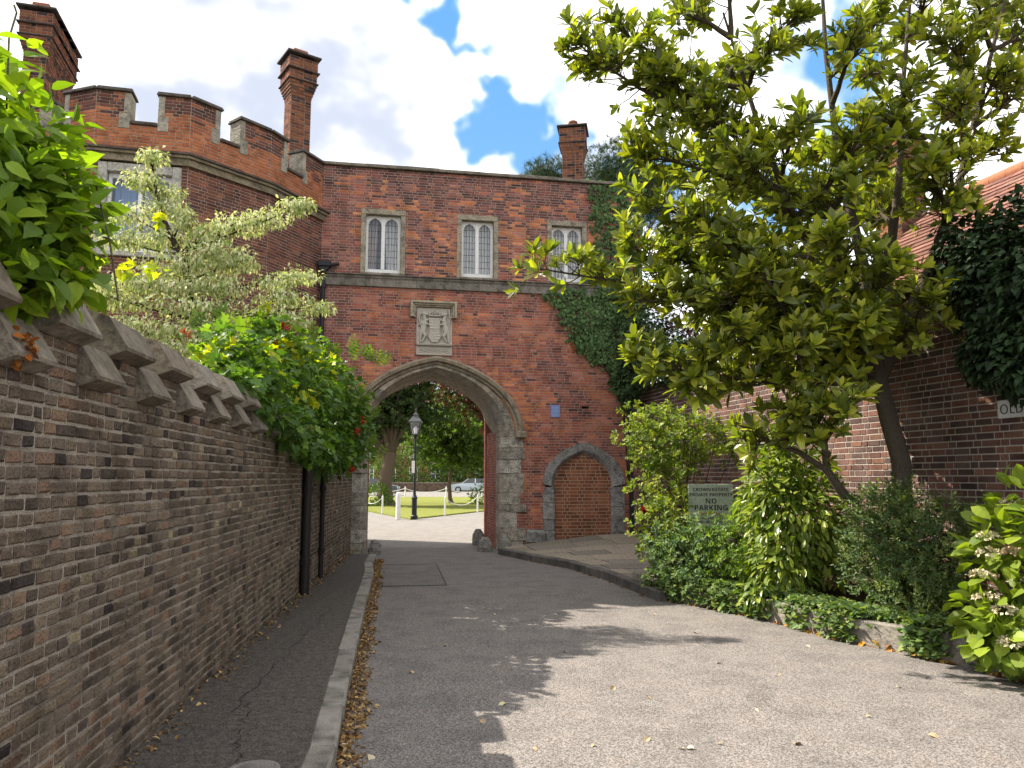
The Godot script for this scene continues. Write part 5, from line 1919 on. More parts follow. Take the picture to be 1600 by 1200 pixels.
	for q in [["low bright shrub at the foot of the stout trunk", Vector3(-7.5, 0.5, -42.6), Vector3(0.9, 0.75, 0.7), 700, 0], ["round green shrub beside the thin trunk", Vector3(-1.5, 0.5, -44.5), Vector3(1.0, 0.7, 0.8), 500, 1], ["tall loose hedge before the far brick house", Vector3(-11.0, 2.6, -92.5), Vector3(7.0, 3.4, 1.6), 5200, 2], ["dark hedge along the drive behind the parked cars", Vector3(1.0, 2.8, -93.0), Vector3(7.0, 4.2, 1.6), 5200, 3]]:
		var s := thing("shrub" if q[4] < 2 else "hedge", q[0], "shrub" if q[4] < 2 else "hedge", shift(q[1].x, 0, q[1].z))
		var pts := spread([[Vector3(0, q[1].y, 0), q[2], q[3]]], 0.5, 0.25, rng)
		var l := leaf_places(pts, 0.2 if q[4] < 2 else 0.42, 0.3, 0.8, 0.7, [Color(0.10, 0.17, 0.035), Color(0.07, 0.13, 0.03), Color(0.15, 0.22, 0.05)], rng)
		foliage(s, "foliage", small, M.leaf_soft, l[0], l[1], 0, rng)
	# low brick wall behind the cars
	mb = MB.new()
	mb.col = Color(0.19, 0.13, 0.095)
	mb.slab(Transform3D(), Vector3(-34, 0, -90.0), Vector3(16, 0.95, -89.6))
	mb.col = Color(0.33, 0.30, 0.26)
	mb.slab(Transform3D(), Vector3(-34, 0.951, -90.05), Vector3(16, 1.05, -89.55))
	var lw := part("low_wall", mb.mesh(M.brick), self)
	meta(lw, "long low brick wall behind the parked cars", "wall")
	far_house(rng)
	car("parked_car", "dark green estate car parked across the lawn", Vector3(-12.6, 0, -71.0), Color(0.02, 0.045, 0.045), 1.0, rng)
	car("parked_car", "silver car parked beyond the chain posts near the thin tree", Vector3(-4.5, 0, -85.0), Color(0.36, 0.43, 0.46), -1.0, rng)

func yard_tree(called: String, label: String, at: Vector3, r: float, h: float, blobs: Array, cols: Array, size: float, rng: RandomNumberGenerator) -> void:
	var t := thing(called, label, "tree", shift(at.x, at.y, at.z))
	var mb := MB.new()
	mb.col = Color(0.20, 0.155, 0.115) if called != "pine_tree" else Color(0.15, 0.09, 0.06)
	var top := Vector3(rng.randf_range(-0.3, 0.3), h, 0)
	mb.tube(PackedVector3Array([Vector3(0.05 * r, -0.1, 0), Vector3(-0.1, 0.35, 0), Vector3(-0.15, h * 0.45, 0), top]), PackedFloat32Array([r * 1.45, r * 1.05, r * 0.92, r * 0.8]), 12)
	part("trunk", mb.mesh(M.bark), t)
	mb = MB.new()
	mb.col = Color(0.16, 0.125, 0.095)
	for b in blobs:
		for k in 5:
			var d := rand_dir(rng)
			limb(mb, top - Vector3(0, 0.2, 0), b[0] + d * b[1] * 0.75, r * 0.45, r * 0.06, 0.08, rng)
	part("branches", mb.mesh(M.bark), t)
	var pts := spread(blobs, 0.75, 0.3, rng)
	var l := leaf_places(pts, size, 0.1, 0.5, 0.9, cols, rng)
	# leaves of one clump share a tone
	var leaf := sprig(leaf_oval(0.34), 5, 0.5, 0.62, 0.9, rng)
	if called == "pine_tree":
		leaf = MB.new()
		for k in 22:
			var d := (rand_dir(rng) + Vector3(0, 0.7, 0)).normalized()
			var x := d.cross(Vector3(0.2, 0.1, 1)).normalized() * 0.02
			leaf.tri(Vector3.ZERO - x, x, d * rng.randf_range(0.7, 1.1))
	foliage(t, "crown", leaf, M.leaf_dark if called == "pine_tree" else M.leaf_soft, l[0], l[1], 0, rng)

func far_house(rng: RandomNumberGenerator) -> void:
	var t := thing("far_house", "orange brick house with white sash windows across the yard", "house", shift(-20, 0, -106))
	var mb := MB.new()
	mb.col = Color(0.34, 0.16, 0.095)
	mb.slab(Transform3D(), Vector3(-16, 0, -8), Vector3(22, 10.5, 0))
	part("wall", mb.mesh(M.brick), t)
	mb = MB.new()
	mb.col = Color(0.16, 0.10, 0.08)
	mb.prism(PackedVector2Array([Vector2(-8.5, 10.5), Vector2(0.5, 10.5), Vector2(-4, 13.5)]), Transform3D(Basis(Vector3(0, 0, 1), Vector3(0, 1, 0), Vector3(-1, 0, 0)), Vector3.ZERO), -22.3, 16.3)
	part("roof", mb.mesh(M.tile), t)
	for fl in 3:
		for k in 12:
			var x := -14.5 + k * 3.0
			var y := 1.2 + fl * 3.1
			var w := joint("window", t, shift(x, y, 0.0))
			mb = MB.new()
			mb.col = Color(0.75, 0.75, 0.74)
			for q in [[-0.6, -0.47, 0, 1.9], [0.47, 0.6, 0, 1.9], [-0.465, 0.465, 0, 0.12], [-0.465, 0.465, 1.78, 1.9], [-0.465, 0.465, 0.9, 1.0], [-0.04, 0.04, 0.121, 0.899], [-0.04, 0.04, 1.001, 1.779]]:
				mb.slab(Transform3D(), Vector3(q[0], q[2], 0.02), Vector3(q[1], q[3], 0.09))
			part("frame", mb.mesh(M.paint), w)
			mb = MB.new()
			mb.quad(Vector3(-0.5, 0.1, 0.03), Vector3(0.5, 0.1, 0.03), Vector3(0.5, 1.8, 0.03), Vector3(-0.5, 1.8, 0.03))
			part("pane", mb.mesh(M.dark_glass), w)

func car(called: String, label: String, at: Vector3, col: Color, dir: float, rng: RandomNumberGenerator) -> void:
	var t := thing(called, label, "car", Transform3D(Basis(Vector3.UP, 0.0 if dir > 0 else PI), at), "parked cars across the yard")
	var mb := MB.new()
	mb.col = col
	# side profile, nose to +x
	var low := PackedVector2Array([Vector2(-2.2, 0.32), Vector2(-1.75, 0.24), Vector2(1.9, 0.24), Vector2(2.2, 0.36), Vector2(2.2, 0.72), Vector2(2.05, 0.86), Vector2(1.0, 1.0), Vector2(-2.15, 1.02), Vector2(-2.25, 0.7)])
	var full := PackedVector3Array()
	var W := 0.88
	for i in low.size():
		var a := low[i]
		var b := low[(i + 1) % low.size()]
		var ka := 0.94 if a.y < 0.4 or a.y > 0.95 else 1.0
		var kb := 0.94 if b.y < 0.4 or b.y > 0.95 else 1.0
		mb.quad(Vector3(a.x, a.y, -W * ka), Vector3(b.x, b.y, -W * kb), Vector3(b.x, b.y, W * kb), Vector3(a.x, a.y, W * ka))
		for s in [1.0, -1.0]:
			var m := Vector3(0, 0.62, W * 1.02 * s)
			if s > 0: mb.tri(m, Vector3(a.x, a.y, W * ka), Vector3(b.x, b.y, W * kb))
			else: mb.tri(m, Vector3(b.x, b.y, -W * kb), Vector3(a.x, a.y, -W * ka))
	# pillars and roof
	var cab := [Vector2(-2.1, 1.0), Vector2(1.0, 0.99), Vector2(0.25, 1.5), Vector2(-1.75, 1.52)]
	var Wt := 0.66
	mb.quad(Vector3(-1.8, 1.52, Wt), Vector3(0.3, 1.5, Wt), Vector3(0.3, 1.5, -Wt), Vector3(-1.8, 1.52, -Wt))
	for s in [1.0, -1.0]:
		for q in [[Vector2(1.02, 0.99), Vector2(0.9, 0.99), Vector2(0.18, 1.5), Vector2(0.3, 1.5)], [Vector2(-0.45, 1.0), Vector2(-0.58, 1.0), Vector2(-0.58, 1.51), Vector2(-0.45, 1.51)], [Vector2(-1.95, 1.0), Vector2(-2.15, 1.0), Vector2(-1.8, 1.52), Vector2(-1.6, 1.52)]]:
			mb.quad(Vector3(q[0].x, q[0].y, 0.84 * s), Vector3(q[1].x, q[1].y, 0.84 * s), Vector3(q[2].x, q[2].y, (Wt + 0.005) * s), Vector3(q[3].x, q[3].y, (Wt + 0.005) * s))
	part("body", mb.mesh(M.car_paint), t)
	for s in [1.0, -1.0]:
		mb = MB.new()
		mb.quad(Vector3(-2.0, 1.0, 0.825 * s), Vector3(0.95, 0.99, 0.825 * s), Vector3(0.2, 1.49, 0.65 * s), Vector3(-1.75, 1.51, 0.65 * s))
		part("side_window", mb.mesh(M.dark_glass), t)
	mb = MB.new()
	mb.quad(Vector3(1.0, 0.99, 0.8), Vector3(1.0, 0.99, -0.8), Vector3(0.28, 1.49, -0.62), Vector3(0.28, 1.49, 0.62))
	part("windscreen", mb.mesh(M.dark_glass), t)
	mb = MB.new()
	mb.quad(Vector3(-2.13, 1.02, -0.8), Vector3(-2.13, 1.02, 0.8), Vector3(-1.79, 1.5, 0.62), Vector3(-1.79, 1.5, -0.62))
	part("rear_window", mb.mesh(M.dark_glass), t)
	for x in [-1.35, 1.35]:
		for s in [1.0, -1.0]:
			var wh := joint("wheel", t, Transform3D(Basis(Vector3.RIGHT, PI * 0.5), Vector3(x, 0.33, 0.80 * s)))
			mb = MB.new()
			mb.col = Color(0.012, 0.012, 0.012)
			mb.lathe(PackedVector2Array([Vector2(0.2, -0.11), Vector2(0.31, -0.11), Vector2(0.33, -0.07), Vector2(0.33, 0.07), Vector2(0.31, 0.11), Vector2(0.2, 0.11)]), Transform3D(), 18)
			part("tyre", mb.mesh(M.rubber), wh)
			mb = MB.new()
			mb.col = Color(0.4, 0.4, 0.41)
			mb.lathe(PackedVector2Array([Vector2(0.0, -0.08), Vector2(0.205, -0.115), Vector2(0.205, 0.115), Vector2(0.0, 0.08)]), Transform3D(), 10)
			part("rim", mb.mesh(M.iron), wh)
	for s in [1.0, -1.0]:
		mb = MB.new()
		mb.col = Color(0.35, 0.02, 0.02)
		mb.slab(Transform3D(), Vector3(-2.26, 0.75, 0.6 * s - 0.13), Vector3(-2.14, 0.97, 0.6 * s + 0.13), 0.01)
		part("tail_light", mb.mesh(M.car_paint), t)
		mb = MB.new()
		mb.col = Color(0.7, 0.7, 0.7)
		mb.slab(Transform3D(), Vector3(2.1, 0.62, 0.6 * s - 0.16), Vector3(2.225, 0.76, 0.6 * s + 0.16), 0.01)
		part("headlight", mb.mesh(M.car_paint), t)

# ------------------------------------------------------------------ plants
func make_plants() -> void:
	make_magnolia()
	make_near_vine()
	make_dogwood()
	make_creeper()
	make_wall_ivy()
	make_bed()

func make_magnolia() -> void:
	var rng := RandomNumberGenerator.new()
	rng.seed = 606
	var base := Vector3(4.25, 0.25, -8.55)
	var t := thing("magnolia_tree", "large glossy leaved evergreen magnolia leaning out of the planting bed over the lane", "tree", shift(base.x, base.y, base.z))
	var inv := t.transform.affine_inverse()
	var P := func(x: float, y: float, d: float) -> Vector3: return inv * seen(x, y, d)
	var bark := MB.new()
	bark.col = Color(0.125, 0.105, 0.082)
	var f: Vector3 = P.call(1372, 590, 8.7)
	var trunk := PackedVector3Array([Vector3(0.06, -0.15, 0), Vector3(0.02, 0.2, 0), P.call(1408, 720, 8.6), P.call(1390, 660, 8.65), f])
	bark.tube(trunk, PackedFloat32Array([0.14, 0.115, 0.105, 0.1, 0.095]), 12)
	var stems := []
	for q in [[[1372, 590, 8.7], [1385, 440, 8.7], [1405, 280, 8.8], [1412, 120, 8.9], [1430, -100, 9.0]], [[1372, 590, 8.7], [1310, 470, 8.5], [1240, 340, 8.3], [1180, 180, 8.3], [1130, 20, 8.4]], [[1372, 590, 8.7], [1350, 420, 8.6], [1310, 250, 8.5], [1290, 80, 8.6], [1280, -100, 8.7]], [[1372, 590, 8.7], [1450, 430, 8.4], [1500, 280, 8.4], [1540, 120, 8.5], [1580, -40, 8.5]]]:
		var pts := PackedVector3Array()
		for k in q: pts.append(P.call(k[0], k[1], k[2]))
		bark.tube(pts, PackedFloat32Array([0.10, 0.065, 0.042, 0.028, 0.012]), 9)
		stems.append(pts)
	# second, thin stem that rises beside the trunk, forked
	var low := [P.call(1320, 775, 8.4), P.call(1292, 735, 8.3), P.call(1288, 690, 8.2), P.call(1270, 640, 8.0)]
	bark.tube(PackedVector3Array(low), PackedFloat32Array([0.055, 0.045, 0.032, 0.02]), 8)
	bark.tube(PackedVector3Array([low[1], P.call(1245, 705, 8.2), P.call(1200, 690, 8.1), P.call(1150, 660, 8.0)]), PackedFloat32Array([0.036, 0.03, 0.022, 0.012]), 8)
	part("trunk", bark.mesh(M.bark), t)
	var tips := [[905, 70, 7.9], [950, 30, 8.2], [1005, 110, 8.0], [985, 240, 8.0], [1000, 300, 7.7], [978, 372, 7.8], [832, 418, 7.7], [990, 470, 7.6], [1000, 560, 7.7], [1080, 600, 7.7], [1060, 20, 8.5], [1120, -60, 8.5], [1200, -90, 8.8], [1300, -110, 8.6], [1350, -230, 8.8], [1250, -200, 8.6], [1450, -220, 8.9], [1400, -110, 8.6], [1500, -80, 8.8], [1600, -50, 8.5], [1620, 60, 8.6], [1590, 150, 8.4], [1545, 235, 8.2], [1495, 320, 8.0], [1545, 440, 7.8], [1455, 470, 7.5], [1250, 20, 8.0], [1380, 10, 7.9], [1470, 60, 7.8], [1530, 10, 8.0], [1560, 110, 7.9], [1450, -20, 8.4], [1500, 160, 7.8], [1410, 190, 7.6], [1330, 290, 7.5], [1480, 240, 7.9], [1560, 20, 9.2], [1420, 60, 9.3], [1250, 190, 7.4], [1150, 240, 7.4], [1090, 330, 7.3], [1190, 420, 7.2], [1300, 380, 7.2], [1350, 200, 7.4], [1430, 130, 7.6], [1240, 545, 7.3], [1315, 630, 7.3], [1240, 640, 7.5], [1140, 540, 7.5], [1100, 160, 7.8], [1200, 80, 7.8], [1330, 60, 7.8], [1450, 260, 7.6], [1390, 420, 7.3], [1100, 450, 7.4], [1180, 690, 8.0], [1020, 180, 8.6], [1200, 330, 10.2], [1120, 300, 9.9], [1280, 420, 10.4], [1200, 480, 9.8], [1330, 330, 10.3], [1150, 420, 9.6], [1260, 250, 10.5], [1350, 470, 10.2], [1100, 480, 9.3], [1380, 300, 10.4], [1270, 555, 9.3], [1230, 520, 9.4], [1300, 520, 9.3], [1180, 455, 9.7], [1140, 400, 9.9], [1260, 470, 9.6], [1330, 560, 9.2], [1080, 380, 9.9], [1060, 260, 9.2], [1240, 300, 9.4], [1350, 120, 9.5], [1480, 180, 9.4], [1150, 120, 9.3], [1270, 660, 7.6], [1050, 400, 8.2], [1340, 500, 7.5]]
	var twigs := MB.new()
	twigs.col = Color(0.10, 0.085, 0.055)
	var xs := []
	var cs := []
	var dark := [Color(0.125, 0.163, 0.029), Color(0.160, 0.198, 0.032), Color(0.098, 0.134, 0.027), Color(0.205, 0.227, 0.034)]
	var lime := [Color(0.345, 0.378, 0.040), Color(0.402, 0.413, 0.045), Color(0.273, 0.323, 0.036)]
	var rosette := func(p: Vector3, axis: Vector3, young: float) -> void:
		var n := rng.randi_range(7, 11)
		var side := axis.cross(Vector3(0.3, 0.2, 0.9)).normalized()
		var big := rng.randf_range(0.72, 1.25)
		var tone := rng.randf_range(0.72, 1.25)
		for k in n:
			var a := k * 2.4 + rng.randf_range(-0.3, 0.3)
			var open := lerpf(0.35, 1.25, float(k) / n) + rng.randf_range(-0.15, 0.2)
			var r := side.rotated(axis, a)
			var d := (axis * cos(open) + r * sin(open)).normalized()
			var face := (axis * sin(open) - r * cos(open) + Vector3(0, 0.25, 0)).normalized()
			var len := big * rng.randf_range(0.105, 0.18)
			xs.append(Transform3D(leaf_basis(d, face, rng) * len, p - axis * (0.05 * k / n)))
			var c0 := tint_of(lime, rng) if rng.randf() < young * (1.0 - 0.5 * k / n) else tint_of(dark, rng)
			cs.append(Color(c0.r * tone, c0.g * tone, c0.b * tone))
	for q in tips:
		var tip: Vector3 = P.call(q[0], q[1], q[2])
		var best: Vector3 = f
		var cost := 1e9
		for s in stems:
			for i in s.size() - 1:
				for k in 4:
					var c: Vector3 = s[i].lerp(s[i + 1], k / 4.0)
					var d: float = c.distance_to(tip)
					var e := d + maxf(0.0, c.y - (tip.y - 0.35 * d)) * 2.5
					if e < cost:
						cost = e
						best = c
		if q[1] > 600: best = low[2]
		var pts := limb(twigs, best, tip, 0.034, 0.009, 0.09, rng, 10, 6)
		var dist := best.distance_to(tip)
		var n := int(clampf(dist * 32.0, 22, 70))
		for k in n:
			var u := lerpf(0.22, 1.0, pow(rng.randf(), 0.75))
			var fi := u * (pts.size() - 1)
			var i0 := mini(int(fi), pts.size() - 2)
			var p := pts[i0].lerp(pts[i0 + 1], fi - i0)
			var dir := (pts[i0 + 1] - pts[i0]).normalized()
			var d := (dir * 0.7 + rand_dir(rng) * 0.95 + Vector3(0, 0.35, 0)).normalized()
			var l := rng.randf_range(0.12, 0.5) * clampf(1.25 - 0.6 * u, 0.4, 1.0)
			var e := p + d * l
			twigs.tube(PackedVector3Array([p, p.lerp(e, 0.5) + Vector3(0, -0.015, 0), e]), PackedFloat32Array([0.008, 0.006, 0.004]), 5)
			rosette.call(e, (d + Vector3(0, 0.5, 0)).normalized(), 0.62)
		rosette.call(tip, ((tip - pts[pts.size() - 2]).normalized() + Vector3(0, 0.3, 0)).normalized(), 0.8)
	part("branches", twigs.mesh(M.bark), t)
	foliage(t, "crown", leaf_oval(0.2, 0.3, 0.12), M.leaf_glossy, xs, cs, 300, rng)

func make_near_vine() -> void:
	var rng := RandomNumberGenerator.new()
	rng.seed = 707
	var base := Vector3(-2.45, 0, -2.7)
	var t := thing("climbing_vine", "dense sunlit green vine hanging over the first coping stones of the garden wall", "vine", shift(base.x, base.y, base.z))
	var inv := t.transform.affine_inverse()
	var blobs := []
	for q in [[-40, 300, 2.85, 0.42, 0.5], [20, 330, 2.9, 0.26, 0.40], [50, 240, 2.95, 0.18, 0.20], [85, 300, 3.0, 0.16, 0.2], [80, 400, 3.0, 0.18, 0.2], [100, 360, 3.05, 0.13, 0.14], [0, 180, 2.9, 0.10, 0.16], [40, 450, 2.85, 0.18, 0.12], [110, 440, 2.95, 0.09, 0.06], [-120, 200, 2.7, 0.4, 0.55]]:
		blobs.append([inv * seen(q[0], q[1], q[2]), Vector3(q[3], q[4], q[3] * 1.1), int(2500 * q[3] * q[4] + 18)])
	var pts := spread(blobs, 0.9, 0.2, rng)
	var l := leaf_places(pts, 0.10, -0.2, 0.9, 0.95, [Color(0.188, 0.300, 0.025), Color(0.250, 0.375, 0.031), Color(0.138, 0.237, 0.025), Color(0.325, 0.450, 0.037)], rng)
	foliage(t, "foliage", leaf_fan([[0.012, 0.0], [0.22, 0.14], [0.30, 0.36], [0.22, 0.66], [0.07, 0.9], [0.0, 1.05]], 0.25, 0.2), M.leaf_thin, l[0], l[1], 300, rng)
	var mb := MB.new()
	mb.col = Color(0.17, 0.15, 0.09)
	for b in blobs:
		limb(mb, Vector3(0.0, 2.1, 0.0), b[0], 0.018, 0.006, 0.03, rng, 8, 6)
	for q in [[[60, 330, 3.0], [85, 270, 3.0], [150, 290, 3.02], [172, 380, 3.05], [185, 470, 3.05]], [[10, 170, 2.9], [14, 60, 2.9], [26, 20, 2.9], [22, 8, 2.9]]]:
		var c := PackedVector3Array()
		var r := PackedFloat32Array()
		for k in q:
			c.append(inv * seen(k[0], k[1], k[2]))
			r.append(0.004)
		mb.tube(c, r, 6)
	part("stems", mb.mesh(M.bark), t)
	# a withered orange flower head lies on the coping below it
	pts = spread([[inv * seen(18, 540, 2.75), Vector3(0.07, 0.06, 0.05), 90]], 0.9, 0.2, rng)
	l = leaf_places(pts, 0.05, -0.2, 0.8, 0.7, [Color(0.30, 0.10, 0.02), Color(0.22, 0.09, 0.025), Color(0.36, 0.15, 0.03)], rng)
	foliage(t, "withered_flowers", leaf_oval(0.3), M.leaf_dry, l[0], l[1], 0, rng)

func make_dogwood() -> void:
	var rng := RandomNumberGenerator.new()
	rng.seed = 808
	var base := Vector3(-3.95, 0, -9.4)
	var t := thing("dogwood_tree", "small tiered tree with cream edged pale leaves behind the garden wall", "tree", shift(base.x, base.y, base.z))
	var inv := t.transform.affine_inverse()
	var P := func(x: float, y: float, d: float) -> Vector3: return inv * seen(x, y, d)
	var mb := MB.new()
	mb.col = Color(0.09, 0.07, 0.055)
	var lead := PackedVector3Array([Vector3(0, -0.1, 0), P.call(300, 600, 9.4), P.call(305, 500, 9.4), P.call(290, 420, 9.4), P.call(250, 330, 9.4), P.call(235, 250, 9.4)])
	mb.tube(lead, PackedFloat32Array([0.1, 0.08, 0.06, 0.045, 0.03, 0.012]), 8)
	part("trunk", mb.mesh(M.bark), t)
	mb = MB.new()
	mb.col = Color(0.085, 0.065, 0.05)
	var tiers := [[240, 245, 9.4, 26, 20], [222, 280, 9.3, 34, 20], [265, 300, 9.4, 26, 16], [200, 335, 9.2, 46, 22], [260, 325, 9.4, 40, 20], [285, 340, 9.2, 22, 22], [190, 375, 9.3, 40, 18], [250, 375, 9.5, 60, 22], [320, 365, 9.4, 42, 22], [370, 350, 9.5, 50, 20], [420, 340, 9.6, 40, 18], [460, 322, 9.7, 30, 17], [480, 318, 9.7, 12, 10], [340, 395, 9.2, 60, 22], [290, 415, 9.3, 80, 22], [370, 410, 9.4, 40, 16], [150, 455, 9.0, 55, 18], [210, 440, 9.1, 60, 20], [190, 470, 9.2, 50, 14], [270, 450, 9.2, 60, 20], [340, 445, 9.2, 60, 20], [300, 480, 9.1, 90, 18], [430, 440, 9.5, 36, 16], [470, 430, 9.6, 36, 14], [445, 465, 9.5, 50, 14], [500, 480, 9.7, 26, 12], [420, 490, 9.5, 60, 16], [200, 505, 9.0, 60, 16], [270, 515, 9.0, 70, 18], [350, 510, 9.1, 60, 16], [460, 500, 9.5, 30, 12], [240, 540, 9.0, 70, 16], [330, 545, 9.0, 70, 18]]
	var blobs := []
	for q in tiers:
		var c: Vector3 = P.call(q[0], q[1], q[2])
		var sx: float = q[3] * q[2] / FOCAL
		var sy: float = 0.8 * q[4] * q[2] / FOCAL
		blobs.append([c, Vector3(sx, sy, maxf(0.15, sx * 0.8)), int(110 + 8200 * sx * sy)])
		var from: Vector3 = lead[3]
		var best := 1e9
		for i in lead.size() - 1:
			for k in 4:
				var p := lead[i].lerp(lead[i + 1], k / 4.0)
				var d := p.distance_to(c) + maxf(0.0, p.y - c.y + 0.15) * 4.0
				if d < best:
					best = d
					from = p
		limb(mb, from, c, 0.018, 0.005, 0.05, rng, 6, 5)
	part("branches", mb.mesh(M.bark), t)
	var pts := spread(blobs, 0.8, 0.25, rng)
	var l := leaf_places(pts, 0.062, -0.7, 0.5, 0.55, [Color(0.616, 0.627, 0.381), Color(0.538, 0.582, 0.314), Color(0.381, 0.470, 0.190), Color(0.694, 0.683, 0.482), Color(0.246, 0.325, 0.112)], rng)
	foliage(t, "crown", leaf_small(0.24), M.leaf_pale, l[0], l[1], 0, rng)

func make_creeper() -> void:
	var rng := RandomNumberGenerator.new()
	rng.seed = 909
	var base := Vector3(-3.3, 0, -9.5)
	var t := thing("trumpet_creeper", "lush creeper with red trumpet flowers mounded over the far half of the garden wall", "creeper", shift(base.x, base.y, base.z))
	var inv := t.transform.affine_inverse()
	var blobs := []
	var tops := []
	for q in [[400, 575, 7.7, 0.34, 0.26], [440, 560, 8.5, 0.42, 0.36], [470, 610, 9.3, 0.48, 0.42], [505, 600, 10.2, 0.42, 0.42], [530, 630, 10.9, 0.42, 0.48], [545, 670, 11.4, 0.36, 0.45], [558, 690, 11.8, 0.26, 0.34], [440, 640, 8.4, 0.28, 0.26], [480, 680, 9.4, 0.26, 0.32], [515, 700, 10.4, 0.30, 0.36], [535, 715, 11.0, 0.22, 0.24], [360, 540, 7.2, 0.28, 0.2], [340, 580, 6.6, 0.17, 0.12], [380, 610, 7.2, 0.18, 0.14], [420, 520, 8.6, 0.26, 0.18], [520, 655, 12.2, 0.4, 0.5], [470, 560, 10.5, 0.5, 0.35], [372, 598, 6.5, 0.17, 0.13], [398, 622, 6.95, 0.2, 0.17], [425, 645, 7.5, 0.24, 0.2], [452, 668, 8.1, 0.26, 0.24], [488, 700, 9.0, 0.26, 0.2], [410, 590, 7.2, 0.26, 0.2]]:
		blobs.append([inv * seen(q[0], q[1], q[2]), Vector3(q[3], q[4], q[3] * 1.3), int(2300 * q[3] * q[4] + 50)])
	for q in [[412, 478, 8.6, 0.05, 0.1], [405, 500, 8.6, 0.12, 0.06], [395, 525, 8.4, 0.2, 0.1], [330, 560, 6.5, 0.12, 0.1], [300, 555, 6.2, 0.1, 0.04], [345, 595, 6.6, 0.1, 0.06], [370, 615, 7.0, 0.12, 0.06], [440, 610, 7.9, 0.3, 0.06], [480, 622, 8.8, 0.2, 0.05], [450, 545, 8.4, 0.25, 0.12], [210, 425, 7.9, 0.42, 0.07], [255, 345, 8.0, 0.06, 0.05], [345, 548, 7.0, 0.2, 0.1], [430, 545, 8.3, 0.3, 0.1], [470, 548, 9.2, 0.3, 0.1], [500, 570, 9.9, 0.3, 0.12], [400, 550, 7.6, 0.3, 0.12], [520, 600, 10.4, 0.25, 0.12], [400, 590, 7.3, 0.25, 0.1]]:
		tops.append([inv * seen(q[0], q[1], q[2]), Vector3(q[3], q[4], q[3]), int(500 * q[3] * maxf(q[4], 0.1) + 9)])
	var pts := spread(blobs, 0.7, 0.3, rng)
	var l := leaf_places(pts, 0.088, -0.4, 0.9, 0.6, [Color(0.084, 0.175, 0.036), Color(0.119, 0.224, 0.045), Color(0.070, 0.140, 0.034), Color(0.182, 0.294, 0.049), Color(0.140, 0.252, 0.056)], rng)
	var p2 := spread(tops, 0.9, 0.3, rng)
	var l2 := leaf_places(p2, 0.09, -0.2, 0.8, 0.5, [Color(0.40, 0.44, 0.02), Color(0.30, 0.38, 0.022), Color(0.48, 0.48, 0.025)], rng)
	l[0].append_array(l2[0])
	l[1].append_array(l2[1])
	foliage(t, "foliage", leaf_lobed(), M.leaf_thin, l[0], l[1], 300, rng)
	# small feathery shoots that reach past the wall
	var sh := MB.new()
	var one := leaf_small(0.28)
	for k in 4:
		for s in [1.0, -1.0]:
			into(sh, one, Transform3D(leaf_basis(Vector3(s, 0.35, 0), Vector3(0, 0.2, 1), rng) * 0.36, Vector3(0, 0.2 + 0.22 * k, 0)))
	into(sh, one, Transform3D(Basis.from_scale(Vector3.ONE * 0.36), Vector3(0, 1.0, 0)))
	var xs := []
	var cs := []
	for q in [[500, 560, 10.4], [512, 555, 10.4], [540, 552, 10.6], [556, 560, 10.6], [582, 565, 10.8], [590, 572, 10.8], [520, 570, 10.5], [300, 510, 8.6], [330, 500, 8.6], [350, 515, 8.4], [380, 530, 8.3], [430, 530, 8.6], [460, 545, 9.0], [480, 540, 9.5], [530, 640, 10.4], [560, 640, 11.0], [575, 650, 11.2], [570, 700, 11.0], [580, 720, 11.4]]:
		for k in 3:
			xs.append(Transform3D(leaf_basis(Vector3(rng.randf_range(0.0, 0.8), 0.8, rng.randf_range(-0.3, 0.3)), Vector3(0.1, 0.3, 1), rng) * rng.randf_range(0.14, 0.22), inv * seen(q[0] + rng.randf_range(-8, 8), q[1] + rng.randf_range(-6, 6), q[2])))
			cs.append(tint_of([Color(0.11, 0.20, 0.03), Color(0.16, 0.24, 0.03)], rng))
	foliage(t, "shoots", sh, M.leaf_thin, xs, cs, 0, rng)
	var mb := MB.new()
	mb.col = Color(0.14, 0.11, 0.07)
	for b in blobs:
		limb(mb, Vector3(0.1, 2.2, b[0].z * 0.8), b[0], 0.022, 0.007, 0.03, rng, 8, 6)
	for q in [[[360, 630, 7.0], [390, 655, 7.2], [400, 680, 7.5], [420, 700, 7.7]], [[470, 640, 9.0], [430, 665, 8.0], [405, 640, 7.6]]]:
		var c := PackedVector3Array()
		var r := PackedFloat32Array()
		for k in q:
			c.append(inv * seen(k[0], k[1], k[2]))
			r.append(0.006)
		mb.tube(c, r, 6)
	part("stems", mb.mesh(M.bark), t)
	# flower clusters
	for q in [[482, 672, 8.6], [565, 657, 10.8], [557, 675, 10.8], [430, 540, 8.2], [444, 512, 8.4], [548, 735, 10.6], [290, 522, 8.0], [537, 607, 10.4]]:
		mb = MB.new()
		mb.col = Color(0.50, 0.05, 0.035) if q[0] != 290 and q[0] != 537 else Color(0.55, 0.17, 0.06)
		var c: Vector3 = inv * seen(q[0], q[1], q[2])
		for k in 7:
			var d := (rand_dir(rng) + Vector3(0.5, 0.2, 0.6)).normalized()
			mb.tube(PackedVector3Array([c, c + d * 0.035, c + d * 0.055, c + d * 0.062]), PackedFloat32Array([0.005, 0.008, 0.012, 0.02]), 7)
		part("flower", mb.mesh(M.petal), t)

func inside(p: Vector2, poly: PackedVector2Array) -> bool:
	return Geometry2D.is_point_in_polygon(p, poly)

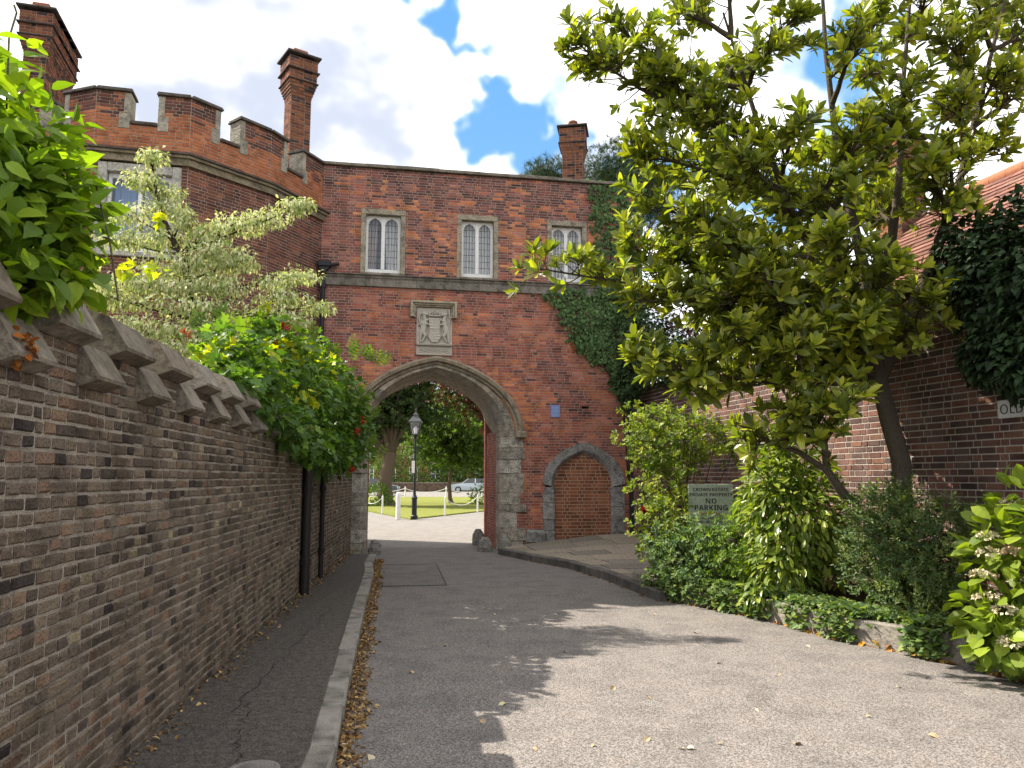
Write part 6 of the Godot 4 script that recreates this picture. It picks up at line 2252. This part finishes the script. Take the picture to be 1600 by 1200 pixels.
func make_wall_ivy() -> void:
	var rng := RandomNumberGenerator.new()
	rng.seed = 1010
	var at := frame(GO, GO + Vector3(cos(GA), 0, -sin(GA)))
	var t := thing("ivy", "dark small leaved ivy climbing the corner of the gatehouse front", "ivy", at * shift(6.9, 0.3, 0.0))
	var polys := [PackedVector2Array([Vector2(5.98, 8.36), Vector2(7.3, 8.4), Vector2(7.3, 5.5), Vector2(5.9, 5.6), Vector2(5.82, 6.0), Vector2(6.0, 6.5), Vector2(6.05, 7.2)]), PackedVector2Array([Vector2(4.85, 5.80), Vector2(5.3, 5.74), Vector2(7.3, 5.9), Vector2(7.3, 3.3), Vector2(6.95, 2.9), Vector2(6.6, 3.2), Vector2(6.35, 3.95), Vector2(5.75, 4.3), Vector2(5.45, 4.9)])]
	var f := FastNoiseLite.new()
	f.seed = 4
	f.frequency = 1.4
	var xs := []
	var cs := []
	for k in 2:
		for i in (10500 if k == 0 else 14500):
			var p := Vector2(rng.randf_range(4.8, 7.35), rng.randf_range(2.9, 8.45))
			var jit := Vector2(f.get_noise_2d(p.x * 3, p.y * 3), f.get_noise_2d(p.x * 3 + 50, p.y * 3)) * 0.25
			if not inside(p + jit, polys[k]): continue
			if f.get_noise_2d(p.x * 2.0, p.y * 2.0 + 30.0) < (-0.32 if k == 0 else -0.42): continue
			var deep := 0.04 + 0.10 * maxf(0.0, f.get_noise_2d(p.x, p.y) + 0.4) * (1.0 if k == 0 else 1.8)
			var z := rng.randf_range(0.015, deep)
			var d := Vector3(rng.randf_range(-0.6, 0.6), -1.0, rng.randf_range(0.0, 0.5))
			xs.append(shift(-6.9, -0.3, 0.0) * Transform3D(leaf_basis(d, Vector3(rng.randf_range(-0.5, 0.5), 0.35, 1), rng) * rng.randf_range(0.055, 0.095), Vector3(p.x, p.y, z)))
			cs.append(tint_of([Color(0.053, 0.099, 0.033), Color(0.075, 0.135, 0.042), Color(0.105, 0.177, 0.051), Color(0.060, 0.112, 0.039)], rng))
	for i in 60:    # a few leaves turned orange on the edge
		var p := Vector2(rng.randf_range(5.52, 5.72), rng.randf_range(4.35, 5.0))
		xs.append(shift(-6.9, -0.3, 0.0) * Transform3D(leaf_basis(Vector3(0, -1, 0.2), Vector3(0, 0.3, 1), rng) * 0.06, Vector3(p.x, p.y, 0.03)))
		cs.append(Color(0.25, 0.09, 0.03) * rng.randf_range(0.6, 1.1))
	foliage(t, "foliage", leaf_fan([[0.02, 0.0], [0.42, 0.2], [0.34, 0.5], [0.0, 1.0]], 0.25, 0.15), M.leaf_dark, xs, cs, 0, rng)
	var mb := MB.new()
	mb.col = Color(0.08, 0.06, 0.045)
	for q in [[6.9, 0.3, 6.7, 3.4], [6.7, 3.4, 6.4, 8.0], [6.6, 3.6, 5.2, 5.6], [6.75, 3.2, 6.95, 7.5]]:
		limb(mb, Vector3(q[0] - 6.9, q[1] - 0.3, 0.03), Vector3(q[2] - 6.9, q[3] - 0.3, 0.03), 0.03, 0.01, 0.0, rng, 8, 6)
	part("stems", mb.mesh(M.bark), t)
	# mound of ivy on the end of the boundary wall
	var c := seen(1012, 560, 15.6)
	t = thing("ivy", "heap of dark ivy on the boundary wall where it meets the gatehouse", "ivy", shift(2.9, 3.45, -15.8))
	var inv := t.transform.affine_inverse()
	var pts := spread([[inv * seen(1000, 520, 15.9), Vector3(0.6, 0.75, 0.6), 1500], [inv * seen(1035, 560, 15.2), Vector3(0.55, 0.55, 0.6), 1300], [inv * seen(985, 590, 16.2), Vector3(0.35, 0.6, 0.45), 900], [inv * seen(1070, 560, 14.8), Vector3(0.4, 0.35, 0.5), 600]], 0.6, 0.25, rng)
	var l := leaf_places(pts, 0.085, -0.5, 0.9, 0.6, [Color(0.03, 0.055, 0.02), Color(0.045, 0.08, 0.028), Color(0.05, 0.09, 0.03)], rng)
	foliage(t, "foliage", leaf_fan([[0.02, 0.0], [0.42, 0.2], [0.34, 0.5], [0.0, 1.0]], 0.25, 0.15), M.leaf_dark, l[0], l[1], 0, rng)
	t = thing("purple_shrub", "purple leaved shrub rising behind the boundary wall next to the ivy heap", "shrub", shift(3.9, 0, -15.4))
	inv = t.transform.affine_inverse()
	pts = spread([[inv * seen(1075, 530, 15.6), Vector3(0.55, 0.6, 0.5), 900], [inv * seen(1100, 580, 15.6), Vector3(0.5, 0.9, 0.5), 700]], 0.7, 0.25, rng)
	l = leaf_places(pts, 0.10, -0.1, 0.8, 0.7, [Color(0.07, 0.03, 0.035), Color(0.10, 0.04, 0.04), Color(0.05, 0.035, 0.03)], rng)
	foliage(t, "foliage", leaf_oval(0.32), M.leaf_soft, l[0], l[1], 0, rng)
	mb = MB.new()
	mb.col = Color(0.1, 0.07, 0.05)
	for k in 6: limb(mb, Vector3.ZERO, pts[k * 200][0], 0.04, 0.01, 0.05, rng)
	part("stems", mb.mesh(M.bark), t)
	# dark ivy over the near top of the boundary wall
	t = thing("ivy", "black-green ivy curtain hanging over the boundary wall above the name board", "ivy", shift(5.2, 3.45, -7.6))
	inv = t.transform.affine_inverse()
	pts = spread([[inv * seen(1545, 440, 7.75), Vector3(0.36, 0.6, 0.45), 1300], [inv * seen(1590, 400, 7.5), Vector3(0.4, 0.62, 0.5), 1400], [inv * seen(1580, 540, 7.45), Vector3(0.32, 0.45, 0.35), 1100], [inv * seen(1650, 450, 7.0), Vector3(0.5, 0.95, 0.6), 1500], [inv * seen(1760, 430, 6.5), Vector3(0.45, 0.7, 0.6), 1000], [inv * seen(1900, 420, 6.0), Vector3(0.4, 0.5, 0.6), 700], [inv * seen(1505, 400, 8.1), Vector3(0.28, 0.42, 0.4), 800], [inv * seen(1540, 560, 7.7), Vector3(0.2, 0.28, 0.25), 500], [inv * seen(1620, 580, 7.2), Vector3(0.3, 0.3, 0.3), 600]], 0.6, 0.25, rng)
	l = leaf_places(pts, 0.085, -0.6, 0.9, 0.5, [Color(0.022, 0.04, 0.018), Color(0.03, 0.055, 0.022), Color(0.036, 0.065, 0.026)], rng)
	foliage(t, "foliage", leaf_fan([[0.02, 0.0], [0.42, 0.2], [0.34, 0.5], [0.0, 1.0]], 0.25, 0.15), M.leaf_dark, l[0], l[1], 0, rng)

func shrub(called: String, label: String, at: Vector3, blobs: Array, leaf: MB, m: Material, size: float, droop: float, cols: Array, most: int, rng: RandomNumberGenerator, stems := 10, shell := 0.65) -> Node3D:
	var t := thing(called, label, "shrub", shift(at.x, at.y, at.z))
	var inv := t.transform.affine_inverse()
	var list := []
	for b in blobs:
		list.append([inv * seen(b[0], b[1], b[2]), Vector3(b[3], b[4], b[3]), b[5]])
	var pts := spread(list, shell, 0.28, rng)
	var l := leaf_places(pts, size, droop, 0.9, 0.55, cols, rng)
	foliage(t, "foliage", leaf, m, l[0], l[1], most, rng)
	var mb := MB.new()
	mb.col = Color(0.10, 0.08, 0.055)
	for k in stems:
		limb(mb, Vector3(rng.randf_range(-0.12, 0.12), -0.05, rng.randf_range(-0.1, 0.1)), pts[int(pts.size() * (k + 0.5) / stems)][0], 0.016, 0.004, 0.06, rng, 6, 5)
	part("stems", mb.mesh(M.bark), t)
	return t

func make_bed() -> void:
	var rng := RandomNumberGenerator.new()
	rng.seed = 1111
	var twig := sprig(leaf_oval(0.27), 6, 0.7, 0.55, 0.9, rng)
	var fine := sprig(leaf_small(0.26), 9, 1.0, 0.36, 0.8, rng)
	var a := shrub("flowering_shrub", "tall loose yellow-green shrub behind the parking notice", Vector3(2.5, 0.22, -11.0), [[1050, 690, 11.2, 0.55, 0.5, 260], [1020, 665, 11.4, 0.34, 0.28, 120], [1095, 680, 11.0, 0.36, 0.34, 110], [1045, 770, 10.9, 0.40, 0.5, 200], [1015, 710, 11.3, 0.3, 0.4, 110], [1035, 830, 10.6, 0.35, 0.4, 150], [975, 685, 11.3, 0.10, 0.05, 8], [985, 640, 11.3, 0.12, 0.06, 8], [985, 765, 11.0, 0.1, 0.06, 8], [1140, 690, 11.0, 0.24, 0.25, 40]], twig, M.leaf_soft, 0.125, 0.2, [Color(0.264, 0.324, 0.048), Color(0.324, 0.360, 0.054), Color(0.180, 0.252, 0.042), Color(0.132, 0.192, 0.036)], 0, rng, 14)
	var mb := MB.new()
	mb.col = Color(0.55, 0.03, 0.06)
	var c: Vector3 = a.transform.affine_inverse() * seen(1008, 797, 10.9)
	for k in 9:
		var d := (rand_dir(rng) + Vector3(-0.3, 0.2, 0.7)).normalized()
		mb.tube(PackedVector3Array([c, c + d * 0.04, c + d * 0.06]), PackedFloat32Array([0.006, 0.018, 0.03]), 6)
	part("flower", mb.mesh(M.petal), a)
	shrub("low_shrub", "low bluish-green shrub spilling onto the flagstones", Vector3(2.25, 0.2, -10.1), [[1065, 870, 10.1, 0.40, 0.34, 240], [1110, 850, 9.9, 0.38, 0.34, 200], [1035, 850, 10.4, 0.26, 0.30, 110], [1090, 910, 9.8, 0.34, 0.22, 140]], twig, M.leaf_soft, 0.105, 0.3, [Color(0.120, 0.198, 0.072), Color(0.156, 0.240, 0.084), Color(0.084, 0.150, 0.060), Color(0.204, 0.276, 0.096)], 0, rng)
	shrub("low_shrub", "fine leaved green shrub beneath the parking notice", Vector3(2.85, 0.2, -9.7), [[1185, 815, 9.7, 0.28, 0.30, 170], [1150, 860, 9.5, 0.40, 0.34, 240], [1185, 890, 9.3, 0.36, 0.3, 180]], twig, M.leaf_soft, 0.10, 0.3, [Color(0.168, 0.264, 0.042), Color(0.240, 0.336, 0.054), Color(0.120, 0.198, 0.042)], 0, rng)
	shrub("laurel_shrub", "dense rounded shrub with drooping glossy light green leaves", Vector3(3.45, 0.22, -9.0), [[1245, 800, 9.0, 0.62, 0.62, 1350], [1208, 765, 9.0, 0.33, 0.42, 480], [1240, 735, 9.2, 0.42, 0.3, 380], [1225, 880, 8.9, 0.42, 0.42, 560], [1285, 850, 9.0, 0.42, 0.55, 560], [1195, 930, 8.8, 0.24, 0.18, 160], [1205, 700, 9.3, 0.30, 0.22, 240]], leaf_oval(0.19, 0.25, 0.25), M.leaf_glossy, 0.125, -0.5, [Color(0.228, 0.294, 0.042), Color(0.288, 0.348, 0.048), Color(0.156, 0.228, 0.036), Color(0.108, 0.168, 0.030)], 300, rng)
	shrub("bamboo_shrub", "airy dark green shrub with fine leaflets in front of the magnolia trunk", Vector3(4.05, 0.22, -7.9), [[1400, 820, 8.0, 0.42, 0.38, 330], [1450, 860, 7.8, 0.46, 0.48, 420], [1380, 870, 8.0, 0.36, 0.36, 280], [1430, 940, 7.5, 0.46, 0.34, 330], [1360, 790, 8.2, 0.2, 0.14, 80], [1500, 850, 7.7, 0.26, 0.4, 200], [1490, 960, 7.2, 0.26, 0.22, 150], [1345, 830, 8.3, 0.22, 0.1, 60]], fine, M.leaf_soft, 0.13, 0.25, [Color(0.100, 0.163, 0.056), Color(0.138, 0.206, 0.069), Color(0.075, 0.125, 0.048), Color(0.200, 0.250, 0.075)], 0, rng)
	var h := shrub("hydrangea", "pale green hydrangea with faded cream flower heads at the end of the bed", Vector3(4.3, 0.22, -6.2), [[1590, 880, 6.3, 0.36, 0.42, 190], [1580, 960, 6.1, 0.34, 0.34, 170], [1640, 860, 6.2, 0.5, 0.6, 200], [1560, 1000, 6.0, 0.22, 0.18, 70], [1565, 800, 6.5, 0.16, 0.08, 14], [1590, 770, 6.5, 0.16, 0.1, 16]], leaf_oval(0.34, 0.2, 0.2), M.leaf_thin, 0.145, 0.0, [Color(0.210, 0.290, 0.035), Color(0.260, 0.340, 0.040), Color(0.150, 0.230, 0.030)], 300, rng, 10, 0.5)
	var hi := h.transform.affine_inverse()
	var petal := leaf_small(0.42)
	for q in [[1545, 840, 6.2], [1575, 790, 6.4], [1535, 900, 6.1], [1545, 865, 6.1], [1585, 865, 6.0], [1540, 935, 6.0], [1570, 955, 5.9], [1580, 1005, 5.8], [1595, 910, 6.0]]:
		mb = MB.new()
		var o: Vector3 = hi * seen(q[0], q[1], q[2])
		var tone: Color = [Color(0.42, 0.38, 0.22), Color(0.46, 0.42, 0.27), Color(0.38, 0.29, 0.18)][rng.randi() % 3]
		for k in 70:
			var d := rand_dir(rng)
			d.y = absf(d.y) * 0.8 - 0.1
			var p := o + d * Vector3(0.075, 0.05, 0.075)
			into(mb, petal, Transform3D(leaf_basis(d + rand_dir(rng) * 0.8, d + Vector3(0, 0.4, 0), rng) * 0.032, p), tone * rng.randf_range(0.7, 1.2))
		part("flower_head", mb.mesh(M.petal), h)
	# ivy along the edging, creeping over the stones
	var g := thing("ground_ivy", "mat of small green ivy creeping over the stone edging of the bed", "ivy", shift(3.1, 0.2, -8.0))
	g.set_meta("kind", "stuff")
	var gi := g.transform.affine_inverse()
	var xs := []
	var cs := []
	var f := FastNoiseLite.new()
	f.seed = 21
	f.frequency = 1.1
	for i in 12000:
		var k := rng.randf_range(0.4, 7.4)
		var i0 := int(k)
		var p := Vector3(BED[i0][0], 0, BED[i0][1]).lerp(Vector3(BED[i0 + 1][0], 0, BED[i0 + 1][1]), k - i0)
		var n := f.get_noise_2d(p.x * 1.4, p.z * 1.4)
		var inn := rng.randf_range(-0.09 - 0.1 * n, 0.55)
		if n < -0.16 and inn < 0.12 and k > 2.0: continue
		var y := 0.26 + 0.05 * rng.randf() + 0.05 * n
		if inn < 0.0: y = rng.randf_range(0.03, 0.26)
		xs.append(Transform3D(leaf_basis(Vector3(-0.5, rng.randf_range(-0.4, 0.5), rng.randf_range(-0.6, 0.8)), Vector3(-0.3, 1, 0.3) + rand_dir(rng) * 0.5, rng) * rng.randf_range(0.045, 0.085), gi * (p + Vector3(inn, y, inn * 0.3))))
		cs.append(tint_of([Color(0.125, 0.200, 0.062), Color(0.175, 0.263, 0.075), Color(0.088, 0.150, 0.050), Color(0.250, 0.300, 0.081)], rng))
	foliage(g, "foliage", leaf_fan([[0.02, 0.0], [0.42, 0.2], [0.34, 0.5], [0.0, 1.0]], 0.25, 0.15), M.leaf_soft, xs, cs, 0, rng)

# ------------------------------------------------------------------ signs, fallen leaves
func words(text: String, parent: Node3D, at: Transform3D, height: float, col: Color, bold := false, wide := 1.0, weight := 650) -> void:
	var font := SystemFont.new()
	font.font_names = PackedStringArray(["Droid Sans"])
	font.font_weight = 800 if bold else weight
	var tm := TextMesh.new()
	tm.text = text
	tm.font = font
	tm.font_size = 48
	tm.pixel_size = height / 34.0
	tm.depth = 0.003
	var m := StandardMaterial3D.new()
	m.albedo_color = col.linear_to_srgb()
	m.roughness = 0.7
	tm.material = m
	part("lettering", tm, parent, at * Transform3D(Basis.from_scale(Vector3(wide, 1, 1)), Vector3.ZERO))

func make_small_things() -> void:
	var rng := RandomNumberGenerator.new()
	rng.seed = 1212
	# parking notice on two stakes in the bed
	var c := seen(1111, 791, 10.55)
	var t := thing("parking_notice", "weathered pale green no parking board half hidden among the shrubs", "sign", Transform3D(Basis(Vector3.UP, -0.12), Vector3(c.x, 0.2, c.z)))
	var y := c.y - 0.2
	var mb := MB.new()
	mb.col = Color(0.42, 0.47, 0.41)
	mb.slab(Transform3D(), Vector3(-0.30, y - 0.30, -0.012), Vector3(0.30, y + 0.30, 0.012), 0.004)
	part("board", mb.mesh(M.board), t)
	mb = MB.new()
	mb.col = Color(0.14, 0.10, 0.07)
	for s in [-0.2, 0.2]: mb.slab(Transform3D(), Vector3(s - 0.025, -0.1, -0.06), Vector3(s + 0.025, y + 0.25, -0.013), 0.004)
	part("stake", mb.mesh(M.bark), t)
	var ink := Color(0.02, 0.02, 0.02)
	for q in [["CROWN ESTATE", 0.225, 0.042, ink, false, 1.1], ["PRIVATE PROPERTY", 0.155, 0.042, ink, false, 1.06], ["NO", 0.07, 0.066, ink, true, 1.1], ["PARKING", -0.02, 0.066, ink, true, 1.1], ["WARNING", -0.10, 0.038, Color(0.35, 0.05, 0.03), false, 1.1], ["UNAUTHORISED VEHICLES", -0.16, 0.030, ink, false, 1.0], ["WILL BE REMOVED", -0.21, 0.030, ink, false, 1.0]]:
		words(q[0], t, shift(0, y + q[1], 0.0135), q[2], q[3], q[4], q[5])
	# name board on the boundary wall
	var f := frame(RA, RB)
	var s := 0.0
	for k in 400:      # where the board's edge meets the wall
		s = 8.0 + k * 0.01
		if pixel(f * Vector3(s, 2.25, 0.02)).x > 1559: break
	var yb := 2.22
	for k in 200:
		yb = 1.9 + k * 0.005
		if pixel(f * Vector3(s, yb, 0.02)).y < 655: break
	t = thing("name_board", "white name board lettered OLD on the boundary wall under the ivy", "sign", f * shift(s, yb, 0.012))
	mb = MB.new()
	mb.col = Color(0.66, 0.67, 0.65)
	mb.slab(Transform3D(), Vector3(0, 0, 0), Vector3(0.62, 0.185, 0.018), 0.004)
	part("board", mb.mesh(M.board), t)
	words("OLD", t, shift(0.165, 0.09, 0.0205), 0.098, Color(0.03, 0.03, 0.03), false, 1.05, 300)
	# round cover set in the footway
	var dc := seen(396, 1203, 1.0) - EYE
	var dp := EYE + dc * ((EYE.y - 0.1) / -dc.y)
	mb = MB.new()
	mb.col = Color(0.26, 0.24, 0.22)
	mb.lathe(PackedVector2Array([Vector2(0.13, -0.05), Vector2(0.13, 0.004), Vector2(0.11, 0.008), Vector2(0.10, 0.004), Vector2(0.0, 0.005)]), Transform3D(), 20)
	var cover := part("drain_cover", mb.mesh(M.granite), self, shift(dp.x, 0.1, dp.z))
	meta(cover, "small round pale drain cover set in the dark footway", "drain cover")
	# small blue notice on the gatehouse
	var g := frame(GO, GO + Vector3(cos(GA), 0, -sin(GA)))
	t = thing("blue_notice", "small faded blue notice plate on the gatehouse brickwork", "sign", g * shift(5.16, 2.88, 0.012))
	mb = MB.new()
	mb.col = Color(0.22, 0.30, 0.58)
	mb.slab(Transform3D(), Vector3(-0.105, 0, 0), Vector3(0.105, 0.27, 0.012), 0.003)
	part("plate", mb.mesh(M.board), t)
	mb = MB.new()
	mb.col = Color(0.36, 0.43, 0.66)
	for k in 7: mb.slab(Transform3D(), Vector3(-0.08, 0.035 + 0.03 * k, 0.0121), Vector3(0.08 - 0.03 * rng.randf(), 0.043 + 0.03 * k, 0.0131))
	part("print", mb.mesh(M.board), t)
	# drifts of dry leaves along the kerb, the foot of the wall and the bed
	var dry := [Color(0.23, 0.13, 0.05), Color(0.30, 0.19, 0.07), Color(0.16, 0.09, 0.045), Color(0.36, 0.25, 0.11), Color(0.11, 0.07, 0.045)]
	var gold := [Color(0.40, 0.20, 0.03), Color(0.33, 0.14, 0.03), Color(0.25, 0.12, 0.04), Color(0.45, 0.28, 0.05)]
	var drift := func(called: String, label: String, line: Array, out0: float, out1: float, up: float, n: int, size: float, cols: Array) -> void:
		var xs := []
		var cs := []
		var no := FastNoiseLite.new()
		no.seed = n
		no.frequency = 0.9
		for i in n:
			var k := rng.randf_range(0.0, line.size() - 1.001)
			var i0 := int(k)
			var a := Vector3(line[i0][0], 0, line[i0][1])
			var b := Vector3(line[i0 + 1][0], 0, line[i0 + 1][1])
			var p := a.lerp(b, k - i0)
			var w := out0 + (out1 - out0) * pow(rng.randf(), 1.8) * (0.65 + 0.7 * maxf(0.0, no.get_noise_2d(p.x * 2, p.z * 2) + 0.4))
			var u := (b - a).normalized()
			p += Vector3(-u.z, 0, u.x) * w + Vector3(0, up + rng.randf_range(0.002, 0.018), 0)
			xs.append(Transform3D(leaf_basis(Vector3(rng.randf_range(-1, 1), rng.randf_range(-0.15, 0.3), rng.randf_range(-1, 1)), Vector3(rng.randf_range(-0.5, 0.5), 1, rng.randf_range(-0.5, 0.5)), rng) * size * rng.randf_range(0.6, 1.3), p))
			cs.append(tint_of(cols, rng, 0.35))
		var o := copies(called, leaf_oval(0.3, 0.5, 0.5).mesh(M.leaf_dry), xs, cs, self)
		meta(o, label, "leaf litter", "", "stuff")
	drift.call("leaf_litter", "drift of small brown dry leaves in the gutter of the kerb", KERB.slice(1, 9), 0.005, 0.15, 0.0, 4200, 0.034, dry)
	var foot := [[LA.x, LA.z], [LB.x, LB.z], [LC.x, LC.z]]
	drift.call("leaf_litter", "thin line of dry leaves at the foot of the garden wall", foot, 0.01, 0.16, 0.1, 900, 0.034, dry)
	var edge := BED.slice(1, 10)
	edge.reverse()
	drift.call("leaf_litter", "orange and yellow fallen leaves along the stone edging of the bed", edge, -0.02, 0.16, 0.0, 650, 0.06, gold)
	drift.call("leaf_litter", "brown leaves gathered under the kerb of the raised flagstones", [[2.0, -10.0], [1.55, -12.2], [1.11, -13.58], [0.45, -14.8]], 0.0, -0.2, 0.0, 500, 0.05, dry)
	# single leaves on the road
	var shapes := []
	for k in 3:
		var one := MB.new()
		into(one, leaf_oval(0.34, 0.45, 0.6), Transform3D(), [Color(0.50, 0.43, 0.29), Color(0.38, 0.29, 0.17), Color(0.52, 0.48, 0.28)][k])
		shapes.append(one.mesh(M.leaf_dry))
	var spots := [[833, 1170], [1085, 1172], [1128, 978 + 60], [1010, 1090], [750, 1127], [790, 1100], [578, 1182], [540, 1164], [770, 960], [754, 952], [885, 1020], [960, 1075], [1145, 1056], [1310, 1060], [1220, 1055], [1015, 1155], [930, 1165], [1070, 1172], [1130, 1164], [1240, 1165], [1360, 1120], [1450, 1150], [1180, 1110], [870, 960], [700, 1010], [640, 1050], [1020, 960], [1090, 990], [1260, 1010], [1400, 1075]]
	for q in spots:
		var d := seen(q[0], q[1], 1.0) - EYE
		var p := EYE + d * (EYE.y / -d.y)
		var o := part("fallen_leaf", shapes[rng.randi() % 3], self, Transform3D(leaf_basis(Vector3(rng.randf_range(-1, 1), 0.1, rng.randf_range(-1, 1)), Vector3(0.1, 1, 0.1), rng) * rng.randf_range(0.03, 0.07), p + Vector3(0, 0.010, 0)))
		meta(o, "single dry leaf lying out on the open road", "leaf", "single leaves scattered on the road")
